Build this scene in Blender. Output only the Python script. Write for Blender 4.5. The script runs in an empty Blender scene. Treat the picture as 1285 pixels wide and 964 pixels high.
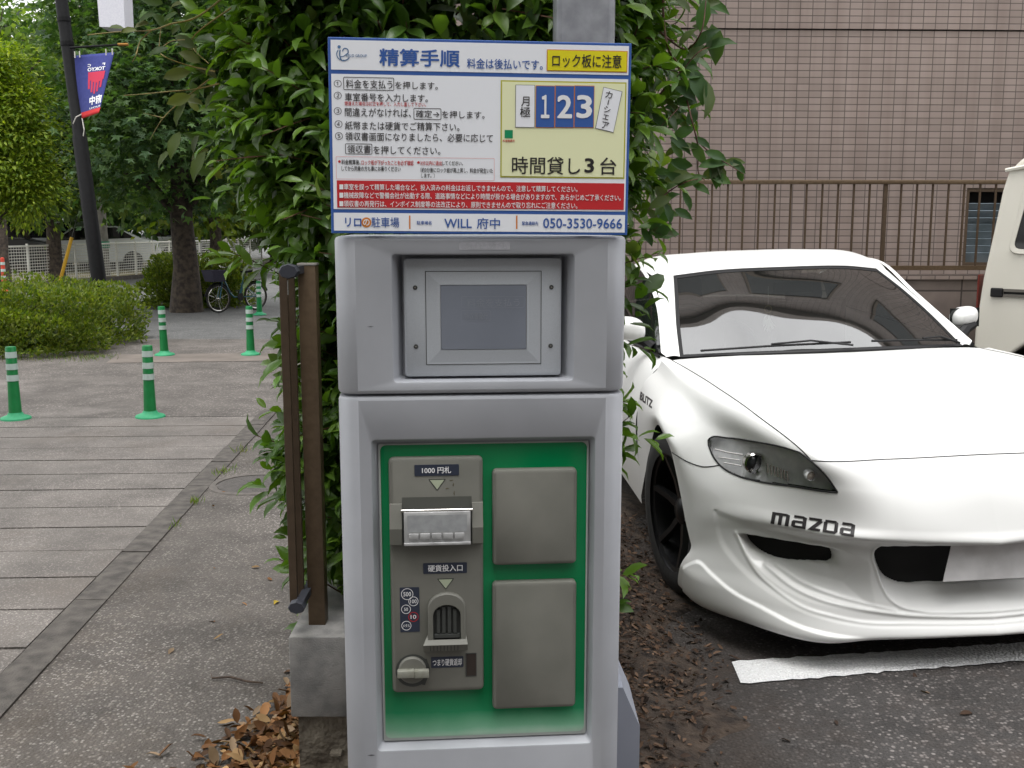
import bpy, bmesh, math, random
import numpy as np
from mathutils import Vector, Matrix
from mathutils.bvhtree import BVHTree

random.seed(7)
rng = np.random.default_rng(7)
R = math.radians
scene = bpy.context.scene
COL = scene.collection

# ------------------------------------------------------------------ camera
F_PX, CX, CY, HOR, EYE = 1300.0, 642.5, 482.0, 283.0, 1.46
PITCH = math.atan((CY - HOR) / F_PX)
cam_d = bpy.data.cameras.new('camera')
cam_d.sensor_width = 36.0
cam_d.lens = 36.0 * F_PX / 1285.0
cam_d.clip_start = 0.05
cam_d.clip_end = 2000
cam = bpy.data.objects.new('camera', cam_d)
COL.objects.link(cam)
cam.location = (0, 0, EYE)
cam.rotation_euler = (R(90) - PITCH, 0, 0)
scene.camera = cam

# ------------------------------------------------------------------ sky, sun, exposure
CLOUD = 10.0
SUN_EL, SUN_AZ = 78.0, 190.0      # azimuth, clockwise from +Y
world = bpy.data.worlds.new('World')
scene.world = world
world.use_nodes = True
nt = world.node_tree
nt.nodes.clear()
sky = nt.nodes.new('ShaderNodeTexSky')
sky.sky_type = 'NISHITA'
sky.sun_disc = False
sky.sun_elevation = R(SUN_EL)
sky.sun_rotation = R(SUN_AZ)
sky.air_density = 1.0
sky.dust_density = 4.0
hsv = nt.nodes.new('ShaderNodeHueSaturation')
hsv.inputs['Saturation'].default_value = 0.12
hsv.inputs['Value'].default_value = 0.7
bg = nt.nodes.new('ShaderNodeBackground')
bg.inputs['Strength'].default_value = 0.15
wo = nt.nodes.new('ShaderNodeOutputWorld')
nt.links.new(sky.outputs[0], hsv.inputs['Color'])
# thin bright cloud layer over the clear sky, brightest overhead
tcw = nt.nodes.new('ShaderNodeTexCoord')
sxw = nt.nodes.new('ShaderNodeSeparateXYZ')
nt.links.new(tcw.outputs['Generated'], sxw.inputs[0])
mrw = nt.nodes.new('ShaderNodeMapRange')
mrw.inputs['From Min'].default_value = 0.0
mrw.inputs['From Max'].default_value = 1.0
mrw.inputs['To Min'].default_value = CLOUD * 0.36
mrw.inputs['To Max'].default_value = CLOUD
nt.links.new(sxw.outputs['Z'], mrw.inputs['Value'])
cn = nt.nodes.new('ShaderNodeTexNoise')
cn.inputs['Scale'].default_value = 2.2
cn.inputs['Detail'].default_value = 5
nt.links.new(tcw.outputs['Generated'], cn.inputs['Vector'])
mc_ = nt.nodes.new('ShaderNodeMapRange')
mc_.inputs['From Min'].default_value = 0.3
mc_.inputs['From Max'].default_value = 0.7
mc_.inputs['To Min'].default_value = 0.72
mc_.inputs['To Max'].default_value = 1.22
nt.links.new(cn.outputs['Fac'], mc_.inputs['Value'])
mul_ = nt.nodes.new('ShaderNodeMath'); mul_.operation = 'MULTIPLY'
nt.links.new(mrw.outputs[0], mul_.inputs[0]); nt.links.new(mc_.outputs[0], mul_.inputs[1])
cc = nt.nodes.new('ShaderNodeCombineColor')
for i_ in range(3):
    nt.links.new(mul_.outputs[0], cc.inputs[i_])
addn = nt.nodes.new('ShaderNodeMix'); addn.data_type = 'RGBA'; addn.blend_type = 'ADD'
addn.inputs['Factor'].default_value = 1.0
nt.links.new(hsv.outputs[0], addn.inputs['A']); nt.links.new(cc.outputs[0], addn.inputs['B'])
nt.links.new(addn.outputs['Result'], bg.inputs['Color'])
nt.links.new(bg.outputs[0], wo.inputs['Surface'])

sun_d = bpy.data.lights.new('sun', 'SUN')
sun_d.energy = 0.9
sun_d.angle = R(25)
sun_d.color = (1.0, 0.985, 0.965)
sun = bpy.data.objects.new('sun', sun_d)
COL.objects.link(sun)
sd = Vector((math.sin(R(SUN_AZ)) * math.cos(R(SUN_EL)), math.cos(R(SUN_AZ)) * math.cos(R(SUN_EL)), math.sin(R(SUN_EL))))
sun.rotation_euler = (-sd).to_track_quat('-Z', 'Y').to_euler()

vs = scene.view_settings
vs.view_transform = 'Standard'
vs.look = 'None'
vs.gamma = 1.0
vs.use_curve_mapping = False
vs.exposure = 0.4
scene.cycles.use_denoising = True
scene.cycles.max_bounces = 8
scene.cycles.transparent_max_bounces = 12
scene.cycles.sample_clamp_indirect = 6.0

# ------------------------------------------------------------------ survey helpers (pixel ray to real point)
_c, _s = math.cos(PITCH), math.sin(PITCH)


def ray(px, py):
    a, b = (px - CX) / F_PX, (CY - py) / F_PX
    return Vector((a, _c + b * _s, -_s + b * _c))


def gnd(px, py, z=0.0):
    r = ray(px, py)
    t = (z - EYE) / r.z
    return Vector((r.x * t, r.y * t, z))


def at(px, py, Y):
    r = ray(px, py)
    t = Y / r.y
    return Vector((r.x * t, Y, EYE + r.z * t))


def to_px(P):
    P = np.asarray(P, float)
    x, y, z = P[..., 0], P[..., 1], P[..., 2] - EYE
    d = y * _c - z * _s
    v = y * _s + z * _c
    return np.stack([CX + F_PX * x / d, CY - F_PX * v / d], -1)


# ------------------------------------------------------------------ object helpers
def S(r, g, b):
    f = lambda c: (c / 255 / 12.92) if c / 255 <= 0.04045 else ((c / 255 + 0.055) / 1.055) ** 2.4
    return (f(r), f(g), f(b), 1.0)


def tag(o, label=None, cat=None, group=None, kind=None):
    if label: o['label'] = label
    if cat: o['category'] = cat
    if group: o['group'] = group
    if kind: o['kind'] = kind
    return o


def empty(name, loc=(0, 0, 0), rz=0.0, ry=0.0, label=None, cat=None, group=None):
    o = bpy.data.objects.new(name, None)
    COL.objects.link(o)
    o.location = loc
    o.rotation_euler = (0, ry, rz)
    o.empty_display_size = 0.1
    return tag(o, label, cat, group)


def link(name, me, mats, parent=None, world=False):
    o = bpy.data.objects.new(name, me)
    COL.objects.link(o)
    if not isinstance(mats, (list, tuple)):
        mats = [mats]
    for m in mats:
        me.materials.append(m)
    if parent is not None:
        o.parent = parent
        if world and parent.type == 'EMPTY':
            o.matrix_parent_inverse = parent.matrix_basis.inverted()
    return o


def np_mesh(name, V, faces, smooth=False, mi=None, sharp=None):
    """faces: list of tuples or int array (n,k)"""
    me = bpy.data.meshes.new(name)
    V = np.asarray(V, np.float32)
    if isinstance(faces, np.ndarray):
        n, k = faces.shape
        me.vertices.add(len(V))
        me.vertices.foreach_set('co', V.ravel())
        me.loops.add(n * k)
        me.loops.foreach_set('vertex_index', faces.astype(np.int32).ravel())
        me.polygons.add(n)
        me.polygons.foreach_set('loop_start', np.arange(0, n * k, k, dtype=np.int32))
        me.update(calc_edges=True)
    else:
        me.from_pydata(V.tolist(), [], [tuple(int(i) for i in f) for f in faces])
    if mi is not None:
        me.polygons.foreach_set('material_index', np.asarray(mi, np.int32))
    me.polygons.foreach_set('use_smooth', np.full(len(me.polygons), bool(smooth)))
    if smooth and sharp:
        me.set_sharp_from_angle(angle=R(sharp))
    me.update()
    return me


class MB:
    """collects simple shapes into one mesh"""
    def __init__(self):
        self.V, self.F, self.M = [], [], []

    def add(self, V, F, mi=0):
        b = len(self.V)
        self.V += [tuple(v) for v in V]
        for f in F:
            self.F.append(tuple(i + b for i in f))
            self.M.append(mi)
        return self

    def box(self, x0, y0, z0, x1, y1, z1, mi=0, M=None, bev=0.0):
        if bev > 0:
            bm = bmesh.new()
            bmesh.ops.create_cube(bm, size=1)
            for v in bm.verts:
                v.co = Vector((x0 + (v.co.x + .5) * (x1 - x0), y0 + (v.co.y + .5) * (y1 - y0), z0 + (v.co.z + .5) * (z1 - z0)))
            bmesh.ops.bevel(bm, geom=list(bm.edges), offset=bev, segments=2, affect='EDGES', profile=0.5)
            bm.verts.index_update()
            V = [v.co.copy() for v in bm.verts]
            F = [[v.index for v in f.verts] for f in bm.faces]
            bm.free()
        else:
            V = [Vector(p) for p in ((x0, y0, z0), (x1, y0, z0), (x1, y1, z0), (x0, y1, z0), (x0, y0, z1), (x1, y0, z1), (x1, y1, z1), (x0, y1, z1))]
            F = [(0, 3, 2, 1), (4, 5, 6, 7), (0, 1, 5, 4), (1, 2, 6, 5), (2, 3, 7, 6), (3, 0, 4, 7)]
        if M is not None:
            V = [M @ v for v in V]
        return self.add(V, F, mi)

    def tube(self, pts, rad, n=8, mi=0, cap=True):
        pts = [Vector(p) for p in pts]
        if not isinstance(rad, (list, tuple)):
            rad = [rad] * len(pts)
        V, F = [], []
        prev = None
        for i, p in enumerate(pts):
            d = (pts[min(i + 1, len(pts) - 1)] - pts[max(i - 1, 0)])
            if d.length < 1e-9: d = Vector((0, 0, 1))
            d.normalize()
            if prev is None:
                a = d.orthogonal().normalized()
            else:
                a = (prev - d * prev.dot(d))
                a = a.normalized() if a.length > 1e-6 else d.orthogonal().normalized()
            prev = a
            b = d.cross(a)
            for k in range(n):
                t = 2 * math.pi * k / n
                V.append(p + (a * math.cos(t) + b * math.sin(t)) * rad[i])
        for i in range(len(pts) - 1):
            for k in range(n):
                F.append((i * n + k, i * n + (k + 1) % n, (i + 1) * n + (k + 1) % n, (i + 1) * n + k))
        if cap:
            F.append(tuple(range(n - 1, -1, -1)))
            F.append(tuple((len(pts) - 1) * n + k for k in range(n)))
        return self.add(V, F, mi)

    def lathe(self, prof, n=24, loc=(0, 0, 0), mi=0, M=None, cap=True):
        V, F = [], []
        for r, z in prof:
            for k in range(n):
                t = 2 * math.pi * k / n
                v = Vector((r * math.cos(t), r * math.sin(t), z))
                if M is not None: v = M @ v
                V.append(v + Vector(loc))
        for i in range(len(prof) - 1):
            for k in range(n):
                F.append((i * n + k, i * n + (k + 1) % n, (i + 1) * n + (k + 1) % n, (i + 1) * n + k))
        if cap:
            F.append(tuple(range(n - 1, -1, -1)))
            F.append(tuple((len(prof) - 1) * n + k for k in range(n)))
        return self.add(V, F, mi)

    def prism(self, poly, y0, y1, mi=0, M=None):
        """poly in (x,z), extruded along y"""
        n = len(poly)
        V = [Vector((x, y0, z)) for x, z in poly] + [Vector((x, y1, z)) for x, z in poly]
        F = [tuple(range(n)), tuple(range(2 * n - 1, n - 1, -1))]
        for i in range(n):
            j = (i + 1) % n
            F.append((j, i, n + i, n + j))
        if M is not None:
            V = [M @ v for v in V]
        return self.add(V, F, mi)

    def mesh(self, name, smooth=False, sharp=35, fix=False):
        me = np_mesh(name, self.V, self.F, False, self.M)
        if fix:
            bm = bmesh.new()
            bm.from_mesh(me)
            bmesh.ops.recalc_face_normals(bm, faces=list(bm.faces))
            bm.to_mesh(me)
            bm.free()
        if smooth:
            me.polygons.foreach_set('use_smooth', np.full(len(me.polygons), True))
            me.set_sharp_from_angle(angle=R(sharp))
            me.update()
        return me

    def build(self, name, mats, parent=None, world=False, smooth=False, sharp=35, fix=False):
        return link(name, self.mesh(name, smooth, sharp, fix), mats, parent, world)


# ------------------------------------------------------------------ materials
def mat(name, c1, c2=None, scale=8.0, rough=0.6, metallic=0.0, bump=0.0, bscale=60.0, spec=0.5, coat=0.0, detail=4.0, lo=0.35, hi=0.65, rvar=0.0, alpha=None):
    m = bpy.data.materials.new(name)
    m.use_nodes = True
    n = m.node_tree.nodes
    l = m.node_tree.links
    p = n['Principled BSDF']
    p.inputs['Roughness'].default_value = rough
    p.inputs['Metallic'].default_value = metallic
    p.inputs['Specular IOR Level'].default_value = spec
    p.inputs['Coat Weight'].default_value = coat
    p.inputs['Coat Roughness'].default_value = 0.06
    tc = n.new('ShaderNodeTexCoord')
    if c2 is not None:
        t = n.new('ShaderNodeTexNoise')
        t.inputs['Scale'].default_value = scale
        t.inputs['Detail'].default_value = detail
        l.new(tc.outputs['Object'], t.inputs['Vector'])
        r = n.new('ShaderNodeValToRGB')
        r.color_ramp.elements[0].position = lo
        r.color_ramp.elements[1].position = hi
        r.color_ramp.elements[0].color = c1
        r.color_ramp.elements[1].color = c2
        l.new(t.outputs['Fac'], r.inputs['Fac'])
        l.new(r.outputs['Color'], p.inputs['Base Color'])
        if rvar:
            mr = n.new('ShaderNodeMapRange')
            mr.inputs['To Min'].default_value = rough - rvar
            mr.inputs['To Max'].default_value = rough + rvar
            l.new(t.outputs['Fac'], mr.inputs['Value'])
            l.new(mr.outputs[0], p.inputs['Roughness'])
    else:
        p.inputs['Base Color'].default_value = c1
    if bump:
        t2 = n.new('ShaderNodeTexNoise')
        t2.inputs['Scale'].default_value = bscale
        t2.inputs['Detail'].default_value = 5
        l.new(tc.outputs['Object'], t2.inputs['Vector'])
        b = n.new('ShaderNodeBump')
        b.inputs['Strength'].default_value = bump
        b.inputs['Distance'].default_value = 0.01
        l.new(t2.outputs['Fac'], b.inputs['Height'])
        l.new(b.outputs[0], p.inputs['Normal'])
    return m


def ramp(n, pts):
    r = n.new('ShaderNodeValToRGB')
    e = r.color_ramp.elements
    while len(e) < len(pts): e.new(0.5)
    for k, (pos, col) in enumerate(pts):
        e[k].position = pos
        e[k].color = col
    return r


def asphalt(name, base, base2, speck, cell=110.0, amount=0.25, stain=0.5, bump=0.5, stain_col=None, crack=False, speck2=None, dirt=None):
    """aggregate set in binder: cells with random tone, stains, bump"""
    m = bpy.data.materials.new(name)
    m.use_nodes = True
    n = m.node_tree.nodes
    l = m.node_tree.links
    p = n['Principled BSDF']
    p.inputs['Roughness'].default_value = 0.85
    p.inputs['Specular IOR Level'].default_value = 0.35
    tc = n.new('ShaderNodeTexCoord')
    # warp a little
    v = n.new('ShaderNodeTexVoronoi')
    v.inputs['Scale'].default_value = cell
    l.new(tc.outputs['Object'], v.inputs['Vector'])
    sep = n.new('ShaderNodeSeparateColor')
    l.new(v.outputs['Color'], sep.inputs[0])
    big = n.new('ShaderNodeTexNoise')
    big.inputs['Scale'].default_value = 1.1
    big.inputs['Detail'].default_value = 6
    big.inputs['Roughness'].default_value = 0.62
    l.new(tc.outputs['Object'], big.inputs['Vector'])
    fine = n.new('ShaderNodeTexNoise')
    fine.inputs['Scale'].default_value = 220
    fine.inputs['Detail'].default_value = 3
    l.new(tc.outputs['Object'], fine.inputs['Vector'])
    rb = ramp(n, [(0.3, base), (0.7, base2)])
    l.new(fine.outputs['Fac'], rb.inputs['Fac'])
    # specks: random cell value near 1, only near the cell centre
    th = n.new('ShaderNodeMapRange')
    th.inputs['From Min'].default_value = 1 - amount
    th.inputs['From Max'].default_value = 1 - amount * 0.45
    l.new(sep.outputs[0], th.inputs['Value'])
    cen = n.new('ShaderNodeMapRange')
    cen.inputs['From Min'].default_value = 0.62
    cen.inputs['From Max'].default_value = 0.35
    l.new(v.outputs['Distance'], cen.inputs['Value'])
    mul = n.new('ShaderNodeMath'); mul.operation = 'MULTIPLY'
    l.new(th.outputs[0], mul.inputs[0]); l.new(cen.outputs[0], mul.inputs[1])
    # patches where the binder has worn away show more stone
    wear = n.new('ShaderNodeMapRange')
    wear.inputs['From Min'].default_value = 0.35
    wear.inputs['From Max'].default_value = 0.62
    wear.inputs['To Min'].default_value = 0.25
    l.new(big.outputs['Fac'], wear.inputs['Value'])
    mul2 = n.new('ShaderNodeMath'); mul2.operation = 'MULTIPLY'
    l.new(mul.outputs[0], mul2.inputs[0]); l.new(wear.outputs[0], mul2.inputs[1])
    mix = n.new('ShaderNodeMix'); mix.data_type = 'RGBA'
    l.new(mul2.outputs[0], mix.inputs['Factor'])
    l.new(rb.outputs[0], mix.inputs['A'])
    if speck2 is not None:
        rs = ramp(n, [(0.2, speck), (0.8, speck2)])
        l.new(sep.outputs[1], rs.inputs['Fac'])
        l.new(rs.outputs[0], mix.inputs['B'])
    else:
        mix.inputs['B'].default_value = speck
    # stains
    st = n.new('ShaderNodeTexNoise')
    st.inputs['Scale'].default_value = 2.3
    st.inputs['Detail'].default_value = 8
    st.inputs['Roughness'].default_value = 0.7
    l.new(tc.outputs['Object'], st.inputs['Vector'])
    sr = ramp(n, [(0.38, (1 - stain, 1 - stain, 1 - stain, 1)), (0.6, (1, 1, 1, 1))])
    l.new(st.outputs['Fac'], sr.inputs['Fac'])
    mm = n.new('ShaderNodeMix'); mm.data_type = 'RGBA'; mm.blend_type = 'MULTIPLY'
    mm.inputs['Factor'].default_value = 1.0
    l.new(mix.outputs['Result'], mm.inputs['A'])
    l.new(sr.outputs[0], mm.inputs['B'])
    out = mm.outputs['Result']
    if stain_col is not None:
        n3 = n.new('ShaderNodeTexNoise')
        n3.inputs['Scale'].default_value = 0.9
        n3.inputs['Detail'].default_value = 9
        n3.inputs['Roughness'].default_value = 0.72
        l.new(tc.outputs['Object'], n3.inputs['Vector'])
        mr = n.new('ShaderNodeMapRange')
        mr.inputs['From Min'].default_value = 0.52
        mr.inputs['From Max'].default_value = 0.68
        mr.inputs['To Max'].default_value = 0.6
        l.new(n3.outputs['Fac'], mr.inputs['Value'])
        m3 = n.new('ShaderNodeMix'); m3.data_type = 'RGBA'
        l.new(mr.outputs[0], m3.inputs['Factor'])
        l.new(out, m3.inputs['A'])
        m3.inputs['B'].default_value = stain_col
        out = m3.outputs['Result']
    if dirt is not None:        # soil trodden out of the planting bed over the asphalt
        sx = n.new('ShaderNodeSeparateXYZ')
        l.new(tc.outputs['Object'], sx.inputs[0])
        nd = n.new('ShaderNodeTexNoise')
        nd.inputs['Scale'].default_value = 4.0
        nd.inputs['Detail'].default_value = 10
        nd.inputs['Roughness'].default_value = 0.75
        l.new(tc.outputs['Object'], nd.inputs['Vector'])
        ma = n.new('ShaderNodeMath'); ma.operation = 'MULTIPLY_ADD'
        ma.inputs[1].default_value = 1.5
        l.new(nd.outputs['Fac'], ma.inputs[0]); l.new(sx.outputs['X'], ma.inputs[2])
        md = n.new('ShaderNodeMapRange')
        md.inputs['From Min'].default_value = dirt[0]
        md.inputs['From Max'].default_value = dirt[1]
        md.inputs['To Min'].default_value = 0.95
        md.inputs['To Max'].default_value = 0.0
        l.new(ma.outputs[0], md.inputs['Value'])
        m4 = n.new('ShaderNodeMix'); m4.data_type = 'RGBA'
        l.new(md.outputs[0], m4.inputs['Factor'])
        l.new(out, m4.inputs['A'])
        m4.inputs['B'].default_value = (0.034, 0.024, 0.018, 1)
        out = m4.outputs['Result']
    l.new(out, p.inputs['Base Color'])
    b = n.new('ShaderNodeBump')
    b.inputs['Strength'].default_value = bump
    b.inputs['Distance'].default_value = 0.006
    inv = n.new('ShaderNodeMath'); inv.operation = 'SUBTRACT'; inv.inputs[0].default_value = 1.0
    l.new(v.outputs['Distance'], inv.inputs[1])
    l.new(inv.outputs[0], b.inputs['Height'])
    l.new(b.outputs[0], p.inputs['Normal'])
    return m


def leaf_mat(name, rough=0.35, trans=0.25, spec=0.5):
    m = bpy.data.materials.new(name)
    m.use_nodes = True
    n = m.node_tree.nodes
    l = m.node_tree.links
    p = n['Principled BSDF']
    p.inputs['Roughness'].default_value = rough
    p.inputs['Specular IOR Level'].default_value = spec
    a = n.new('ShaderNodeAttribute')
    a.attribute_name = 'tint'
    l.new(a.outputs['Color'], p.inputs['Base Color'])
    t = n.new('ShaderNodeBsdfTranslucent')
    mu = n.new('ShaderNodeMix'); mu.data_type = 'RGBA'; mu.blend_type = 'MULTIPLY'
    mu.inputs['Factor'].default_value = 1
    l.new(a.outputs['Color'], mu.inputs['A'])
    mu.inputs['B'].default_value = (1.9, 2.0, 0.6, 1)
    l.new(mu.outputs['Result'], t.inputs['Color'])
    mx = n.new('ShaderNodeMixShader')
    mx.inputs[0].default_value = trans
    l.new(p.outputs[0], mx.inputs[1])
    l.new(t.outputs[0], mx.inputs[2])
    l.new(mx.outputs[0], n['Material Output'].inputs['Surface'])
    return m


def tile_mat():
    m = bpy.data.materials.new('brown_wall_tile')
    m.use_nodes = True
    n = m.node_tree.nodes
    l = m.node_tree.links
    p = n['Principled BSDF']
    p.inputs['Roughness'].default_value = 0.45
    tc = n.new('ShaderNodeTexCoord')
    sx = n.new('ShaderNodeSeparateXYZ')
    l.new(tc.outputs['Object'], sx.inputs[0])
    cx = n.new('ShaderNodeCombineXYZ')
    l.new(sx.outputs['X'], cx.inputs['X'])
    l.new(sx.outputs['Z'], cx.inputs['Y'])
    br = n.new('ShaderNodeTexBrick')
    br.offset = 0.0
    br.inputs['Scale'].default_value = 1.0
    br.inputs['Brick Width'].default_value = 0.1
    br.inputs['Row Height'].default_value = 0.0528
    br.inputs['Mortar Size'].default_value = 0.0038
    br.inputs['Mortar Smooth'].default_value = 0.25
    br.inputs['Bias'].default_value = 0.0
    br.inputs['Color1'].default_value = S(139, 126, 119)
    br.inputs['Color2'].default_value = S(151, 137, 130)
    br.inputs['Mortar'].default_value = S(88, 78, 73)
    l.new(cx.outputs[0], br.inputs['Vector'])
    no = n.new('ShaderNodeTexNoise')
    no.inputs['Scale'].default_value = 0.9
    no.inputs['Detail'].default_value = 7
    l.new(tc.outputs['Object'], no.inputs['Vector'])
    r = ramp(n, [(0.3, (0.84, 0.82, 0.81, 1)), (0.7, (1.06, 1.05, 1.05, 1))])
    l.new(no.outputs['Fac'], r.inputs['Fac'])
    mm = n.new('ShaderNodeMix'); mm.data_type = 'RGBA'; mm.blend_type = 'MULTIPLY'
    mm.inputs['Factor'].default_value = 1
    l.new(br.outputs['Color'], mm.inputs['A'])
    l.new(r.outputs[0], mm.inputs['B'])
    # rain streaks
    st = n.new('ShaderNodeTexNoise')
    st.inputs['Scale'].default_value = 1.0
    st.inputs['Detail'].default_value = 4
    mp = n.new('ShaderNodeMapping')
    mp.inputs['Scale'].default_value = (9, 9, 0.35)
    l.new(tc.outputs['Object'], mp.inputs[0])
    l.new(mp.outputs[0], st.inputs['Vector'])
    sr = ramp(n, [(0.35, (0.86, 0.84, 0.83, 1)), (0.55, (1, 1, 1, 1))])
    l.new(st.outputs['Fac'], sr.inputs['Fac'])
    m2 = n.new('ShaderNodeMix'); m2.data_type = 'RGBA'; m2.blend_type = 'MULTIPLY'
    m2.inputs['Factor'].default_value = 0.8
    l.new(mm.outputs['Result'], m2.inputs['A'])
    l.new(sr.outputs[0], m2.inputs['B'])
    l.new(m2.outputs['Result'], p.inputs['Base Color'])
    b = n.new('ShaderNodeBump')
    b.inputs['Strength'].default_value = 0.6
    b.inputs['Distance'].default_value = 0.004
    b.invert = True
    l.new(br.outputs['Fac'], b.inputs['Height'])
    l.new(b.outputs[0], p.inputs['Normal'])
    return m


def block_mat():
    m = bpy.data.materials.new('concrete_block')
    m.use_nodes = True
    n = m.node_tree.nodes
    l = m.node_tree.links
    p = n['Principled BSDF']
    p.inputs['Roughness'].default_value = 0.9
    tc = n.new('ShaderNodeTexCoord')
    sx = n.new('ShaderNodeSeparateXYZ')
    l.new(tc.outputs['Object'], sx.inputs[0])
    cx = n.new('ShaderNodeCombineXYZ')
    l.new(sx.outputs['X'], cx.inputs['X'])
    l.new(sx.outputs['Z'], cx.inputs['Y'])
    br = n.new('ShaderNodeTexBrick')
    br.offset = 0.0
    br.inputs['Scale'].default_value = 1.0
    br.inputs['Brick Width'].default_value = 0.4
    br.inputs['Row Height'].default_value = 0.2
    br.inputs['Mortar Size'].default_value = 0.006
    br.inputs['Color1'].default_value = S(112, 102, 96)
    br.inputs['Color2'].default_value = S(124, 112, 106)
    br.inputs['Mortar'].default_value = S(72, 64, 60)
    l.new(cx.outputs[0], br.inputs['Vector'])
    no = n.new('ShaderNodeTexNoise')
    no.inputs['Scale'].default_value = 4
    no.inputs['Detail'].default_value = 8
    l.new(tc.outputs['Object'], no.inputs['Vector'])
    r = ramp(n, [(0.3, (0.55, 0.54, 0.54, 1)), (0.7, (1.1, 1.1, 1.1, 1))])
    l.new(no.outputs['Fac'], r.inputs['Fac'])
    mm = n.new('ShaderNodeMix'); mm.data_type = 'RGBA'; mm.blend_type = 'MULTIPLY'
    mm.inputs['Factor'].default_value = 1
    l.new(br.outputs['Color'], mm.inputs['A'])
    l.new(r.outputs[0], mm.inputs['B'])
    l.new(mm.outputs['Result'], p.inputs['Base Color'])
    b = n.new('ShaderNodeBump')
    b.inputs['Strength'].default_value = 0.5
    b.inputs['Distance'].default_value = 0.006
    b.invert = True
    l.new(br.outputs['Fac'], b.inputs['Height'])
    l.new(b.outputs[0], p.inputs['Normal'])
    return m


def glass_mat(name, tint, rough=0.02, opacity=0.35, refl=1.0, ior=1.55):
    """tinted pane: part transparent, part dark body, with mirror reflection by angle"""
    m = bpy.data.materials.new(name)
    m.use_nodes = True
    n = m.node_tree.nodes
    l = m.node_tree.links
    n.remove(n['Principled BSDF'])
    tr = n.new('ShaderNodeBsdfTransparent')
    tr.inputs[0].default_value = tint
    df = n.new('ShaderNodeBsdfDiffuse')
    df.inputs[0].default_value = (0.012, 0.014, 0.014, 1)
    m1 = n.new('ShaderNodeMixShader')
    m1.inputs[0].default_value = opacity
    l.new(tr.outputs[0], m1.inputs[1]); l.new(df.outputs[0], m1.inputs[2])
    gl = n.new('ShaderNodeBsdfGlossy')
    gl.inputs['Roughness'].default_value = rough
    gl.inputs['Color'].default_value = (refl, refl, refl, 1)
    fr = n.new('ShaderNodeFresnel')
    fr.inputs['IOR'].default_value = ior
    ge = n.new('ShaderNodeNewGeometry')      # a thin pane reflects alike from both sides
    mr = n.new('ShaderNodeMapRange')
    mr.inputs['To Min'].default_value = ior
    mr.inputs['To Max'].default_value = 1.0 / ior
    l.new(ge.outputs['Backfacing'], mr.inputs['Value'])
    l.new(mr.outputs[0], fr.inputs['IOR'])
    m2 = n.new('ShaderNodeMixShader')
    l.new(fr.outputs[0], m2.inputs[0])
    l.new(m1.outputs[0], m2.inputs[1]); l.new(gl.outputs[0], m2.inputs[2])
    l.new(m2.outputs[0], n['Material Output'].inputs['Surface'])
    return m


M = {}
M['silver'] = mat('silver_paint', S(162, 164, 170), S(174, 176, 182), scale=5, rough=0.42, metallic=0.15, detail=12, rvar=0.06)
M['silver_bezel'] = mat('bezel_paint', S(174, 178, 184), S(179, 183, 189), scale=700, rough=0.5, metallic=0.1, detail=1)
M['plastic'] = mat('grey_plastic', S(102, 102, 95), S(116, 115, 108), scale=9, detail=12, rough=0.55, bump=0.05, bscale=900)
M['plastic_light'] = mat('light_grey_plastic', S(150, 151, 146), None, rough=0.5)
M['plastic_dark'] = mat('dark_grey_plastic', S(62, 64, 62), None, rough=0.5)
M['navy'] = mat('navy_label', S(46, 52, 68), None, rough=0.4)
M['white_ink'] = mat('white_print', S(236, 236, 238), None, rough=0.5)
M['black_ink'] = mat('black_print', S(38, 34, 36), None, rough=0.5)
M['grey_ink'] = mat('grey_print', S(96, 96, 100), None, rough=0.5)
M['blue_ink'] = mat('blue_print', S(52, 92, 165), None, rough=0.5)
M['red_ink'] = mat('red_print', S(196, 38, 44), None, rough=0.5)
M['pink_ink'] = mat('pink_print', S(226, 160, 160), None, rough=0.5)
M['orange_ink'] = mat('orange_print', S(214, 130, 50), None, rough=0.5)
M['yellow_ink'] = mat('yellow_print', S(226, 214, 18), None, rough=0.5)
M['olive_ink'] = mat('olive_print', S(186, 184, 48), None, rough=0.5)
M['cream_ink'] = mat('cream_print', S(236, 238, 194), None, rough=0.5)
M['green_ink'] = mat('green_print', S(0, 140, 90), None, rough=0.5)
M['sign_white'] = mat('white_sign_film', S(240, 242, 248), None, rough=0.35)
M['steel'] = mat('galvanised_pole', S(150, 152, 158), S(172, 174, 180), scale=30, rough=0.45, metallic=0.5)
M['chrome'] = mat('polished_metal', S(205, 202, 198), None, rough=0.2, metallic=1.0)
M['black'] = mat('black_plastic', (0.01, 0.01, 0.011, 1), None, rough=0.55, spec=0.3)
M['rubber'] = mat('tyre_rubber', (0.011, 0.011, 0.011, 1), (0.02, 0.02, 0.02, 1), scale=40, rough=0.75)
M['brown_alu'] = mat('bronze_aluminium', S(92, 76, 58), S(102, 85, 66), scale=60, rough=0.42, metallic=0.35)
M['brown_dark'] = mat('dark_bronze', S(78, 64, 50), S(86, 71, 56), scale=40, rough=0.45, metallic=0.3)
M['dark_cap'] = mat('dark_grey_cap', S(52, 54, 62), None, rough=0.5)
M['post_green'] = mat('green_post', S(4, 112, 54), S(12, 122, 62), scale=15, rough=0.45)
M['post_band'] = mat('reflective_band', S(176, 192, 186), None, rough=0.4)
M['flange_green'] = mat('green_flange', S(30, 142, 94), S(48, 152, 106), scale=20, rough=0.6)
M['car_white'] = mat('white_car_paint', S(222, 222, 220), None, rough=0.4, coat=0.35)
M['car_gap'] = mat('panel_gap', (0.02, 0.02, 0.02, 1), None, rough=0.7)
M['van_white'] = mat('white_van_paint', S(216, 212, 200), S(222, 218, 206), scale=2, rough=0.35, coat=0.5)
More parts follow.
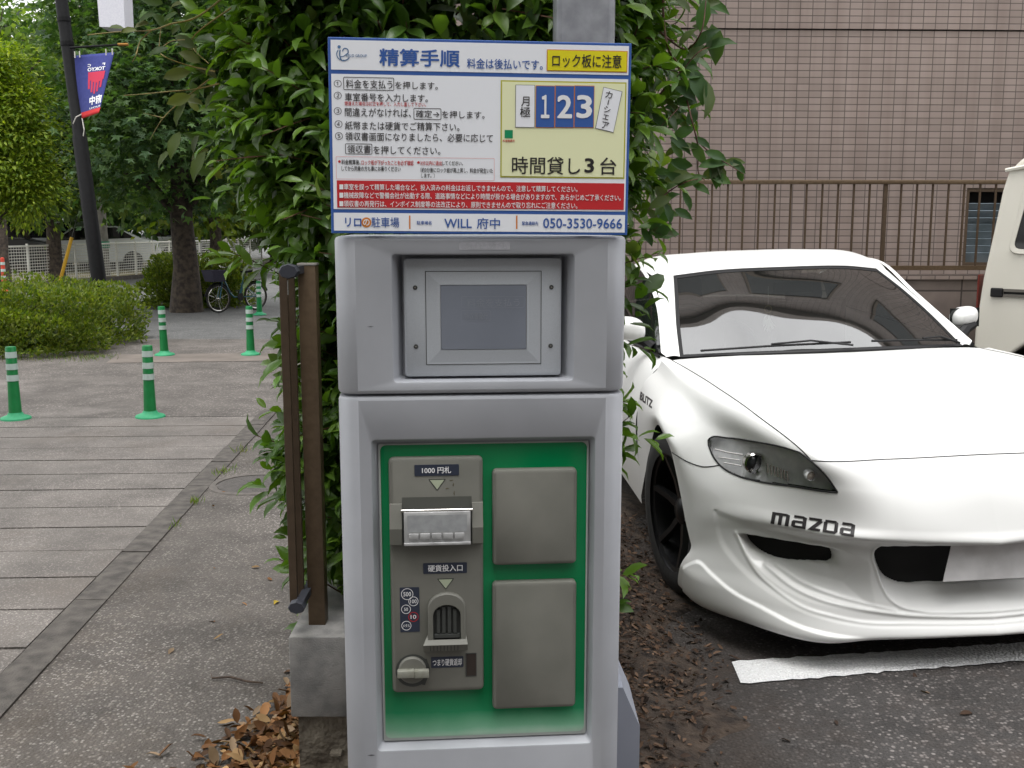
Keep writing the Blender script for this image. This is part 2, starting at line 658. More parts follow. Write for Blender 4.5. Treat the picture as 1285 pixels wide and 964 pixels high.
M['grille'] = mat('black_grille', (0.006, 0.006, 0.006, 1), None, rough=0.8)
M['plate'] = mat('plain_plate', S(196, 194, 194), S(212, 210, 210), scale=14, rough=0.5)
M['glass'] = glass_mat('windscreen_glass', (0.55, 0.62, 0.58, 1), opacity=0.5, ior=2.6)
M['glass_dark'] = glass_mat('dark_side_glass', (0.25, 0.28, 0.27, 1), opacity=0.6)
M['lamp_glass'] = glass_mat('headlamp_cover', (0.9, 0.9, 0.9, 1), opacity=0.08)
M['lamp_house'] = mat('smoked_lamp_housing', S(222, 222, 224), S(240, 240, 240), scale=25, rough=0.35, metallic=0.0)
M['interior'] = mat('dark_cabin_trim', (0.02, 0.02, 0.021, 1), None, rough=0.7)
M['bark'] = mat('dark_bark', S(50, 44, 40), S(84, 74, 64), scale=14, rough=0.95, bump=1.0, bscale=22)
M['twig'] = mat('red_brown_twig', S(80, 50, 38), S(104, 72, 50), scale=30, rough=0.7)
M['twig_green'] = mat('olive_vine_stem', S(122, 112, 58), S(142, 122, 62), scale=30, rough=0.6)
M['lamp_black'] = mat('black_lamp_post', S(16, 16, 18), S(22, 22, 24), scale=20, rough=0.6, spec=0.2)
M['white_steel'] = mat('white_fence_paint', S(206, 204, 196), S(218, 216, 208), scale=3, rough=0.5)
M['yellow'] = mat('yellow_cover', S(206, 160, 40), None, rough=0.5)
M['pole_conc'] = mat('concrete_pole', S(120, 116, 110), S(140, 136, 130), scale=8, rough=0.8)
M['kerb'] = mat('kerb_concrete', S(64, 60, 57), S(92, 87, 82), scale=16, rough=0.9, bump=0.5, bscale=120, detail=8)
M['block_grey'] = mat('rough_block', S(112, 111, 110), S(140, 138, 135), scale=22, rough=0.95, bump=0.25, bscale=280, detail=10)
M['block_old'] = mat('weathered_block', S(70, 62, 52), S(146, 138, 124), scale=9, rough=0.95, bump=1.0, bscale=60, detail=10)
M['soil'] = mat('dark_soil', (0.018, 0.012, 0.009, 1), (0.06, 0.042, 0.03, 1), scale=18, rough=1.0, bump=1.0, bscale=70, detail=10)
M['leaf_gloss'] = leaf_mat('glossy_leaf', 0.34, 0.26, 0.42)
M['leaf_soft'] = leaf_mat('soft_leaf', 0.5, 0.36, 0.3)
M['leaf_dry'] = leaf_mat('dry_leaf', 0.8, 0.05, 0.2)
M['tile'] = tile_mat()
M['block'] = block_mat()
M['asphalt_lot'] = asphalt('lot_asphalt', (0.036, 0.033, 0.032, 1), (0.075, 0.069, 0.066, 1), S(140, 134, 131), cell=85, amount=0.4, stain=0.45, bump=0.9, stain_col=(0.05, 0.036, 0.028, 1), speck2=S(104, 98, 96), dirt=(1.15, 1.75))
M['asphalt_walk'] = asphalt('worn_footway', (0.076, 0.067, 0.060, 1), (0.142, 0.127, 0.115, 1), S(164, 158, 153), cell=105, amount=0.44, stain=0.4, bump=0.6, stain_col=(0.09, 0.072, 0.056, 1), speck2=S(132, 124, 118))
M['asphalt_far'] = asphalt('old_pavement', (0.094, 0.083, 0.075, 1), (0.15, 0.135, 0.124, 1), S(160, 152, 146), cell=70, amount=0.3, stain=0.35, bump=0.2, stain_col=(0.22, 0.2, 0.185, 1))
M['asphalt_road'] = asphalt('road_asphalt', (0.10, 0.10, 0.10, 1), (0.14, 0.14, 0.138, 1), S(150, 148, 146), cell=60, amount=0.25, stain=0.25, bump=0.2)
M['slab'] = asphalt('paving_concrete', (0.125, 0.112, 0.102, 1), (0.205, 0.186, 0.172, 1), S(168, 160, 154), cell=140, amount=0.3, stain=0.3, bump=0.3, stain_col=(0.12, 0.1, 0.085, 1))
M['paint_line'] = asphalt('worn_road_paint', S(205, 205, 205), S(228, 228, 228), S(240, 240, 240), cell=95, amount=0.5, stain=0.12, bump=1.0)
M['screen'] = mat('unlit_screen', S(118, 123, 134), S(126, 131, 142), scale=6, rough=0.22)
M['screen_text'] = mat('faint_screen_print', S(136, 141, 151), None, rough=0.25)
M['acrylic'] = mat('scuffed_acrylic', S(150, 150, 150), S(176, 176, 176), scale=40, rough=0.3)
M['banner'] = mat('navy_banner_cloth', S(44, 52, 120), S(52, 60, 128), scale=30, rough=0.8)
M['lantern'] = mat('white_lantern', S(222, 222, 230), S(212, 212, 222), scale=60, rough=0.5)
M['shade_white'] = mat('white_dash_paper', S(225, 225, 225), None, rough=0.6)


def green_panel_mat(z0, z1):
    """printed film: full green above, ramped to pale towards the sill"""
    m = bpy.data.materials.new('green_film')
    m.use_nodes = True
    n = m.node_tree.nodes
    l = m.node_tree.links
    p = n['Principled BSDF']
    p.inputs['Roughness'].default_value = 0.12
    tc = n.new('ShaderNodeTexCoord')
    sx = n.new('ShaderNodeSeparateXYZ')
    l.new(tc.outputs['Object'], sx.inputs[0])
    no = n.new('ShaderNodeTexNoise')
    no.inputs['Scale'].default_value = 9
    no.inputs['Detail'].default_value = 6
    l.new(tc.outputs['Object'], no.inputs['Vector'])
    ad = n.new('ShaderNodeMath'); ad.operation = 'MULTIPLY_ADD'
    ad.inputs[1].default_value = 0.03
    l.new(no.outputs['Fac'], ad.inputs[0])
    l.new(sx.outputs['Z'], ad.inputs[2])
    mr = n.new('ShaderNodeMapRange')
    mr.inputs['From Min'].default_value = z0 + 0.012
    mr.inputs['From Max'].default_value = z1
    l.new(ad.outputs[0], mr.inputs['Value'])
    r = ramp(n, [(0.0, S(200, 222, 206)), (0.25, S(126, 186, 152)), (0.6, S(36, 140, 92)), (1.0, S(0, 120, 70))])  # colour runs from pale at the sill to full green above
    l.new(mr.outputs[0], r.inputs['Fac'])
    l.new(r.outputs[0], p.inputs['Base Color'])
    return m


# ------------------------------------------------------------------ writing
_txt = {}
_asp = {}


def text_geo(body, bold=0.0):
    key = (body, bold)
    if key in _txt: return _txt[key]
    if bold > 0:        # heavier strokes: the same outline printed again with small shifts
        V, F = text_geo(body, 0.0)
        V = V[:, :2]
        asp = _asp[body]
        n = len(V)
        sh = [(math.cos(a), math.sin(a)) for a in np.arange(6) * math.pi / 3]
        b = bold * 0.8
        Vs = np.concatenate([V] + [V + np.array([c * b / asp[0], s * b / asp[1]]) for c, s in sh])
        Fs = []
        for k in range(7):
            Fs += [tuple(i + k * n for i in f) for f in F]
        Vs = (Vs - Vs.min(0)) / (Vs.max(0) - Vs.min(0))
        lay = np.repeat(np.arange(7), n) * 0.00003
        _txt[key] = (np.column_stack([Vs, lay]), Fs)
        return _txt[key]
    cu = bpy.data.curves.new('writing', 'FONT')
    cu.body = body
    cu.resolution_u = 3
    o = bpy.data.objects.new('writing', cu)
    COL.objects.link(o)
    dg = bpy.context.evaluated_depsgraph_get()
    dg.update()
    me = bpy.data.meshes.new_from_object(o.evaluated_get(dg))
    V = np.array([v.co[:2] for v in me.vertices])
    F = [tuple(p.vertices) for p in me.polygons]
    bpy.data.meshes.remove(me)
    bpy.data.objects.remove(o)
    bpy.data.curves.remove(cu)
    _asp[body] = V.max(0) - V.min(0)
    V = (V - V.min(0)) / (V.max(0) - V.min(0))
    V = np.column_stack([V, np.zeros(len(V))])
    _txt[key] = (V, F)
    return _txt[key]


class Flat:
    """drawing on a plane of a thing: px -> (u, z) of the plane, layers stacked towards the viewer"""
    def __init__(self, root, w0=0.0, Mx=None):
        self.Mw = Mx if Mx is not None else root.matrix_basis.copy()
        self.inv = self.Mw.inverted()
        self.root = root
        self.w0 = w0

    def uv(self, px, py, w=None):
        w = self.w0 if w is None else w
        o = self.inv @ Vector((0, 0, EYE))
        d = (self.inv.to_3x3() @ ray(px, py))
        t = (w - o.y) / d.y
        p = o + d * t
        return p.x, p.z

    def box(self, x0, y0, x1, y1, w=None):
        """axis aligned box in plane coords from pixel corners (averaged)"""
        a, b, c, d = self.uv(x0, y0, w), self.uv(x1, y0, w), self.uv(x1, y1, w), self.uv(x0, y1, w)
        return (a[0] + d[0]) / 2, (c[1] + d[1]) / 2, (b[0] + c[0]) / 2, (a[1] + b[1]) / 2


def uvbox(fl, q):
    """quad of 4 numbers: x0,y0,x1,y1 where the left and right ends follow the plane's own slope"""
    u0, z1 = fl.uv(q[0], q[1])
    u1, z0 = fl.uv(q[2], q[3])
    return u0, z0, u1, z1


def write(fl, body, q, m, name, w, bold=0.0, parent=None, rot=0.0, mb=None, mi=0):
    V, F = text_geo(body, bold)
    u0, z0, u1, z1 = q
    P = np.zeros((len(V), 3))
    P[:, 0] = u0 + V[:, 0] * (u1 - u0)
    P[:, 2] = z0 + V[:, 1] * (z1 - z0)
    P[:, 1] = w - V[:, 2]
    if rot:
        c = np.array([(u0 + u1) / 2, w, (z0 + z1) / 2])
        d = P - c
        P = np.stack([c[0] + d[:, 0] * math.cos(rot) - d[:, 2] * math.sin(rot), P[:, 1], c[2] + d[:, 0] * math.sin(rot) + d[:, 2] * math.cos(rot)], 1)
    if mb is not None:
        mb.add(P.tolist(), F, mi)
        return None
    return link(name, np_mesh(name, P, F), m, parent or fl.root)


def rrect(u0, z0, u1, z1, r, n=5):
    pts = []
    for cx, cz, a0 in ((u1 - r, z1 - r, 0), (u0 + r, z1 - r, 90), (u0 + r, z0 + r, 180), (u1 - r, z0 + r, 270)):
        for k in range(n + 1):
            a = R(a0 + 90 * k / n)
            pts.append((cx + r * math.cos(a), cz + r * math.sin(a)))
    return pts      # counter-clockwise seen from the viewer (-w side)


def rslab(mb, u0, z0, u1, z1, wf, wb, r, bev=0.0, mi=0, n=5):
    """rounded slab, front face at wf (nearer the viewer, smaller w), back at wb"""
    rings = [(rrect(u0, z0, u1, z1, r, n), wb)]
    if bev > 0:
        rings.append((rrect(u0, z0, u1, z1, r, n), wf + bev))
        k = bev * 0.3
        rings.append((rrect(u0 + k, z0 + k, u1 - k, z1 - k, max(r - k, 1e-4), n), wf + k))
        rings.append((rrect(u0 + bev, z0 + bev, u1 - bev, z1 - bev, max(r - bev, 1e-4), n), wf))
    else:
        rings.append((rrect(u0, z0, u1, z1, r, n), wf))
    V, F = [], []
    m = len(rings[0][0])
    for pts, w in rings:
        V += [(u, w, z) for u, z in pts]
    for i in range(len(rings) - 1):
        for k in range(m):
            F.append((i * m + k, i * m + (k + 1) % m, (i + 1) * m + (k + 1) % m, (i + 1) * m + k))
    F.append(tuple((len(rings) - 1) * m + k for k in range(m)))
    F.append(tuple(reversed(range(m))))
    mb.add(V, F, mi)


def quadf(mb, pts, w, mi=0):
    mb.add([(u, w, z) for u, z in pts], [tuple(range(len(pts)))], mi)


def rect(mb, q, w, mi=0):
    u0, z0, u1, z1 = q
    quadf(mb, [(u0, z0), (u1, z0), (u1, z1), (u0, z1)], w, mi)


def frame(mb, q, t, w, mi=0):
    u0, z0, u1, z1 = q
    rect(mb, (u0, z0, u1, z0 + t), w, mi)
    rect(mb, (u0, z1 - t, u1, z1), w, mi)
    rect(mb, (u0, z0 + t, u0 + t, z1 - t), w, mi)
    rect(mb, (u1 - t, z0 + t, u1, z1 - t), w, mi)


def rframe(mb, q, r, t, w, mi=0):
    a = rrect(*q, r)
    b = rrect(q[0] + t, q[1] + t, q[2] - t, q[3] - t, max(r - t, 1e-4))
    n = len(a)
    V = [(u, w, z) for u, z in a] + [(u, w, z) for u, z in b]
    mb.add(V, [(i, (i + 1) % n, n + (i + 1) % n, n + i) for i in range(n)], mi)


def disc(mb, u, z, r, w, mi=0, n=24):
    quadf(mb, [(u + r * math.cos(2 * math.pi * k / n), z + r * math.sin(2 * math.pi * k / n)) for k in range(n)], w, mi)


def ring(mb, u, z, r0, r1, w, mi=0, n=28):
    V = [(u + r0 * math.cos(2 * math.pi * k / n), w, z + r0 * math.sin(2 * math.pi * k / n)) for k in range(n)] + \
        [(u + r1 * math.cos(2 * math.pi * k / n), w, z + r1 * math.sin(2 * math.pi * k / n)) for k in range(n)]
    mb.add(V, [(k, n + k, n + (k + 1) % n, (k + 1) % n) for k in range(n)], mi)


# ------------------------------------------------------------------ leaves
OVATE_V = np.array([(0, 0, 0), (.22, .72, .05), (.22, 0, -.02), (.22, -.72, .05), (.52, 1.0, .06), (.52, 0, -.03), (.52, -1.0, .06),
                    (.8, .62, .02), (.8, 0, -.06), (.8, -.62, .02), (1.0, 0, -.16)], float)
OVATE_F = np.array([(0, 2, 1, 1), (0, 3, 2, 2), (1, 2, 5, 4), (2, 3, 6, 5), (4, 5, 8, 7), (5, 6, 9, 8), (7, 8, 10, 10), (8, 9, 10, 10)])
OVATE_F3 = np.array([(0, 2, 1), (0, 3, 2), (1, 2, 5), (1, 5, 4), (2, 3, 6), (2, 6, 5), (4, 5, 8), (4, 8, 7), (5, 6, 9), (5, 9, 8), (7, 8, 10), (8, 9, 10)])
DIAM_V = np.array([(0, 0, 0), (.45, 1, .05), (1, 0, -.05), (.45, -1, .05)], float)
DIAM_F3 = np.array([(0, 2, 1), (0, 3, 2)])
_st = [(0.35, 0, 0)]
for _k in range(10):
    _a = math.pi * (1 + 2 * _k / 10.0)
    _r = 0.26 if _k % 2 else 0.62
    if _k == 0: _r = 0.35
    _st.append((0.35 + _r * math.cos(_a), 1.5 * _r * math.sin(_a), -0.06 if _k % 2 == 0 else 0.02))
STAR_V = np.array(_st, float)
STAR_F3 = np.array([(0, 1 + k, 1 + (k + 1) % 10) for k in range(10)])
TEMPL = {'ovate': (OVATE_V, OVATE_F3), 'diamond': (DIAM_V, DIAM_F3), 'star': (STAR_V, STAR_F3)}


def norm(a):
    return a / np.maximum(np.linalg.norm(a, axis=-1, keepdims=True), 1e-9)


def leaves(name, P, A, Nn, L, W, tint, m, shape='ovate', parent=None, curl=None, world=True):
    P, A, Nn = np.asarray(P, float), norm(np.asarray(A, float)), np.asarray(Nn, float)
    n = len(P)
    Nn = norm(Nn - (Nn * A).sum(1, keepdims=True) * A)
    B = np.cross(Nn, A)
    TV, TF = TEMPL[shape]
    k = len(TV)
    L = np.broadcast_to(np.asarray(L, float), (n,))
    W = np.broadcast_to(np.asarray(W, float), (n,))
    t, s, h = TV[:, 0], TV[:, 1], TV[:, 2]
    if curl is None: curl = np.zeros(n)
    hh = h[None, :] * L[:, None] - (t[None, :] ** 2) * L[:, None] * curl[:, None]
    V = (P[:, None, :] + A[:, None, :] * (t[None, :, None] * L[:, None, None]) + B[:, None, :] * (s[None, :, None] * W[:, None, None])
         + Nn[:, None, :] * hh[:, :, None])
    F = (TF[None] + (np.arange(n) * k)[:, None, None]).reshape(-1, 3)
    me = np_mesh(name, V.reshape(-1, 3), F, smooth=(shape == 'ovate'))
    at_ = me.attributes.new('tint', 'FLOAT_COLOR', 'POINT')
    T = np.ones((n, k, 4), np.float32)
    T[:, :, :3] = np.asarray(tint)[:, None, :]
    at_.data.foreach_set('color', T.ravel())
    return link(name, me, m, parent, world)


def rand_dirs(n):
    return norm(rng.normal(size=(n, 3)))


def pick_tints(n, cols, var=0.18):
    cols = np.asarray(cols, float)
    k = rng.integers(0, len(cols), n)
    return np.clip(cols[k] * (1 + var * rng.normal(size=(n, 1))), 0.003, 0.9)

# ================================================================== SETTING: ground
def sheet(name, pts, z, m, kind='structure'):
    V = [(x, y, z if not callable(z) else z(x, y)) for x, y in pts]
    o = link(name, np_mesh(name, V, [tuple(range(len(V)))]), m)
    return tag(o, kind=kind)


def grid_sheet(name, x0, x1, y0, y1, nx, ny, zf, m, kind='structure'):
    X, Y = np.meshgrid(np.linspace(x0, x1, nx), np.linspace(y0, y1, ny))
    Z = zf(X, Y)
    V = np.stack([X, Y, Z], -1).reshape(-1, 3)
    i = np.arange(nx * ny).reshape(ny, nx)
    F = np.stack([i[:-1, :-1], i[:-1, 1:], i[1:, 1:], i[1:, :-1]], -1).reshape(-1, 4)
    return tag(link(name, np_mesh(name, V, F, smooth=True), m), kind=kind)


def vnoise(X, Y, s, seed=0):
    r = np.random.default_rng(seed)
    out = np.zeros_like(X)
    for k in range(4):
        for _ in range(3):
            a = r.uniform(0, 2 * math.pi)
            ph = r.uniform(0, 6.28)
            out += np.sin((X * math.cos(a) + Y * math.sin(a)) * s * (1.9 ** k) + ph) / (1.7 ** k) / 3
    return out


KX = lambda Y: -1.674 - 0.0639 * (Y - 3.2)       # left edge of the kerb strip
sheet('ground', [(-300, -60), (300, -60), (300, 500), (-300, 500)], -0.08, M['asphalt_road'])
YB = 7.9
sheet('footway', [(KX(0.2) + .125, 0.2), (-0.36, 0.2), (-0.36, YB), (KX(YB) + .125, YB)], 0.0, M['asphalt_walk'])
sheet('pavement', [(-22, YB - 1.0), (KX(YB), YB), (-0.2, YB), (-0.2, 13.4), (-22, 13.4)], 0.0, M['asphalt_far'])
sheet('road', [(-60, 13.4), (0.4, 13.4), (0.4, 60), (-60, 60)], -0.004, M['asphalt_road'])
g0, g1 = gnd(470 - 10, 447), gnd(345, 438)
sheet('gutter', [(-4.35, 11.0), (-1.2, 11.35), (-1.2, 12.0), (-4.5, 11.75)], 0.004, mat('pale_gutter_concrete', S(118, 109, 102), S(98, 91, 85), scale=3, rough=0.9))
# kerb strip: short blocks with open joints
mb = MB()
y = 0.3
rr = random.Random(3)
while y < YB + 0.25:
    L = 0.6
    y1 = min(y + L, YB + 0.25)
    dz = rr.uniform(-0.002, 0.002)
    a, b = KX(y), KX(y1 - 0.006)
    V = [(a, y, -.05), (a + .125, y, -.05), (b + .125, y1 - .006, -.05), (b, y1 - .006, -.05),
         (a, y, .008 + dz), (a + .125, y, .008 + dz), (b + .125, y1 - .006, .008 + dz), (b, y1 - .006, .008 + dz)]
    mb.add(V, [(0, 3, 2, 1), (4, 5, 6, 7), (0, 1, 5, 4), (1, 2, 6, 5), (2, 3, 7, 6), (3, 0, 4, 7)])
    y = y1
tag(mb.build('kerb', M['kerb']), kind='structure')
# covered channel of wide concrete slabs
mb = MB()
Yk = 7.86
k = 0
while Yk > 0.5:
    P = 0.37
    dz = rr.uniform(-0.003, 0.003)
    ya, yb = Yk - P + 0.016, Yk
    sl = 0.045
    xa, xb = KX(ya) - .006, KX(yb) - .006
    xl = -7.5
    # each row is two long slabs
    xm = -4.6 + (0.55 if k % 2 else 0) + rr.uniform(-.1, .1)
    for x0, x1a, x1b in ((xm + .004, xa, xb), (xl, xm - .004, xm - .004)):
        d2 = rr.uniform(-0.002, 0.002)
        V = []
        for z in (-.06, .003 + dz + d2):
            V += [(x0, ya + sl * (x0 - xa), z), (x1a, ya, z), (x1b, yb, z), (x0, yb + sl * (x0 - xb), z)]
        mb.add(V, [(0, 3, 2, 1), (4, 5, 6, 7), (0, 1, 5, 4), (1, 2, 6, 5), (2, 3, 7, 6), (3, 0, 4, 7)])
    Yk -= P
    k += 1
tag(mb.build('path', M['slab']), kind='structure')

# lot: gently rising to the east, as the car stands on it
LOT = lambda x: np.clip(0.0314 * (np.asarray(x) - 1.6), -0.06, 0.08)
grid_sheet('parking_lot', 0.15, 14, -3, 8.55, 60, 4, lambda X, Y: LOT(X), M['asphalt_lot'])
lp = [gnd(918, 832, -.027), gnd(1285, 808, .006), gnd(1285, 830, .004), gnd(930, 860, -.027)]
dx = (lp[1] - lp[0]) / (lp[1].x - lp[0].x)
dx2 = (lp[2] - lp[3]) / (lp[2].x - lp[3].x)
n_ = 90
V, Fq = [], []
for i in range(n_ + 1):
    t = i / n_
    a = lp[0] + dx * (2.6 * t)
    b = lp[3] + dx2 * (2.6 * t)
    ja, jb = rr.uniform(-.008, .008), rr.uniform(-.008, .008)
    for p, j in ((a, ja), (b, jb)):
        V.append((p.x, p.y + j, float(LOT(p.x)) + .005))
for i in range(n_):
    Fq.append((2 * i, 2 * i + 1, 2 * i + 3, 2 * i + 2))
tag(link('bay_marking', np_mesh('bay_marking', V, Fq), M['paint_line']), kind='structure')

# planting bed under the hedge, soil spilling towards the asphalt
def bed_z(X, Y):
    base = np.where(X < -0.3, 0.0, LOT(X))
    edge = 0.66 + 0.07 * np.sin(Y * 5.0) + 0.04 * np.sin(Y * 13.0 + 1) - np.clip((3.3 - Y), 0, 2) * 0.22
    h = 0.05 * np.clip((edge - X) / 0.30, -1.0, 1.0)
    return base + h + 0.008 * vnoise(X, Y, 9, 2)
grid_sheet('planting_soil', -0.36, 1.1, 1.2, 8.0, 110, 420, bed_z, M['soil'])

def litter_z(X, Y):
    h = 0.045 * np.minimum(np.clip((X + 0.68 + 0.05 * np.sin(Y * 7)) / 0.2, -0.8, 1), np.clip((2.95 - Y) / 0.4, -0.8, 1))
    return h + 0.008 * vnoise(X, Y, 14, 5)
grid_sheet('soil_heap', -0.98, -0.49, 1.6, 3.6, 60, 160, litter_z, M['soil'])

DRY = [(0.19, 0.088, 0.034), (0.26, 0.13, 0.055), (0.13, 0.064, 0.03), (0.30, 0.19, 0.09), (0.085, 0.046, 0.026), (0.24, 0.17, 0.11)]


def litter(name, n, fx, fz, cols, L=(0.035, 0.06), lift=0.02, flat=0.35, parent=None):
    X, Y = fx(n)
    Z = fz(X, Y) + rng.uniform(0.003, lift, len(X))
    A = np.stack([rng.normal(size=len(X)), rng.normal(size=len(X)), rng.normal(size=len(X)) * flat], 1)
    Nn = np.stack([rng.normal(size=len(X)) * flat * 1.2, rng.normal(size=len(X)) * flat * 1.2, np.ones(len(X))], 1)
    Ls = rng.uniform(*L, len(X))
    o = leaves(name, np.stack([X, Y, Z], 1), A, Nn, Ls, Ls * rng.uniform(.16, .28, len(X)), pick_tints(len(X), cols, .25), M['leaf_dry'],
               'ovate', curl=rng.uniform(-.5, .5, len(X)))
    return o


def fx_left(n):
    Y = 3.45 - 1.75 * rng.random(n) ** 0.8
    X = -0.492 - np.abs(rng.normal(0, 0.14, n)) * np.clip((3.65 - Y) / 0.9, 0.12, 1.0)
    return X, Y
tag(litter('fallen_leaves', 5200, fx_left, lambda X, Y: np.maximum(litter_z(X, Y), 0), DRY), 'brown fallen leaves heaped against the foot of the block wall', 'leaves', kind='stuff')


def fx_walk(n):
    Y = rng.uniform(2.4, 7.5, n)
    X = -0.5 - np.abs(rng.normal(0, 0.5, n))
    return X, Y
tag(litter('scattered_leaves', 46, fx_walk, lambda X, Y: X * 0, DRY + [(0.5, 0.36, 0.05)], L=(0.025, 0.05), lift=0.008, flat=.15),
    'few stray yellow and brown leaves scattered on the footway', 'leaves', kind='stuff')

CHIP = [(0.085, 0.05, 0.032), (0.12, 0.075, 0.05), (0.05, 0.03, 0.02), (0.16, 0.11, 0.08), (0.035, 0.022, 0.016)]


def fx_bed(n):
    Y = rng.uniform(1.9, 5.2, n)
    X = rng.uniform(0.1, 1.35, n)
    keep = rng.random(n) < np.clip((0.76 - np.clip(3.3 - Y, 0, 2) * .2 - X) / 0.36, 0.004, 1)
    return X[keep], Y[keep]
tag(litter('bark_litter', 15000, fx_bed, lambda X, Y: np.maximum(bed_z(X, Y), LOT(X)), CHIP[:3] + [CHIP[4]], L=(0.010, 0.034), lift=0.012, flat=.3), 'dark bark chips and dry needles on the soil beside the machine', 'litter', kind='stuff')


def fx_lot(n):
    return rng.uniform(0.5, 2.4, n), rng.uniform(2.3, 3.6, n)
tag(litter('stray_needles', 26, fx_lot, lambda X, Y: LOT(X), CHIP, L=(0.02, 0.05), lift=0.004, flat=.1), 'dry needles and chips strewn over the parking asphalt', 'litter', kind='stuff')

ta, tb_ = gnd(266, 851, .008), gnd(330, 857, .008)
root = empty('fallen_twig', tuple(ta), label='thin dry twig lying on the footway beside the leaf heap', cat='twig')
mb = MB()
mb.tube([ta, ta.lerp(tb_, .35) + Vector((0, .012, .004)), ta.lerp(tb_, .7) + Vector((0, -.006, .003)), tb_], [.003, .0042, .004, .003], n=6)
mb.tube([ta, ta + Vector((-.012, .03, .004))], [.002, .001], n=5)
mb.build('stick', mat('twig_bark', S(58, 48, 42), S(84, 70, 60), scale=60, rough=.9), root, world=True)

# grass in the joint beside the kerb strip
def grass(name, spots, label):
    P, A, T = [], [], []
    for x, y, s, n in spots:
        for _ in range(n):
            P.append((x + rng.normal(0, s), y + rng.normal(0, s * 1.6), 0.0))
            A.append((rng.normal(0, .5), rng.normal(0, .5), 1))
    n = len(P)
    o = leaves(name, P, A, rand_dirs(n), rng.uniform(.02, .06, n), .0025, pick_tints(n, [(.09, .16, .03), (.14, .2, .05), (.2, .2, .09)]), M['leaf_soft'], 'diamond')
    return tag(o, label, 'grass', kind='stuff')
q1, q2 = gnd(216, 632), gnd(255, 594)
grass('kerb_grass', [(KX(q1.y) + .128, q1.y, .018, 34), (KX(q2.y) + .128, q2.y, .03, 34), (KX(6.6) + .13, 6.6, .03, 26), (KX(4.9) + .132, 4.9, .02, 8)], 'small green grass tufts in the joint beside the kerb strip')
grass('bush_grass', [(rng.uniform(-6.5, -4.5), rng.uniform(11.25, 11.6), .08, 16) for _ in range(60)], 'thin grass fringe at the foot of the large trimmed azalea bush')

# manhole cover set in the footway
c = gnd(318, 608)
root = empty('manhole_cover', (c.x, c.y, 0), label='round iron manhole cover set in the worn footway', cat='manhole')
mb = MB()
mb.lathe([(0.0001, .004), (.20, .004), (.20, .001)], n=40, cap=False)
mb.build('lid', mat('dark_iron', S(66, 62, 59), S(80, 75, 72), scale=25, rough=0.7, bump=1.0, bscale=70), root, fix=False)
mb = MB()
mb.lathe([(.208, .003), (.208, .006), (.245, .006), (.25, .001)], n=40, cap=False)
mb.build('rim', mat('iron_rim', S(84, 79, 75), S(98, 92, 87), scale=25, rough=0.8), root)

# ================================================================== low concrete block wall by the machine
WX0, WX1, WY0 = -0.497, -0.352, 2.19
root = empty('block_wall', (WX0, WY0, 0), label='low grey concrete block wall carrying the brown gate post', cat='wall')
mb = MB()
for r_, (z0, z1) in enumerate(((.366, .556),)):
    y = WY0
    while y < 6:
        mb.box(WX0, y, z0, WX1, y + .394, z1, bev=.004)
        y += .4
mb.build('top_course', M['block_grey'], root, world=True, smooth=True, sharp=40)
mb = MB()
mb.box(WX0 + .012, WY0 + .02, -.05, WX1 - .01, 6, .360)
for k in range(2):
    a = .02 + .02 * rr.random()
    x, z = rr.uniform(WX0 + .01, WX1 - .03), rr.uniform(.22, .35)
    mb.box(x, WY0 + rr.uniform(-.004, .012), z - a * .5, min(x + a, WX1 - .005), WY0 + .06, z, bev=.006)
mb.build('weathered_course', M['block_old'], root, world=True, smooth=True, sharp=40)

# ================================================================== tiled building with a railing and block wall before it
root = empty('tiled_building', (2.0, 8.62, 0), rz=R(2.0), label='tall brown tiled apartment building behind the parked cars', cat='building')
BF = Flat(root, 0.0)
_, zj = BF.uv(1092, 37.5)
lu0, lz1 = BF.uv(1213.5, 236)
_, lz0 = BF.uv(1210, 334)
lu1 = lu0 + 0.62
mb = MB()
XA, XB, ZT, TH_ = -2.6, 14.0, 6.15, 0.25
zt = zj - .007
mb.box(XA, 0, -.1, lu0, TH_, zt)
mb.box(lu1, 0, -.1, XB, TH_, zt)
mb.box(lu0, 0, -.1, lu1, TH_, lz0)
mb.box(lu0, 0, lz1, lu1, TH_, zt)
mb.build('wall', M['tile'], root)
mb = MB()
WIN = [(-1.6, 4.0, .9), (-.1, 4.2, 1.5), (2.3, 4.2, 1.5), (4.6, 4.1, .9), (7.4, 4.2, 1.7)]
mb.box(XA, -.012, zj + .005, XB, TH_, ZT)
mb.box(XA, .02, zj - .007, XB, TH_, zj + .005, mi=1)
mb.build('upper_wall', [M['tile'], M['grille']], root)
mb = MB()
mb.box(XA - .1, -.12, ZT, XB + .1, .6, ZT + .16)
mb.build('parapet', mat('parapet_concrete', S(150, 140, 134), S(160, 150, 144), scale=3, rough=.8), root)
mb = MB()
mb.box(XA, TH_ + .001, -.1, XB, 9, ZT - .02)
mb.build('rear_block', M['tile'], root)
for x, z, w in WIN:
    mb = MB()
    mb.box(x, -.05, z, x + .05, -.0125, z + 1.2); mb.box(x + w - .05, -.05, z, x + w, -.0125, z + 1.2)
    mb.box(x + .05, -.05, z, x + w - .05, -.0125, z + .05); mb.box(x + .05, -.05, z + 1.15, x + w - .05, -.0125, z + 1.2)
    wf = mb.build('window', M['brown_dark'], root)
    mb = MB()
    mb.box(x + .05, -.03, z + .05, x + w - .05, -.014, z + 1.15)
    mb.build('pane', M['glass_dark'], wf)
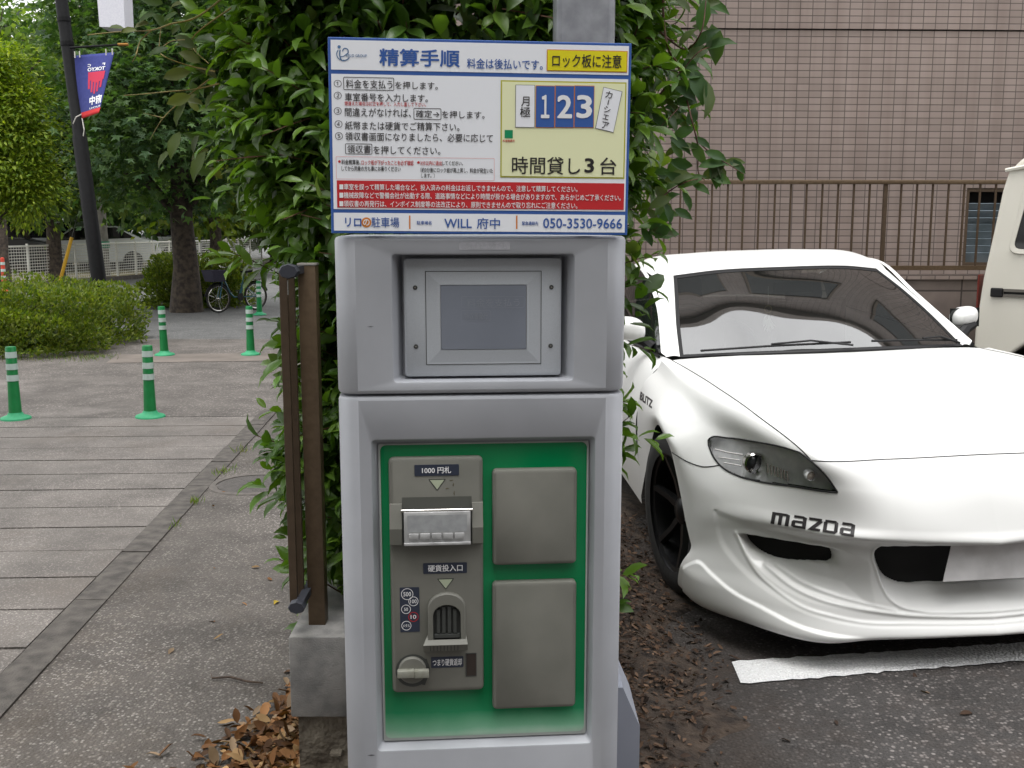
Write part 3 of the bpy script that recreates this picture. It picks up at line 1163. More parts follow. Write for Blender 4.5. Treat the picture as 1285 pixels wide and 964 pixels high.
# louvre window
mb = MB()
t = .03
mb.box(lu0, .01, lz0, lu0 + t, .2, lz1); mb.box(lu1 - t, .01, lz0, lu1, .2, lz1)
mb.box(lu0 + t, .01, lz0, lu1 - t, .2, lz0 + t); mb.box(lu0 + t, .01, lz1 - t, lu1 - t, .2, lz1)
mb.box(lu0 + t, .18, lz0 + t, lu1 - t, .2, lz1 - t, mi=1)
lw = mb.build('louvre_window', [M['brown_dark'], M['grille']], root)
mb = MB()
nb = 8
lm = mat('louvre_glass', S(104, 116, 122), S(130, 142, 150), scale=6, rough=.12)
for k in range(nb):
    zc = lz0 + .04 + (lz1 - lz0 - .17) * (k + .5) / nb
    Mx = Matrix.Translation((0, .05, zc)) @ Matrix.Rotation(R(24 if k < 5 else 40), 4, 'X')
    mb.box(lu0 + t + .003, -.003, -.045, lu1 - t - .003, .003, .045, M=Mx)
mb.build('glass_slat', lm, lw)

FY = 7.45
rz0, rz1 = at(1100, 337, FY).z, at(1100, 226, FY).z
root = empty('boundary_wall', (3, FY, 0), label='dark grey concrete block wall under the brown railing', cat='wall')
mb = MB()
mb.box(-1.5, FY - .06, -.1, 9, FY + .06, at(1200, 350, FY).z)
mb.build('blockwork', M['block'], root, world=True)
mb = MB()
mb.box(-1.5, FY - .075, at(1200, 350, FY).z, 9, FY + .075, at(1200, 350, FY).z + .03)
mb.build('coping', M['tile'], root, world=True)
root = empty('railing', (3, FY, rz0), label='brown metal railing of thin upright bars on the block wall', cat='railing')
mb = MB()
mb.box(-1.5, FY - .025, rz1 - .03, 9, FY + .025, rz1, bev=.006)
mb.build('top_rail', M['brown_alu'], root, world=True, smooth=True)
mb = MB()
mb.box(-1.5, FY - .02, rz0 - .012, 9, FY + .02, rz0 + .02)
mb.build('bottom_rail', M['brown_alu'], root, world=True)
pxb = [829 + 20.0 * k for k in range(28)]
x = at(833, 280, FY).x
xp = at(1109, 280, FY).x
k = -6
while True:
    xx = xp + .1115 * (k - 8)
    k += 1
    if xx > 4.6: break
    if xx < 0.1: continue
    mb = MB()
    big = abs((xx - xp) / .1115) % 17 < .01
    w = .013 if big else .0062
    mb.box(xx - w, FY - w, (rz0 - .09) if big else rz0 + .0201, xx + w, FY + w, rz1 - .0301)
    mb.build('post' if big else 'bar', M['brown_dark'], root, world=True)

# ================================================================== unseen building added behind the viewer to shade the fronts; shows in reflections
root = empty('unseen_building', (1, -9, 0), label='plain grey-beige building across the road facing the payment machine', cat='building')  # added unseen building behind the viewer, shades the fronts
mb = MB()
mb.box(-16, -17, -.1, 18, -9, 11.5)
mb.build('wall', mat('unseen_building_render', S(128, 122, 116), S(140, 134, 128), scale=1.5, rough=.85), root, world=True)
mb = MB()
mb.box(-16.2, -17.2, 11.5, 18.2, -8.8, 11.75)
mb.build('parapet', M['brown_dark'], root, world=True)
for k in range(9):
    for z in (1.0, 4.4, 7.8):
        x = -14.5 + 3.6 * k
        mb = MB()
        mb.box(x, -9.0, z, x + 1.9, -8.94, z + .05); mb.box(x, -9.0, z + 1.75, x + 1.9, -8.94, z + 1.8)
        mb.box(x, -9.0, z + .05, x + .05, -8.94, z + 1.75); mb.box(x + 1.85, -9.0, z + .05, x + 1.9, -8.94, z + 1.75)
        wf = mb.build('window', M['brown_dark'], root, world=True)
        mb = MB()
        mb.box(x + .05, -8.995, z + .05, x + 1.85, -8.98, z + 1.75)
        mb.build('pane', M['glass_dark'], wf)

# ================================================================== PAYMENT MACHINE
MY = 1.75
mo = at(605, HOR, MY)
PHI = R(4.5)
root = empty('payment_machine', (mo.x, MY, 0), rz=PHI, label='silver parking payment machine with small screen and green front panel', cat='payment machine')
mach = root
fl = Flat(root, 0.0)
U = lambda px, py, w=0.0: fl.uv(px, py, w)
UL = (U(418.5, 300)[0] + U(424, 490)[0] + U(424, 505)[0] + U(431, 940)[0]) / 4
UR = (U(788.5, 300)[0] + U(786, 490)[0] + U(784.5, 505)[0] + U(780, 940)[0]) / 4
ZTOP = U(605, 296.5)[1]
ZS = U(605, 495)[1]
DEPTH = 0.36
RAD = 0.034


def body_outline(ins=0.0, r=RAD):
    """closed outline in (u,w): front edge first at the left tangent, going round the back"""
    pts = []
    a, b = UL + ins, UR - ins
    f, k = ins, DEPTH - ins
    r = max(r - ins, .004)
    n = 12
    pts.append((b - r - .0015, f))
    for i in range(n + 1):      # front right corner: from front tangent to side
        t = R(90) * i / n
        pts.append((b - r + r * math.sin(t), f + r - r * math.cos(t)))
    for i in range(n + 1):
        t = R(90) * i / n
        pts.append((b - r + r * math.cos(t), k - r + r * math.sin(t)))
    for i in range(n + 1):
        t = R(90) * i / n
        pts.append((a + r - r * math.sin(t), k - r + r * math.cos(t)))
    for i in range(n + 1):
        t = R(90) * i / n
        pts.append((a + r - r * math.cos(t), f + r - r * math.sin(t)))
    pts.append((a + r + .0015, f))
    return pts


def shell(name, z0, z1, hole, hole_in, dep, m, parent, ledge=0.0):
    """rounded box z0..z1 whose front has a tapering recess; hole=(u0,z0,u1,z1) at the face, hole_in at depth dep"""
    mb = MB()
    e = .007
    rings = [(e, z0), (e * .3, z0 + e * .3), (0, z0 + e), (0, z1 - e), (e * .3, z1 - e * .3), (e, z1)]
    n = len(body_outline())
    V, F = [], []
    for ins, z in rings:
        V += [(u, w, z) for u, w in body_outline(ins)]
    for i in range(len(rings) - 1):
        for k in range(n):
            if i == 2 and k == n - 1: continue      # front flat: built below with its opening
            F.append((i * n + k, i * n + (k + 1) % n, (i + 1) * n + (k + 1) % n, (i + 1) * n + k))
    F.append(tuple(reversed(range(n))))
    F.append(tuple((len(rings) - 1) * n + k for k in range(n)))
    mb.add(V, F)
    fu0, fu1, fz0, fz1 = UL + RAD + .0015, UR - RAD - .0015, z0 + e, z1 - e
    o4 = [(fu0, fz0), (fu1, fz0), (fu1, fz1), (fu0, fz1)]

    def loop(q, r, nn=4):
        return rrect(q[0], q[1], q[2], q[3], r, nn)
    c = .0035
    rr_ = .006
    L0 = loop((hole[0] - c, hole[1] - c, hole[2] + c, hole[3] + c), rr_ + c)
    L1 = loop((hole[0] - c * .3, hole[1] - c * .3, hole[2] + c * .3, hole[3] + c * .3), rr_ + c * .3)
    L2 = loop(hole, rr_)
    L3 = loop(hole_in, .004)
    m_ = len(L0)
    V = [(u, 0, z) for u, z in L0] + [(u, c * .3, z) for u, z in L1] + [(u, c, z) for u, z in L2] + [(u, dep, z) for u, z in L3]
    F = []
    for i in range(3):
        for k in range(m_):
            F.append((i * m_ + k, i * m_ + (k + 1) % m_, (i + 1) * m_ + (k + 1) % m_, (i + 1) * m_ + k))
    F.append(tuple(3 * m_ + k for k in range(m_)))
    # face plate round the opening: outer corners order matches quadrant order of the loop (top right, top left, bottom left, bottom right)
    b = len(V)
    V += [(fu1, 0, fz1), (fu0, 0, fz1), (fu0, 0, fz0), (fu1, 0, fz0)]
    q = m_ // 4
    for s in range(4):
        seg = [s * q + k for k in range(q)]
        for k in range(q - 1):
            F.append((b + s, seg[k + 1], seg[k]))
        nx = ((s + 1) % 4) * q
        F.append((b + s, b + (s + 1) % 4, nx, seg[-1]))
    mb.add(V, F)
    return mb.build(name, m, parent, smooth=True, sharp=28, fix=False)


def avgbox(x0, y0, x1, y1, w=0.0):
    return fl.box(x0, y0, x1, y1, w)


h_up = (U(493, 400)[0], U(605, 478.3)[1], U(720, 400)[0], U(605, 319.5)[1])
dep_up = .05
bz = fl.box(507, 324, 704.5, 472, .022)
hi = (bz[0] - .003, bz[1] - .003, bz[2] + .003, bz[3] + .004)
upper = shell('upper_housing', ZS + .0016, ZTOP, h_up, hi, dep_up, M['silver'], root)
# screen bezel
mb = MB()
rslab(mb, bz[0], bz[1], bz[2], bz[3], .022, .05, .007, .003)
bezel = mb.build('screen_bezel', M['silver_bezel'], root, smooth=True, sharp=40)
sc_q = fl.box(553.5, 358, 660, 438, .0215)
gq = fl.box(535, 341, 678.5, 456.5, .0215)
mb = MB()
# raised inner rim round the screen
V = []
for q, w in ((gq, .0219), ((gq[0] + .003, gq[1] + .003, gq[2] - .003, gq[3] - .003), .0245), ((sc_q[0] - .001, sc_q[1] - .001, sc_q[2] + .001, sc_q[3] + .001), .0215)):
    V += [(q[0], w, q[1]), (q[2], w, q[1]), (q[2], w, q[3]), (q[0], w, q[3])]
V = [(u, w - (.003 if 4 <= i < 8 else .0025 if i >= 8 else .0004), z) for i, (u, w, z) in enumerate(V)]
F = []
for i in range(2):
    for k in range(4):
        F.append((i * 4 + k, i * 4 + (k + 1) % 4, (i + 1) * 4 + (k + 1) % 4, (i + 1) * 4 + k))
mb.add(V, F)
mb.build('inner_rim', M['silver_bezel'], bezel)
mb = MB()
frame(mb, (gq[0] - .0012, gq[1] - .0012, gq[2] + .0012, gq[3] + .0012), .0012, .0213)
mb.build('groove', M['plastic_dark'], bezel)
mb = MB()
rect(mb, sc_q, .0186)
scr = mb.build('screen', M['screen'], root)
mb = MB()
rframe(mb, fl.box(579, 372, 658, 386.5, .0185), .003, .0006, .0184)
rframe(mb, fl.box(578.5, 389.5, 616, 403, .0185), .003, .0006, .0184)
write(fl, '料金を支払う', fl.box(586, 374.5, 652, 385, .0184), None, '', .0183, mb=mb)
write(fl, '領収書発行', fl.box(583, 392, 612, 401, .0184), None, '', .0183, mb=mb)
mb.build('screen_writing', M['screen_text'], scr)
for sx_, sy_ in ((521, 361), (692, 360.5), (522, 435), (691, 434)):
    u, z = fl.uv(sx_, sy_, .022)
    mb = MB()
    Mr = Matrix.Rotation(R(90), 4, 'X')
    mb.lathe([(.0001, 0), (.0034, 0), (.0040, -.001)], n=14, loc=(u, .0208, z), M=Mr, cap=False)
    mb.lathe([(.0001, 0), (.0014, 0)], n=6, loc=(u, .0206, z), M=Mr, mi=1, cap=False)
    mb.build('screw', [M['plastic_dark'], M['chrome']], bezel, fix=True)
mb = MB()
rect(mb, fl.box(576, 303.5, 640, 313.5), -.0006)
lab = mb.build('faded_sticker', mat('faded_sticker_film', S(160, 160, 166), S(172, 172, 178), scale=90, rough=.5), root)
mb = MB()
write(fl, '領収書をお取り下さい', fl.box(580, 305, 637, 312), None, '', -.001, mb=mb)
mb.build('faded_writing', mat('faded_print', S(178, 178, 184), None, rough=.5), lab)

# lower door
ZB = 0.0
h_lo = (U(470.5, 750)[0], U(606, 937.5)[1], U(744, 750)[0], U(606, 551)[1])
gp = fl.box(478, 555.5, 737, 926, .016)
hin = (gp[0] - .001, gp[1] - .002, gp[2] + .001, gp[3] + .001)
lower = shell('lower_door', ZB + .02, ZS - .0016, h_lo, hin, .022, M['silver'], root)
mb = MB()
rslab(mb, gp[0], gp[1], gp[2], gp[3], .0175, .0235, .004, .001)
mb.build('panel_edge', mat('pale_panel_edge', S(178, 182, 178), None, rough=.4), root, smooth=True, sharp=40)
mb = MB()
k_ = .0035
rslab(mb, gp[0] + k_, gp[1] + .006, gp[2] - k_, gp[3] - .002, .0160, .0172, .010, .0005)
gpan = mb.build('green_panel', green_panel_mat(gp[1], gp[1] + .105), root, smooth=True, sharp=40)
mb = MB()
mb.box(UL + .012, .012, -.05, UR - .012, DEPTH - .012, .022)
mb.build('plinth', M['plastic_dark'], root)

# coin and note unit
cm = fl.box(490, 574, 606.5, 868, .004)
mb = MB()
rslab(mb, *cm, .002, .0158, .009, .0058)
unit = mb.build('coin_unit', M['plastic'], root, smooth=True, sharp=40)
WF = .002
# blank plates
for q in ((618, 588.5, 723.5, 708), (618, 729.5, 722.5, 888)):
    mb = MB()
    rslab(mb, *fl.box(*q, .005), .000, .0158, .008, .006)
    mb.build('blank_plate', M['plastic'], root, smooth=True, sharp=40)


def label(px, body, ti, bold=.012, name='label'):
    mb = MB()
    q = fl.box(*px, WF)
    rslab(mb, *q, WF - .0008, WF + .0005, .0015)
    o = mb.build(name, M['navy'], unit)
    write(fl, body, fl.box(*ti, WF), M['white_ink'], 'writing', WF - .0011, bold=bold, parent=o)
    return o


label((520, 583, 576, 597), '1000 円札', (529.5, 585.8, 566, 594), .02)
label((531, 706.2, 586, 719.5), '硬貨投入口', (537, 708.5, 580.5, 717), .02)
label((541, 824, 581.5, 837.5), 'つまり硬貨返却', (543, 826.5, 579.5, 835.2), .014)
for tx in ((537.5, 601.3, 559.5, 616), (548.5, 726, 570, 740)):
    u0, z0, u1, z1 = fl.box(*tx, WF)
    mb = MB()
    quadf(mb, [(u0, z1), ((u0 + u1) / 2, z0), (u1, z1)], WF - .0004, 0)
    d = .0014
    quadf(mb, [(u0 + 2 * d, z1 - d), ((u0 + u1) / 2, z0 + 1.8 * d), (u1 - 2 * d, z1 - d)], WF - .0008, 1)
    mb.build('arrow', [M['plastic_dark'], mat('pale_arrow', S(176, 184, 160), None, rough=.4)], unit)

# note slot: cheeks, hood recess, metal bar and clear tray
q_l = fl.box(490.5, 632, 504.5, 661, WF)
q_r = fl.box(592.5, 629.5, 606, 660, WF)
q_n = fl.box(490.5, 632, 606, 683.5, WF)
u0, u1 = cm[0] + .0008, cm[2] - .0008
zt_, zm_, zb_ = q_l[3], q_l[1], q_n[1]
ul, ur = fl.box(505, 640, 592, 682, WF)[0], fl.box(505, 640, 592, 682, WF)[2]
wo_, wi_ = -.014, WF - .0005
for a, b in ((u0, ul - .0005), (ur + .0005, u1)):
    mb = MB()
    prof = [(WF + .001, zt_), (wo_ * .10, zt_ - .0006), (wo_, zm_), (wo_ * .8, zb_ + .005), (WF + .001, zb_)]
    V = [(a, w, z) for w, z in prof] + [(b, w, z) for w, z in prof]
    n = len(prof)
    mb.add(V, [tuple(range(n)), tuple(range(2 * n - 1, n - 1, -1))] + [(i + 1, i, n + i, n + i + 1) for i in range(n - 1)])
    mb.build('slot_cheek', M['plastic'], unit, fix=True)
q_h = fl.box(504.5, 623.5, 592.5, 638, WF)
mb = MB()
rect(mb, (ul, q_h[1] - .004, ur, q_h[3]), WF - .0006)
mb.build('slot_hood', mat('hood_grey', S(84, 85, 80), None, rough=.6), unit)
zb1 = fl.box(505, 636, 592, 640.5, WF)
mb = MB()
mb.tube([(ul - .001, -.010, (zb1[1] + zb1[3]) / 2), (ur + .001, -.010, (zb1[1] + zb1[3]) / 2)], .0032, n=10)
mb.build('slot_bar', M['chrome'], unit, smooth=True, sharp=60)
tr = fl.box(507, 642, 590.5, 682, -.012)
mb = MB()
mb.box(ul, -.008, tr[1] + .001, ur, WF + .001, tr[3] + .001, mi=2)
# clear tray: frame, shadowed throat and ribs
mb.box(tr[0], -.016, tr[1], tr[2], -.0085, tr[3], bev=.0015)
rect(mb, (tr[0] + .006, tr[1] + .022, tr[2] - .006, tr[3] - .005), -.0163, 1)
for k in range(5):
    a = tr[0] + .008 + k * (tr[2] - tr[0] - .016) / 5
    b = a + (tr[2] - tr[0] - .016) / 5 - .003
    mb.box(a, -.0195, tr[1] + .009, b, -.0162, tr[1] + .020, bev=.0012)
mb.box(tr[0], -.021, tr[1] - .001, tr[2], -.016, tr[1] + .004, bev=.001)
mb.build('note_tray', [M['acrylic'], mat('tray_throat', S(146, 148, 150), S(160, 162, 164), scale=80, rough=.35), M['plastic_dark']], unit, smooth=True, sharp=40)

# coin value sticker
q = fl.box(502, 737, 526.5, 793, WF)
mb = MB()
rslab(mb, *q, WF - .0006, WF + .0005, .0015)
st = mb.build('coin_sticker', M['navy'], unit)
mb = MB()
for (cx_, cy_, r_px, body, mi, tw, th) in ((511, 745.5, 7.6, '500', 0, 9.6, 5.6), (518.8, 754.5, 6.2, '100', 0, 8, 5), (509.5, 764.5, 6.0, '50', 0, 5, 4.4), (518.8, 774, 6.4, '10', 1, 7, 5.2), (510, 785, 6.2, 'メタル', 0, 9, 4.2)):
    u, z = fl.uv(cx_, cy_, WF)
    s = fl.uv(cx_ + 1, cy_, WF)[0] - u
    ring(mb, u, z, r_px * s, (r_px - .7) * s, WF - .0009, mi)
    write(fl, body, (u - tw * s / 2, z - th * s / 2, u + tw * s / 2, z + th * s / 2), None, '', WF - .001, bold=.01, mb=mb, mi=0)
    if mi == 1:
        a = .707 * r_px * s
        quadf(mb, [(u - a, z + a - .0004), (u - a + .0004, z + a), (u + a, z - a + .0004), (u + a - .0004, z - a)], WF - .0012, 1)
mb.build('writing', [M['white_ink'], M['red_ink']], st)

# coin mouth
qo = fl.box(537, 742.5, 584, 805, WF)
qi = fl.box(543.5, 757, 578, 801, WF)
uc = (qo[0] + qo[2]) / 2


def arch(q, r_frac=1.0, n=10):
    u0, z0, u1, z1 = q
    r = (u1 - u0) / 2 * r_frac
    pts = [(u0, z0)]
    pts2 = []
    for k in range(n + 1):
        a = R(180 - 180 * k / n)
        pts2.append(((u0 + u1) / 2 + (u1 - u0) / 2 * math.cos(a), z1 - r + r * math.sin(a)))
    return pts + pts2 + [(u1, z0)]


mb = MB()
A0 = arch(qo, .8); A1 = arch((qo[0] + .002, qo[1], qo[2] - .002, qo[3] - .002), .8); A2 = arch((qi[0] - .001, qi[1], qi[2] + .001, qi[3] + .001), .8); A3 = arch(qi, .8)
n = len(A0)
loops = [(A0, WF + .0005), (A0, -.006), (A1, -.008), (A2, -.008), (A3, -.0072), (A3, WF - .0004)]
V = [(u, w, z) for L_, w in loops for u, z in L_]
F = []
for i in range(len(loops) - 1):
    for k in range(n - 1):
        F.append((i * n + k, i * n + k + 1, (i + 1) * n + k + 1, (i + 1) * n + k))
mb.add(V, F)
# flared foot
ft = fl.box(531, 790, 586.5, 813, WF)
z_mid = fl.box(531, 800, 586.5, 804, WF)[1]
Vf = [(qo[0], -.008, z_mid + .006), (qo[2], -.008, z_mid + .006), (ft[2], -.018, z_mid), (ft[0], -.018, z_mid), (ft[0], -.012, ft[1]), (ft[2], -.012, ft[1]),
      (qo[0] - .001, WF, z_mid + .012), (qo[2] + .001, WF, z_mid + .012), (ft[0] + .002, WF, ft[1] - .002), (ft[2] - .002, WF, ft[1] - .002)]
mb.add(Vf, [(0, 3, 2, 1), (3, 4, 5, 2), (6, 8, 4, 3), (6, 3, 0), (7, 1, 2), (7, 2, 5, 9), (4, 8, 9, 5)])
mouth = mb.build('coin_mouth', M['plastic'], unit, smooth=True, sharp=30, fix=True)
mb = MB()
quadf(mb, A3, WF - .0003, 0)
uw = (qi[2] - qi[0])
for k in range(4):
    a = qi[0] + uw * (.13 + .2 * k)
    mb.box(a, -.004, qi[1] + .012, a + uw * .12, WF - .0004, qi[3] - (.010 if k in (0, 3) else .004), mi=1)
mb.box(qi[0] + .002, -.006, qi[1] + .004, qi[2] - .002, WF - .0004, qi[1] + .010, mi=1)
mb.box(qi[0] + .002, -.003, qi[1] + .0005, qi[2] - .002, WF - .0005, qi[1] + .0035, mi=2)
mb.build('coin_channel', [mat('channel_grey', S(58, 60, 58), None, rough=.5), M['plastic_dark'], M['grille']], mouth)
mb = MB()
for k in range(9):
    a = ft[0] + .012 + k * (ft[2] - ft[0] - .024) / 9
    mb.add([(a, -.0184, z_mid - .001), (a + .0014, -.0184, z_mid - .001), (a + .0014, -.0126, ft[1] + .0006), (a, -.0126, ft[1] + .0006)], [(0, 1, 2, 3)])
mb.build('grip_line', M['plastic_dark'], mouth)

# return lever
u, z = fl.uv(518, 841.5, WF)
s = fl.uv(519, 841.5, WF)[0] - u
mb = MB()
disc(mb, u, z, 21.6 * s, WF - .0004, 0, 32)
uu0, zz0, uu1, zz1 = fl.box(520, 826, 539, 856, WF)
quadf(mb, [(u, z + 15 * s), (uu1 - 3 * s, z + 15 * s), (uu1, z), (uu1 - 2 * s, z - 9 * s), (u + 15 * s, z - 20 * s), (u, z - 16 * s)], WF - .0005, 0)
lev = mb.build('lever_well', M['plastic_dark'], unit)
mb = MB()
Mr = Matrix.Rotation(R(90), 4, 'X')
mb.lathe([(17.5 * s, -.001), (17.5 * s, .004), (16 * s, .006), (.0001, .006)], n=32, loc=(u - .5 * s, WF - .0006, z + 1.5 * s), M=Mr, cap=False)
mb.build('lever_disc', M['plastic'], lev, smooth=True, sharp=40, fix=True)
mb = MB()
mb.box(u - 19 * s, -.0165, z - 4.5 * s, u + 2 * s, -.004, z + 5 * s, bev=.0015)
mb.box(u + 2.01 * s, -.0155, z - 5.5 * s, u + 20.5 * s, -.004, z + 4.5 * s, bev=.0015)
mb.build('lever_handle', mat('lever_metal', S(146, 146, 134), S(160, 160, 150), scale=90, rough=.35, metallic=.3), lev, smooth=True, sharp=40)
mb = MB()
q = fl.box(584.5, 819.5, 598, 848.5, WF)
rect(mb, q, WF - .0004, 0)
frame(mb, q, .0012, WF - .0008, 1)
mb.build('return_window', [mat('smoked_window', S(54, 46, 42), None, rough=.15), M['plastic_dark']], unit)
stm = mat('brown_stain', S(100, 94, 78), S(84, 76, 60), scale=300, rough=.7)
mb = MB()
for px, py, w_, h_ in ((566, 603, 3, 1.2), (569, 608, 1.2, 2.6), (561, 613, 3.4, .8), (570, 619, 1, 3), (575, 627, .5, 2.2)):
    a_, b_ = fl.uv(px - w_, py - h_, WF), fl.uv(px + w_, py + h_, WF)
    cu_, cz_ = (a_[0] + b_[0]) / 2, (a_[1] + b_[1]) / 2
    quadf(mb, [(cu_ + (b_[0] - a_[0]) / 2 * math.cos(t) * (.7 + .3 * math.sin(3 * t + px)), cz_ + (a_[1] - b_[1]) / 2 * math.sin(t) * (.75 + .25 * math.cos(2 * t + py))) for t in np.arange(14) * 2 * math.pi / 14], WF - .0003)
mb.build('stain', stm, unit)
# scratch on the door and a chip
mb = MB()
u, z = fl.uv(466, 947.8)
quadf(mb, [(u - .007, z), (u, z - .0012), (u + .007, z), (u, z + .0015)], -.0004)
u, z = fl.uv(465, 410)
quadf(mb, [(u - .006, z), (u, z - .0006), (u + .006, z + .0004), (u, z + .0008)], -.0004)
mb.build('scratch', M['grey_ink'], root)
# sloped foot cabinet behind the right side
a = at(780.5, 863, 1.93); b = at(803, 912, 1.93)
root2 = empty('base_cabinet', (b.x - .1, 1.93, 0), label='low blue-grey steel cabinet with sloped top against the machine side', cat='cabinet')
mb = MB()
mb.prism([(a.x - .25, -.05), (b.x, -.05), (b.x, b.z), (a.x + .002, a.z), (a.x - .25, a.z)], 1.93, 2.12)
mb.build('casing', mat('cabinet_grey', S(140, 144, 156), S(150, 154, 166), scale=6, rough=.45, metallic=.2), root2, world=True, fix=True)

# ================================================================== SIGN
so = fl.uv(603.5, 170, -.006)
ry = R(0.42)
Ms = mach.matrix_basis @ Matrix.Translation((so[0], -.006, so[1])) @ Matrix.Rotation(ry, 4, 'Y')
sign = bpy.data.objects.new('instruction_sign', None)
COL.objects.link(sign)
sign.empty_display_size = .1
sign.matrix_basis = Ms
tag(sign, 'white and blue Japanese parking fee instruction sign above the payment machine', 'sign')
sf = Flat(sign, 0.0, Ms)
B = lambda x0, y0, x1, y1: sf.box(x0, y0, x1, y1)


def B2(x0, y0, x1, y1):
    """text box: y given on the left end's own line"""
    a = sf.uv(x0, y0)
    c = sf.uv(x0, y1)
    d = sf.uv(x1, y1)
    return a[0], c[1], d[0], a[1]


qs = ((sf.uv(411, 46.5)[0] + sf.uv(416, 294)[0]) / 2, sf.uv(603, 294)[1], (sf.uv(791.3, 55)[0] + sf.uv(788.5, 293)[0]) / 2, sf.uv(603, 50.5)[1])
mb = MB()
mb.box(qs[0], 0, qs[1], qs[2], .005, qs[3], bev=.001)
board = mb.build('board', M['blue_ink'], sign)
mb = MB()
mb.box(qs[0] + .05, .0055, qs[1] + .012, qs[0] + .09, .05, qs[3] - .02)
mb.box(qs[2] - .09, .0055, qs[1] + .012, qs[2] - .05, .05, qs[3] - .02)
mb.build('backing_bar', M['steel'], sign)
u0, u1 = qs[0] + .0045, qs[2] - .0045
zc = lambda y: sf.uv(603, y)[1]
mb = MB()
w1 = -.0005
rect(mb, (u0, zc(91.0), u1, zc(54)), w1)
rect(mb, (u0, zc(264), u1, zc(96.2)), w1)
rect(mb, (u0, zc(290.7), u1, zc(268.5)), w1)
mb.build('white_field', M['sign_white'], sign)
w2, w3, w4, w5 = -.001, -.0015, -.002, -.0025
# header
LOGO = mat('logo_blue_grey', S(92, 128, 170), None, rough=.5)
mb = MB()


def stroke(pts, wid):
    pts = [sf.uv(*p) for p in pts]
    s = sf.uv(601, 170)[0] - sf.uv(600, 170)[0]
    for i in range(len(pts) - 1):
        a, b = Vector(pts[i]), Vector(pts[i + 1])
        d = (b - a).normalized()
        nrm = Vector((-d.y, d.x)) * wid * s / 2
        e = d * wid * s * .3
        quadf(mb, [tuple(a - e - nrm), tuple(b + e - nrm), tuple(b + e + nrm), tuple(a - e + nrm)], w2)


def arc(cx, cy, rx, ry_, a0, a1, n=10):
    return [(cx + rx * math.cos(R(a0 + (a1 - a0) * k / n)), cy - ry_ * math.sin(R(a0 + (a1 - a0) * k / n))) for k in range(n + 1)]


u, z = sf.uv(425.6, 59)
disc(mb, u, z, .0026, w2, 0, 14)
stroke(arc(430, 68, 7.4, 7.6, 140, 250), 1.1)
stroke(arc(430.5, 67.5, 4.2, 9, 150, 285), 1.5)
stroke(arc(433.5, 65, 3.6, 4.2, -40, 170), 1.2)
stroke([(436.6, 67), (431, 71), (427, 71.5)], 1.0)
stroke(arc(432.5, 69, 6.5, 7, 255, 330), 1.2)
mb.build('emblem', LOGO, sign)
write(sf, 'RELO GROUP', B2(434.5, 68, 460.5, 71.6), LOGO, 'writing', w2, .004)
write(sf, '精算手順', B2(475.8, 60.8, 577, 82.8), M['blue_ink'], 'title_writing', w2, .028)
write(sf, '料金は後払いです。', B2(586, 73.2, 681, 86.2), M['blue_ink'], 'writing', w2, .012)
mb = MB()
q = B(686, 63.2, 787.2, 90.3)
rect(mb, q, w2, 0)
rect(mb, (q[0] + .0013, q[1] + .0013, q[2] - .0013, q[3] - .0013), w3, 1)
tagm = mb.build('yellow_notice', [M['orange_ink'], M['yellow_ink']], sign)
write(sf, 'ロック板に注意', B2(693, 67.5, 779.5, 84.5), M['black_ink'], 'writing', w4, .014, parent=tagm)
# steps
G = [('①', 419, 100.5, 428.8, 109.5), ('を押します。', 495.8, 102.2, 549.4, 111.8), ('料金を支払う', 434, 99.8, 492.6, 110.8),
     ('②', 419, 115.4, 428.8, 124.6), ('車室番号を入力します。', 432.7, 116.6, 537, 127), ('③', 419, 134.8, 428.8, 144),
     ('間違えがなければ、', 432.7, 135.2, 515.8, 146.2), ('確定→', 521.8, 138.2, 551.4, 147.6), ('を押します。', 554.7, 139, 608, 148.4),
     ('④', 420, 151.2, 429.8, 160.4), ('紙幣または硬貨でご精算下さい。', 432.9, 152.2, 576.6, 162.8), ('⑤', 420.5, 166, 430.2, 175.4),
     ('領収書画面になりましたら、必要に応じて', 433.2, 165.8, 618.5, 176.4), ('領収書', 435.8, 182, 465.4, 192), ('を押してください。', 468.5, 183, 552.6, 193.4)]
mb = MB()
for body, *q in G:
    write(sf, body, B2(*q), None, '', w2, .004 if len(body) > 1 else 0.0, mb=mb)
for q in ((431, 97.2, 494.6, 113.6), (519, 136, 553.8, 150.4), (433.2, 180.4, 467.2, 193.8)):
    rframe(mb, B(*q), .0022, .0010, w2)
mb.build('steps_writing', M['black_ink'], sign)
write(sf, '間違えた場合は訂正を押して、入力し直して下さい。', B2(432.7, 127.2, 534.5, 132.6), M['red_ink'], 'red_note', w2, .008)
mb = MB()
rframe(mb, B(421.8, 197.6, 620.4, 226), .001, .0006, w2)
mb.build('note_frame', M['pink_ink'], sign)
mb = MB()
for body, *q in (('料金精算後、', 428.6, 200.2, 452.5, 206.6), ('してから同乗の方も車にお乗りください', 428.6, 208.2, 502.7, 214.6), ('してください。', 555, 202, 580.8, 207.6),
                 ('（約3分後にロック板が再上昇し、料金が発生いた', 527.6, 210.2, 618.4, 216.6), ('します。）', 528.4, 217.4, 545.4, 223.4)):
    write(sf, body, B2(*q), None, '', w2, .012, mb=mb)
mb.build('small_writing', M['black_ink'], sign)
mb = MB()
for body, *q in (('ロック板が下がったことを必ず確認', 453.6, 200.8, 519, 207.2), ('3分以内に退出', 527.6, 201.8, 554.6, 207.6)):
    write(sf, body, B2(*q), None, '', w2, .012, mb=mb)
for p in ((426, 202.8), (525.2, 204)):
    disc(mb, *sf.uv(*p), .0021, w2)
mb.build('red_writing', M['red_ink'], sign)
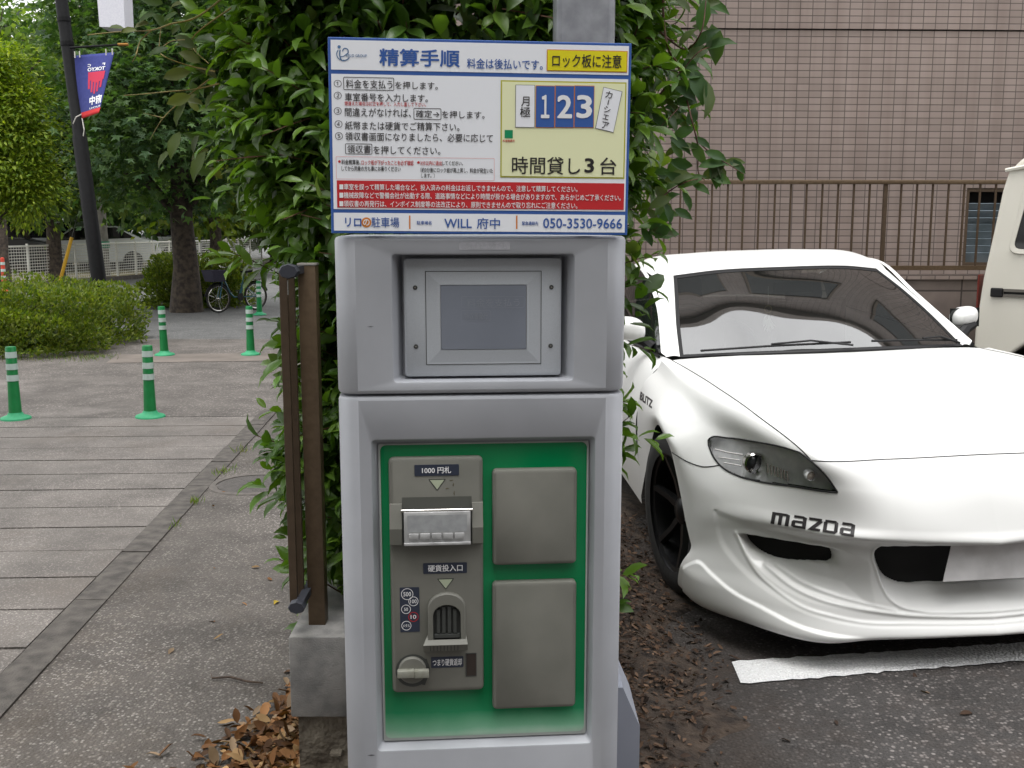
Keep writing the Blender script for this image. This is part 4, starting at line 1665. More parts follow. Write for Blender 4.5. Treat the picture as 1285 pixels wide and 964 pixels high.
# right panel
mb = MB()
q = B(628, 102.2, 784.8, 223.6)
rect(mb, q, w2, 0)
t = .0022
rect(mb, (q[0] + t, q[1] + t, q[2] - t, q[3] - t), w3, 1)
panel = mb.build('cream_panel', [M['olive_ink'], M['cream_ink']], sign)
mb = MB()
q = B(646.6, 106.8, 671, 160.4)
rect(mb, q, w4, 1)
rect(mb, (q[0] + .0008, q[1] + .0008, q[2] - .0008, q[3] - .0008), w5, 0)
mb.build('month_box', [M['sign_white'], M['grey_ink']], panel)
mb = MB()
for body, *q in (('月', 654, 121.5, 664.2, 133.5), ('極', 652.4, 134.5, 665.2, 147.2)):
    write(sf, body, B2(*q), None, '', w5 - .0005, .006, mb=mb)
mb.build('writing', M['black_ink'], panel)
for k, (x0, x1, ch) in enumerate(((671.8, 696.2, '1'), (696.2, 720.4, '2'), (720.4, 745.4, '3'))):
    ch = '１' if ch == '1' else ch
    mb = MB()
    q = B(x0, 107.6, x1, 160.8)
    rect(mb, q, w4, 1)
    rect(mb, (q[0] + .0009, q[1] + .0011, q[2] - .0009, q[3] - .0011), w5, 0)
    o = mb.build('numbered_bay', [M['blue_ink'], M['orange_ink']], panel)
    dw = 7.0 if ch == '１' else 2.9
    write(sf, ch, B2(x0 + dw, 119.5, x1 - dw, 148.6), M['white_ink'], 'numeral', w5 - .0005, .03, parent=o)
mb = MB()
P4 = [sf.uv(*p) for p in ((746.6, 161.4), (769.6, 166.8), (780.8, 115), (757, 109.4))]
quadf(mb, P4, w4, 1)
cx_ = sum(p[0] for p in P4) / 4; cz_ = sum(p[1] for p in P4) / 4
quadf(mb, [(cx_ + (p[0] - cx_) * .95, cz_ + (p[1] - cz_) * .975) for p in P4], w5, 0)
tilt = mb.build('tilted_bay', [M['sign_white'], M['grey_ink']], panel)
mb = MB()
for body, cx2, cy2, hw, hh in (('カ', 763.8, 119.2, 4.2, 4.4), ('|', 763, 128.6, .5, 3.2), ('シ', 761.6, 137.8, 4, 4.2), ('ェ', 759.8, 147.2, 3.4, 3), ('ア', 759.2, 157.6, 4.2, 4.4)):
    write(sf, body, B2(cx2 - hw, cy2 - hh, cx2 + hw, cy2 + hh), None, '', w5 - .0005, .008, rot=R(-12), mb=mb)
mb.build('writing', M['black_ink'], tilt)
mb = MB()
rect(mb, B(633.2, 163.4, 643.4, 173.6), w4)
mb.build('green_square', M['green_ink'], panel)
write(sf, '料金精算所', B2(630.8, 175.2, 645.8, 178.4), M['red_ink'], 'tiny_writing', w4, .012, parent=panel)
write(sf, '時間貸し', B2(642.4, 196.6, 728, 218.6), M['black_ink'], 'writing', w4, .008, parent=panel)
write(sf, '3', B2(733.4, 198.6, 745.2, 217), M['black_ink'], 'writing', w4, .03, parent=panel)
write(sf, '台', B2(753, 197.8, 773, 219.4), M['black_ink'], 'writing', w4, .008, parent=panel)
# red band
mb = MB()
rect(mb, B(423, 228.4, 783, 262), w2)
red = mb.build('red_band', M['red_ink'], sign)
mb = MB()
for body, *q in (('■車室を誤って精算した場合など、投入済みの料金はお返しできませんので、注意して精算してください。', 426, 230.6, 724.6, 238.4),
                 ('■機械故障などで警備会社が出動する際、道路事情などにより時間が掛かる場合がありますので、あらかじめご了承ください。', 426, 241, 778.8, 249),
                 ('■領収書の再発行は、インボイス制度等の法改正により、原則できませんので取り忘れにご注意ください。', 426, 251.6, 724.4, 259.6)):
    write(sf, body, B2(*q), None, '', w3, .012, mb=mb)
mb.build('warning_writing', M['white_ink'], red)
# footer
write(sf, 'リロ', B2(433, 273.2, 453.6, 284.6), M['blue_ink'], 'writing', w2, .03)
mb = MB()
disc(mb, *sf.uv(459.8, 279.2), 6.2 * (sf.uv(601, 280)[0] - sf.uv(600, 280)[0]), w2)
od = mb.build('orange_dot', M['orange_ink'], sign)
write(sf, 'の', B2(455.6, 275.2, 464, 283.2), M['white_ink'], 'writing', w3, .02, parent=od)
write(sf, '駐車場', B2(466, 272.6, 501, 285.4), M['blue_ink'], 'writing', w2, .006)
mb = MB()
for x in (514.2, 648.4):
    rect(mb, B(x - .9, 270.6, x + .9, 287.4), w2)
mb.build('orange_divider', M['orange_ink'], sign)
write(sf, '駐車場名', B2(523, 277.2, 541.6, 282), M['blue_ink'], 'small_writing', w2, .014)
write(sf, 'WILL', B2(557.6, 274.6, 592, 286), M['blue_ink'], 'writing', w2, .016)
write(sf, '府中', B2(598.4, 273.4, 627.4, 287.2), M['blue_ink'], 'writing', w2, .012)
write(sf, '緊急連絡先', B2(655, 277.8, 675.4, 282.6), M['blue_ink'], 'small_writing', w2, .016)
write(sf, '050-3530-9666', B2(681.6, 273.8, 780.4, 286.4), M['blue_ink'], 'phone_writing', w2, .016)

# ================================================================== steel pole behind the sign
p0 = at(732, 20, 2.22)
pw = 0.5 * 71 / F_PX * 2.22 * 1.0
root = empty('steel_pole', (p0.x, 2.22, 0), label='square grey galvanised steel pole rising behind the instruction sign', cat='pole')
mb = MB()
mb.box(p0.x - pw, 2.22 - pw, -.05, p0.x + pw, 2.22 + pw, 4.2, bev=.014)
mb.build('shaft', M['steel'], root, world=True, smooth=True, sharp=20)
mb = MB()
mb.box(p0.x - pw * 1.9, 2.22 - pw * 1.9, -.04, p0.x + pw * 1.9, 2.22 + pw * 1.9, .02, bev=.003)
mb.build('base_plate', M['steel'], root, world=True)

# ================================================================== brown gate post and folded gate bar
pb = at(398, 791, 2.26)
pxw = .5 * 22.3 / F_PX * 2.26
ztop = at(390, 333, 2.26).z
pxc = (at(398.5, 791, 2.26).x + at(389, 333, 2.26).x) / 2 - .0
root = empty('gate_post', (pb.x, 2.26 + pxw, .556), label='slim brown aluminium gate post standing on the block wall', cat='gate post')
mb = MB()
mb.box(pb.x - pxw, 2.26, .553, pb.x + pxw, 2.26 + 2 * pxw, ztop, bev=.002)
mb.build('post', M['brown_alu'], root, world=True, smooth=True, sharp=30)
mb = MB()
mb.box(pb.x - pxw - .001, 2.259, ztop, pb.x + pxw + .001, 2.261 + 2 * pxw, ztop + .004)
mb.build('top_cap', mat('pale_cap', S(150, 146, 140), None, rough=.4), root, world=True)
gx0 = at(372, 760, 2.20).x
gt, gb = at(366, 346, 2.2).z, at(374, 758, 2.2).z
root = empty('folding_gate', (gx0, 2.22, gb), label='folded brown trellis gate bars with dark end caps beside the post', cat='gate')
for k in range(2):
    mb = MB()
    xo = gx0 - .006 + .004 * k
    mb.box(xo - .0085, 2.20 + .05 * k, gb - .01, xo + .0085, 2.212 + .05 * k, gt + .005, bev=.001)
    mb.build('gate_bar', M['brown_dark'], root, world=True)
for (px, py, nm) in ((363, 340.5, 'top'), (373, 761, 'bottom')):
    c_ = at(px, py, 2.165)
    mb = MB()
    Mr = Matrix.Rotation(R(90), 4, 'X')
    mb.lathe([(.0001, .012), (.0185, .012), (.0215, .008), (.0215, -.01), (.0001, -.01)] if nm == 'top' else [(.0001, .012), (.017, .012), (.0195, .008), (.0195, -.01), (.0001, -.01)],
             n=8, loc=(c_.x, 2.165, c_.z), M=Mr, cap=False)
    for v in range(len(mb.V)):
        x, y, z = mb.V[v]
        mb.V[v] = (x, y, c_.z + (z - c_.z) * .74)
    mb.box(c_.x - .006, 2.17, c_.z - .008, c_.x + .012, 2.33, c_.z + .008)
    mb.build('end_cap', M['dark_cap'], root, world=True, smooth=True, sharp=25, fix=True)
# thin rod under the upper cap
mb = MB()
c_ = at(361, 352, 2.17)
mb.tube([(c_.x, 2.17, c_.z), (c_.x, 2.17, c_.z - .03)], .0016, 6)
mb.build('pin', M['chrome'], root, world=True)

# ================================================================== HEDGE behind the machine
HZ = np.array([.05, .3, .43, .6, .75, .87, 1.04, 1.21, 1.36, 1.51, 1.64, 1.78, 1.93, 2.14, 2.6])
HL = np.array([-.36, -.38, -.40, -.44, -.46, -.47, -.45, -.43, -.50, -.55, -.58, -.60, -.62, -.64, -.62])
HR = np.array([.06, .09, .10, .10, .10, .10, .09, .10, .15, .23, .26, .28, .31, .34, .36])
HG = np.array([(.048, .11, .022), (.062, .135, .026), (.08, .165, .032), (.105, .20, .04), (.05, .112, .028), (.068, .14, .028)])
HG = HG * np.array([1.18, 1.1, .72])
HY = np.array([(.13, .22, .045), (.16, .23, .055), (.10, .2, .035)])


def hedge_point(n):
    z = rng.uniform(.22, 2.55, n)
    xl = np.interp(z, HZ, HL); xr = np.interp(z, HZ, HR)
    xc, hw = (xl + xr) / 2, (xr - xl) / 2
    th = rng.uniform(-math.pi, math.pi, n)
    # denser on the camera side
    th = np.where((np.sin(th) > 0) & (rng.random(n) < .6), -th, th)
    e = 0.55
    cx, sy = np.sign(np.cos(th)) * np.abs(np.cos(th)) ** e, np.sign(np.sin(th)) * np.abs(np.sin(th)) ** e
    dep = np.where(z < .65, .55, .62)
    yc = 3.02
    depth_in = 1 - .35 * rng.random(n) ** 2
    lump = 1 + .10 * np.sin(z * 9 + th * 3) + .06 * np.sin(z * 17 - th * 5)
    P = np.stack([xc + hw * cx * depth_in * lump, yc + dep * sy * depth_in * lump, z], 1)
    out = norm(np.stack([cx / np.maximum(hw, .1), sy / dep, rng.normal(0, .25, n)], 1))
    return P, out


root = empty('hedge', (-.1, 3.0, 0), label='dense glossy evergreen hedge growing up behind the payment machine', cat='hedge')
nS = 4200
SP, SO = hedge_point(nS)
# keep the sprigs off the machine, post and pole
ok = ~((SP[:, 1] < 2.33))
SP, SO = SP[ok], SO[ok]
# single sprays showing past the right side of the machine and over the block wall
EX = [(788, 306, 2.5), (797, 322, 2.5), (792, 345, 2.52), (796, 362, 2.5), (790, 385, 2.5), (794, 402, 2.5), (788, 424, 2.5), (790, 446, 2.55), (784, 520, 2.5), (788, 542, 2.5), (784, 566, 2.52), (786, 590, 2.5), (780, 728, 2.5), (781, 762, 2.5),
      (360, 742, 2.42), (366, 756, 2.42), (368, 735, 2.42), (338, 556, 2.5), (346, 530, 2.5), (344, 600, 2.5), (350, 640, 2.5), (362, 690, 2.5), (310, 318, 2.5), (296, 340, 2.5), (318, 345, 2.5), (330, 400, 2.5), (345, 440, 2.5)]
for px, py, Y in EX:
    q = at(px, py, Y)
    s_ = 1 if px > 600 else -1
    SP = np.vstack([SP, [q.x - s_ * .085, q.y, q.z]])
    SO = np.vstack([SO, [s_ * .9, -.35, .1]])
up = np.array([0, 0, 1.0])
SD = norm(SO * .8 + up * rng.uniform(-.25, .7, (len(SP), 1)) + rng.normal(0, .3, SP.shape))
tw = MB()
LP, LA, LN, LL, LW, LT, LC = [], [], [], [], [], [], []
for p, d, o in zip(SP, SD, SO):
    ln = rng.uniform(.07, .19)
    nl = rng.integers(6, 12)
    a0 = rng.uniform(0, 6.28)
    side = np.cross(d, up); side /= max(np.linalg.norm(side), 1e-6)
    s2 = np.cross(side, d)
    young = rng.random() < .13
    base_t = (HY if young else HG)[rng.integers(0, 3 if young else len(HG))]
    if rng.random() < .45:
        tw.tube([Vector(p - d * .05), Vector(p + d * ln * .5 + up * .004), Vector(p + d * ln)], [.0022, .0017, .001], n=4, cap=False)
    for i in range(nl):
        t = (i + .6) / nl
        ang = a0 + i * 2.4
        rad = side * math.cos(ang) + s2 * math.sin(ang)
        ax = d * (.25 + .75 * t) + rad * (1.0 - .45 * t) - up * rng.uniform(-.05, .4)
        nn = up * .9 + d * .35 + o * .55 + rng.normal(0, .28, 3)
        L = rng.uniform(.046, .084) * (1 - .25 * (t > .85))
        LP.append(p + d * ln * t); LA.append(ax); LN.append(nn); LL.append(L); LW.append(L * rng.uniform(.19, .26))
        LT.append(base_t * rng.uniform(.75, 1.25)); LC.append(rng.uniform(-.05, .28))
LP = np.array(LP); LL = np.array(LL)
tip = LP + norm(np.array(LA)) * LL[:, None]
fy = np.minimum(LP[:, 1], tip[:, 1])
gl = (fy > 2.29)
sel = lambda a: np.asarray(a)[gl]
leaves('foliage', sel(LP), sel(LA), sel(LN), sel(LL), sel(LW), sel(LT), M['leaf_gloss'], 'ovate', root, sel(LC))
tw.build('twigs', M['twig'], root, world=True)
# inner leaves and stems so that the hedge is closed in depth
n = 19000
P, o = hedge_point(n)
c_ = np.stack([np.full(n, -.12), np.full(n, 3.02), P[:, 2]], 1)
P = c_ + (P - c_) * rng.uniform(.25, .92, (n, 1))
Ls = rng.uniform(.055, .085, n)
leaves('inner_foliage', P, o + rng.normal(0, .6, (n, 3)), o + up * .6 + rng.normal(0, .5, (n, 3)), Ls, Ls * .26, pick_tints(n, HG, .2), M['leaf_gloss'], 'ovate', root)
mb = MB()
for k in range(26):
    x, y = rng.uniform(-.30, .03), rng.uniform(2.7, 3.5)
    pts = [(x, y, -.02)]
    for j in range(1, 7):
        pts.append((x + rng.normal(0, .03) * j + (x + .14) * .06 * j, y + rng.normal(0, .04) * j, j * .36))
    mb.tube(pts, [.014 - .0018 * j for j in range(7)], n=6)
mb.build('stems', M['bark'], root, world=True)

# creeper climbing through the hedge: thin stems with larger soft leaves
VL = np.array([(.05, .11, .03), (.07, .13, .04), (.085, .12, .045), (.045, .095, .035)])
VO = np.array([(.10, .12, .035), (.07, .1, .03), (.12, .13, .045), (.05, .085, .028)])


def creeper(label, paths, cols, Lr, spots, nleaf=3):
    p0 = paths[0][1][0]
    b = at(p0[0], p0[1], paths[0][0])
    r_ = empty('creeper', (b.x, b.y, max(b.z - .3, .1)), label=label, cat='creeper')
    mb = MB()
    P, A, Nn, L, T = [], [], [], [], []
    for Y, pts, rad in paths:
        W = [at(px, py, Y + .03 * math.sin(i * 2.1)) for i, (px, py) in enumerate(pts)]
        # smooth
        Q = []
        for i in range(len(W) - 1):
            q0, q1, q2, q3 = W[max(i - 1, 0)], W[i], W[i + 1], W[min(i + 2, len(W) - 1)]
            for k in range(5):
                t = k / 5
                Q.append(0.5 * ((2 * q1) + (q2 - q0) * t + (2 * q0 - 5 * q1 + 4 * q2 - q3) * t * t + (-q0 + 3 * q1 - 3 * q2 + q3) * t ** 3))
        Q.append(W[-1])
        mb.tube(Q, [rad * (1 - .6 * i / len(Q)) for i in range(len(Q))], n=5)
    mb.build('stem', M['twig'] if cols is VL else M['twig_green'], r_, world=True)
    for Y, px, py, ang, Lp, droop in spots:
        c = at(px, py, Y)
        a = Vector((math.cos(R(ang)), -.25 + rng.normal(0, .2), math.sin(R(ang)))) 
        P.append(c); A.append(a); Nn.append((rng.normal(0, .3), -.8, .55 + rng.normal(0, .3))); L.append(Lp); T.append(cols[rng.integers(0, len(cols))] * rng.uniform(.8, 1.2))
    L = np.array(L)
    leaves('foliage', np.array([tuple(p) for p in P]), np.array([tuple(a) for a in A]), np.array(Nn), L, L * rng.uniform(.2, .28, len(L)), np.array(T), M['leaf_soft'], 'ovate', r_, rng.uniform(0, .35, len(L)))
    return r_


YV = 2.45
sp = []
for px, py, ang, L in ((868, 88, -70, .085), (886, 100, -85, .09), (872, 160, 200, .06), (862, 158, 60, .05), (868, 178, -60, .06), (870, 172, -30, .05), (876, 186, 170, .05), (884, 190, -20, .055),
                       (893, 200, -75, .07), (900, 205, -60, .05), (876, 210, 20, .07), (905, 206, 10, .055), (915, 200, -40, .05), (880, 224, 30, .06), (868, 230, -30, .05), (892, 220, -20, .05),
                       (862, 232, 150, .055), (850, 236, 30, .07), (856, 240, -60, .05), (843, 248, 200, .06), (835, 255, -70, .05), (846, 262, -30, .05), (878, 40, 80, .075), (893, 30, -80, .09), (870, 60, 40, .07), (880, 62, 15, .08),
                       (860, 74, 30, .07), (850, 96, 10, .06), (846, 110, -20, .06), (852, 60, 60, .06), (845, 130, 10, .055), (840, 172, -30, .06), (842, 200, -20, .055), (902, 214, -90, .04), (925, 212, -60, .035)):
    sp.append((YV, px, py, ang, L, 0))
for k in range(60):
    py = rng.uniform(-40, 300)
    px = np.interp(py, [-40, 60, 130, 200, 300], [890, 868, 846, 842, 822]) - abs(rng.normal(0, 14))
    sp.append((YV + rng.uniform(0, .2), px, py, rng.uniform(-60, 60), rng.uniform(.04, .07), 0))
creeper('leafy creeper hanging from the hedge in front of the brown tiles', [
    (YV, [(835, -60), (832, 10), (838, 60), (850, 80), (858, 110), (868, 150), (876, 185), (876, 215), (884, 226)], .0032),
    (YV, [(876, 178), (895, 195), (915, 207), (932, 218)], .002), (YV, [(885, 100), (862, 124), (840, 148), (822, 165)], .002),
    (YV, [(826, 120), (850, 96), (876, 66), (896, 58)], .0022), (YV, [(815, 262), (840, 240), (862, 228), (880, 224)], .0022), (YV, [(828, 40), (860, 62), (880, 40), (886, 0)], .0028)], VL, .06, sp)
sp = []
for k in range(34):
    py = rng.uniform(-30, 230)
    px = np.interp(py, [-30, 40, 110, 180, 230], [225, 215, 246, 252, 270]) + abs(rng.normal(0, 22))
    sp.append((2.5 + rng.uniform(0, .3), px, py, rng.uniform(120, 250), rng.uniform(.03, .06), 0))
for px, py, ang, L in ((240, 120, 200, .06), (233, 128, 240, .06), (226, 165, 250, .07), (250, 170, 230, .06), (214, 190, 215, .05), (258, 190, 240, .075), (205, 5, 160, .06), (196, 18, 190, .05), (188, 30, 175, .05), (172, 38, 180, .04), (156, 36, 170, .035), (212, 60, 200, .05),
                       (240, 90, 190, .07), (246, 60, 150, .06)):
    sp.append((2.5, px, py, ang, L, 0))
creeper('thin tendrils of an olive-leaved creeper reaching out of the hedge over the footway', [
    (2.5, [(300, -20), (250, 20), (215, 30), (190, 38), (150, 40), (110, 44)], .0026), (2.5, [(190, 38), (176, 52), (171, 68), (166, 78)], .0018), (2.5, [(171, 66), (178, 74)], .0014),
    (2.5, [(275, 105), (245, 112), (212, 115), (182, 118), (155, 120)], .002), (2.5, [(262, 100), (230, 125), (205, 148), (188, 176)], .0018), (2.5, [(205, 148), (192, 145), (180, 142)], .0012),
    (2.5, [(270, 90), (235, 82), (208, 72), (200, 62), (202, 35)], .002), (2.5, [(200, 62), (215, 52), (232, 50)], .0013), (2.5, [(290, 10), (240, 50), (262, 80)], .0022)], VO, .06, sp)

# ================================================================== trimmed azalea bushes
AZ = np.array([(.10, .135, .02), (.125, .155, .026), (.08, .115, .02), (.14, .16, .035), (.055, .09, .02)])


AZ = AZ * np.array([1.08, 1.12, .8])


def bush(label, c, rx, ry, h, n, L=.05, cols=AZ, seed=1):
    r_ = empty('azalea_bush', (c[0], c[1], 0), label=label, cat='bush')
    r = np.random.default_rng(seed)
    d = norm(r.normal(size=(n, 3)))
    d[:, 2] = np.abs(d[:, 2]) * 1.0 - .12
    e = .6
    s = np.sign(d) * np.abs(d) ** e
    s /= np.maximum((np.abs(s) ** 3.2).sum(1, keepdims=True) ** (1 / 3.2), 1e-6)
    lump = 1 + .05 * np.sin(d[:, :1] * 9 + seed) + .05 * np.sin(d[:, 1:2] * 12) + .04 * np.sin(d[:, 2:] * 15 + d[:, :1] * 8)
    dep = 1 - .22 * r.random((n, 1)) ** 2.2
    P = s * lump * dep * np.array([rx, ry, h * .94]) + np.array([c[0], c[1], .06])
    P[:, 2] = np.maximum(P[:, 2], .04 + .05 * r.random(n))
    out = norm(s / np.array([rx, ry, h]))
    A = norm(out * .6 + np.array([0, 0, .5]) + r.normal(0, .55, (n, 3)))
    Nn = out * .5 + np.array([0, 0, .8]) + r.normal(0, .5, (n, 3))
    Ls = r.uniform(.6, 1.25, n) * L
    k = r.integers(0, len(cols), n)
    T = cols[k] * r.uniform(.75, 1.3, (n, 1))
    leaves('foliage', P, A, Nn, Ls, Ls * .24, T, M['leaf_soft'], 'diamond', r_)
    mb = MB()
    for k in range(24):
        a = r.uniform(0, 6.28)
        f = r.uniform(.4, .85)
        mb.tube([(c[0] + rx * .2 * math.cos(a), c[1] + ry * .2 * math.sin(a), -.02), (c[0] + rx * f * .6 * math.cos(a), c[1] + ry * f * .6 * math.sin(a), h * .35),
                 (c[0] + rx * f * math.cos(a), c[1] + ry * f * math.sin(a), h * .75)], [.016, .011, .005], n=5)
    mb.build('stems', M['bark'], r_, world=True)
    # dense core so that daylight does not pass straight through
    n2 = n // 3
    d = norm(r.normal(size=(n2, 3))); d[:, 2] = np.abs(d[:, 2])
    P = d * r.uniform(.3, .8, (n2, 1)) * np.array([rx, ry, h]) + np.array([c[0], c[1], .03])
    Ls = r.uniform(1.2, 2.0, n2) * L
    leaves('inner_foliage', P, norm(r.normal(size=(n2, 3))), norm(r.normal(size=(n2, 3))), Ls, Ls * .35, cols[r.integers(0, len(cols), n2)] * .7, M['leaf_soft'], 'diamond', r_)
    return r_


b1 = gnd(70, 444)
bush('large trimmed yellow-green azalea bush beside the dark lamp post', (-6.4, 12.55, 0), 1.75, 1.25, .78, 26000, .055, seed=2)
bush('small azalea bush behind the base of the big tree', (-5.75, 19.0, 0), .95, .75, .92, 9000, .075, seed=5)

# ================================================================== trees
TD = .82 * np.array([(.042, .095, .03), (.058, .12, .036), (.08, .15, .045), (.05, .105, .042), (.10, .17, .055)])
TM = np.array([(.075, .125, .03), (.095, .15, .036), (.06, .11, .028), (.12, .17, .042)])
TY = np.array([(.16, .23, .022), (.2, .27, .03), (.12, .19, .02), (.23, .29, .04), (.09, .155, .022)])


TY = TY * np.array([1.12, 1.08, .9])


def tree(name, label, base, tr, th, blobs, n, L, cols, shape='diamond', cat='tree', group=None, clump=.5, per=70, seed=1, lean=(0, 0), wide=.3, glossy=False, limbs=14):
    r = np.random.default_rng(seed)
    root = empty(name, base, label=label, cat=cat, group=group)
    base = np.array(base, float)
    top = base + np.array([lean[0], lean[1], th])
    mb = MB()
    pts, rads = [], []
    for k in range(9):
        t = k / 8
        p = base * (1 - t) + top * t + np.array([r.normal(0, .03), r.normal(0, .03), 0]) * (k > 0)
        pts.append(p); rads.append(tr * (1.0 - .6 * t) * (1.35 if k == 0 else 1.05 if k == 1 else 1))
    pts[0][2] -= .05
    mb.tube(pts, rads, n=12)
    B_ = np.array([b[:3] for b in blobs]); S_ = np.array([b[3:6] for b in blobs])
    for k in range(limbs):
        i = r.integers(0, len(blobs))
        e = B_[i] + r.normal(0, .45, 3) * S_[i] * .6
        j = min(8, max(2, int(np.clip((e[2] - base[2]) / th * 6, 2, 8))))
        s = pts[j]
        m_ = (s + e) / 2 + np.array([0, 0, .12 * np.linalg.norm(e - s)])
        mb.tube([s, m_, e], [rads[j] * .42, rads[j] * .26, .012], n=6)
    mb.build('trunk', M['bark'], root, world=True, smooth=True, sharp=60)
    w = S_.prod(1) ** (2 / 3); w /= w.sum()
    nc = max(4, n // per)
    P, A, Nn = [], [], []
    for c in range(nc):
        i = r.choice(len(blobs), p=w)
        d = norm(r.normal(size=3))
        q = B_[i] + d * S_[i] * (.55 + .5 * r.random() ** .6)
        cs = clump * r.uniform(.6, 1.3)
        off = r.normal(0, 1, (per, 3)) * cs * np.array([.55, .55, .34])
        P.append(q + off)
        od = norm(off + d * cs * .4)
        A.append(od + r.normal(0, .4, (per, 3)) - np.array([0, 0, .25]))
        Nn.append(np.array([0, 0, 1.0]) + d * .45 + r.normal(0, .4, (per, 3)))
    P, A, Nn = np.concatenate(P), np.concatenate(A), np.concatenate(Nn)
    keep = P[:, 2] > base[2] + .3
    P, A, Nn = P[keep], A[keep], Nn[keep]
    m_ = len(P)
    Ls = r.uniform(.6, 1.3, m_) * L
    T = cols[r.integers(0, len(cols), m_)] * r.uniform(.75, 1.3, (m_, 1))
    leaves('crown', P, A, Nn, Ls, Ls * wide, T, M['leaf_gloss' if glossy else 'leaf_soft'], shape, root)
    return root


# the broad dark tree at the turn of the path, low star-leaved branches
tb = gnd(234, 391)
tX, tY = tb.x, tb.y
PXM = tY / F_PX
blobs = []
for px, py, dy, rx, rz, ry in ((150, 110, -.5, 1.1, .9, 1.2), (205, 150, -1.2, 1.2, .9, 1.2), (260, 110, -.6, 1.3, 1.0, 1.3), (170, 200, -.2, .9, .6, 1.0), (215, 225, .4, 1.1, .5, 1.2), (280, 215, .2, 1.1, .6, 1.2),
                          (165, 40, 0, 1.3, 1.1, 1.4), (215, 60, -.5, 1.4, 1.1, 1.4), (290, 40, .3, 1.5, 1.2, 1.5), (180, -40, .5, 2.2, 1.6, 2.2), (260, -60, .5, 2.4, 1.8, 2.4), (130, 160, .5, .8, .7, 1), (345, 130, .5, 1.5, 1.6, 1.4), (150, -30, 1.2, 1.0, 1.0, 1.0)):
    c_ = at(px, py, tY + dy)
    blobs.append((c_.x, c_.y, c_.z, rx, ry, rz))
tree('broadleaf_tree', 'big dark star-leaved tree whose thick trunk stands at the bend of the path', (tX, tY, 0), .215, 6.2, blobs, 21000, .15, TD, 'star', per=80, clump=.55, seed=11, wide=.62, limbs=22)
# fine yellow-green tree at the left edge
c_ = at(-25, 290, 16)
blobs = []
for px, py, rx, rz in ((2, 120, .5, .65), (-30, 180, .9, 1.0), (18, 200, .45, .65), (20, 150, .5, .5), (38, 240, .3, .45), (-15, 100, .5, .5)):
    q = at(px, py, 16)
    blobs.append((q.x, q.y, q.z, rx, rx, rz))
tree('conifer_tree', 'bright yellow-green fine-leaved tree at the left edge of the view', (c_.x, 16.2, 0), .13, 3.0, blobs, 30000, .085, TY, 'diamond', per=110, clump=.33, seed=12, wide=.2)


def dark_tree(px, Y, trunk, blobs_px, n, L, cols, label, seed, name='park_tree', th=6, **kw):
    b_ = at(px, 300, Y)
    bl = []
    for qx, qy, rx, rz in blobs_px:
        q = at(qx, qy, Y + rng.uniform(-1, 1))
        bl.append((q.x, q.y, q.z, rx, rx * .9, rz))
    return tree(name, label, (b_.x, Y, 0), trunk, th, bl, n, L, cols, seed=seed, **kw)


dark_tree(68, 27, .2, [(60, 190, 1.8, 1.5), (95, 120, 1.9, 1.7), (110, 190, 1.5, 1.3), (85, 232, 1.6, .6), (130, 70, 1.5, 1.3), (65, 125, 1.5, 1.3), (140, 225, 1.5, .8)], 12000, .24, TM, 'mid-green tree behind the lamp post, in front of the parked cars', 21, clump=.8, th=5)
dark_tree(28, 33, .26, [(30, 120, 2, 1.3), (0, 190, 2.6, 1.8), (20, 240, 2.2, .7), (-50, 130, 2.6, 2.0), (70, 236, 2, .7), (-40, 30, 1.5, .5)], 9000, .32, TD, 'dark tree behind the yellow-green one at the left edge', 22, clump=1.0, th=5)
dark_tree(150, 36, .3, [(150, 215, 2.8, 1.5), (190, 160, 2.8, 2.2), (120, 150, 2.5, 2), (170, 90, 3, 2.2), (125, 80, 2.2, 1.6), (180, 250, 2.2, .7), (160, -10, 2.6, 1.6)], 11000, .36, TD, 'tall dark tree beyond the mesh fence, behind the pale utility pole', 23, clump=1.1, th=8)
dark_tree(200, 44, .34, [(200, 215, 3.2, 1.6), (260, 180, 3.4, 2.4), (250, 250, 3, .8), (300, 235, 3.2, 1.4), (310, 120, 4, 2.6), (330, 200, 3, 2.6), (340, 30, 4, 2.4)], 13000, .42, TD, 'far dark tree seen past the thick trunk beyond the fence', 24, clump=1.3, th=9)
dark_tree(100, 52, .36, [(60, 235, 4, 1.4), (100, 200, 4, 2.6), (20, 215, 4, 2.0), (-40, 220, 4, 2.0), (140, 215, 4, 2.2), (60, 165, 4.2, 2.4), (120, 110, 4, 2.6), (20, 160, 4, 1.8)], 12000, .5, TD, 'farthest dark tree above the parked cars', 25, clump=1.5, th=9)
dark_tree(350, 40, .3, [(330, 240, 3, 2), (360, 160, 3.2, 3), (340, 80, 3.4, 3), (400, 220, 3.4, 2.6), (300, 270, 2.2, 1.0)], 8000, .4, TM, 'green tree half hidden behind the left side of the hedge', 26, clump=1.2, th=8)
dark_tree(270, 30, .2, [(265, 262, 1.8, .5), (290, 225, 1.6, 1.0), (250, 235, 1.2, .6), (310, 180, 1.8, 1.4)], 5000, .26, TY * .6, 'light green young tree right of the thick trunk', 27, clump=.8, th=4)
dark_tree(2, 24, .14, [(2, 12, .5, .22), (40, 52, .9, .25), (-30, 60, 1.2, .5), (-60, 20, 1.6, 1)], 1900, .2, TM, 'thin high branches of a tree crossing the pale sky', 28, clump=.6, th=5.5)

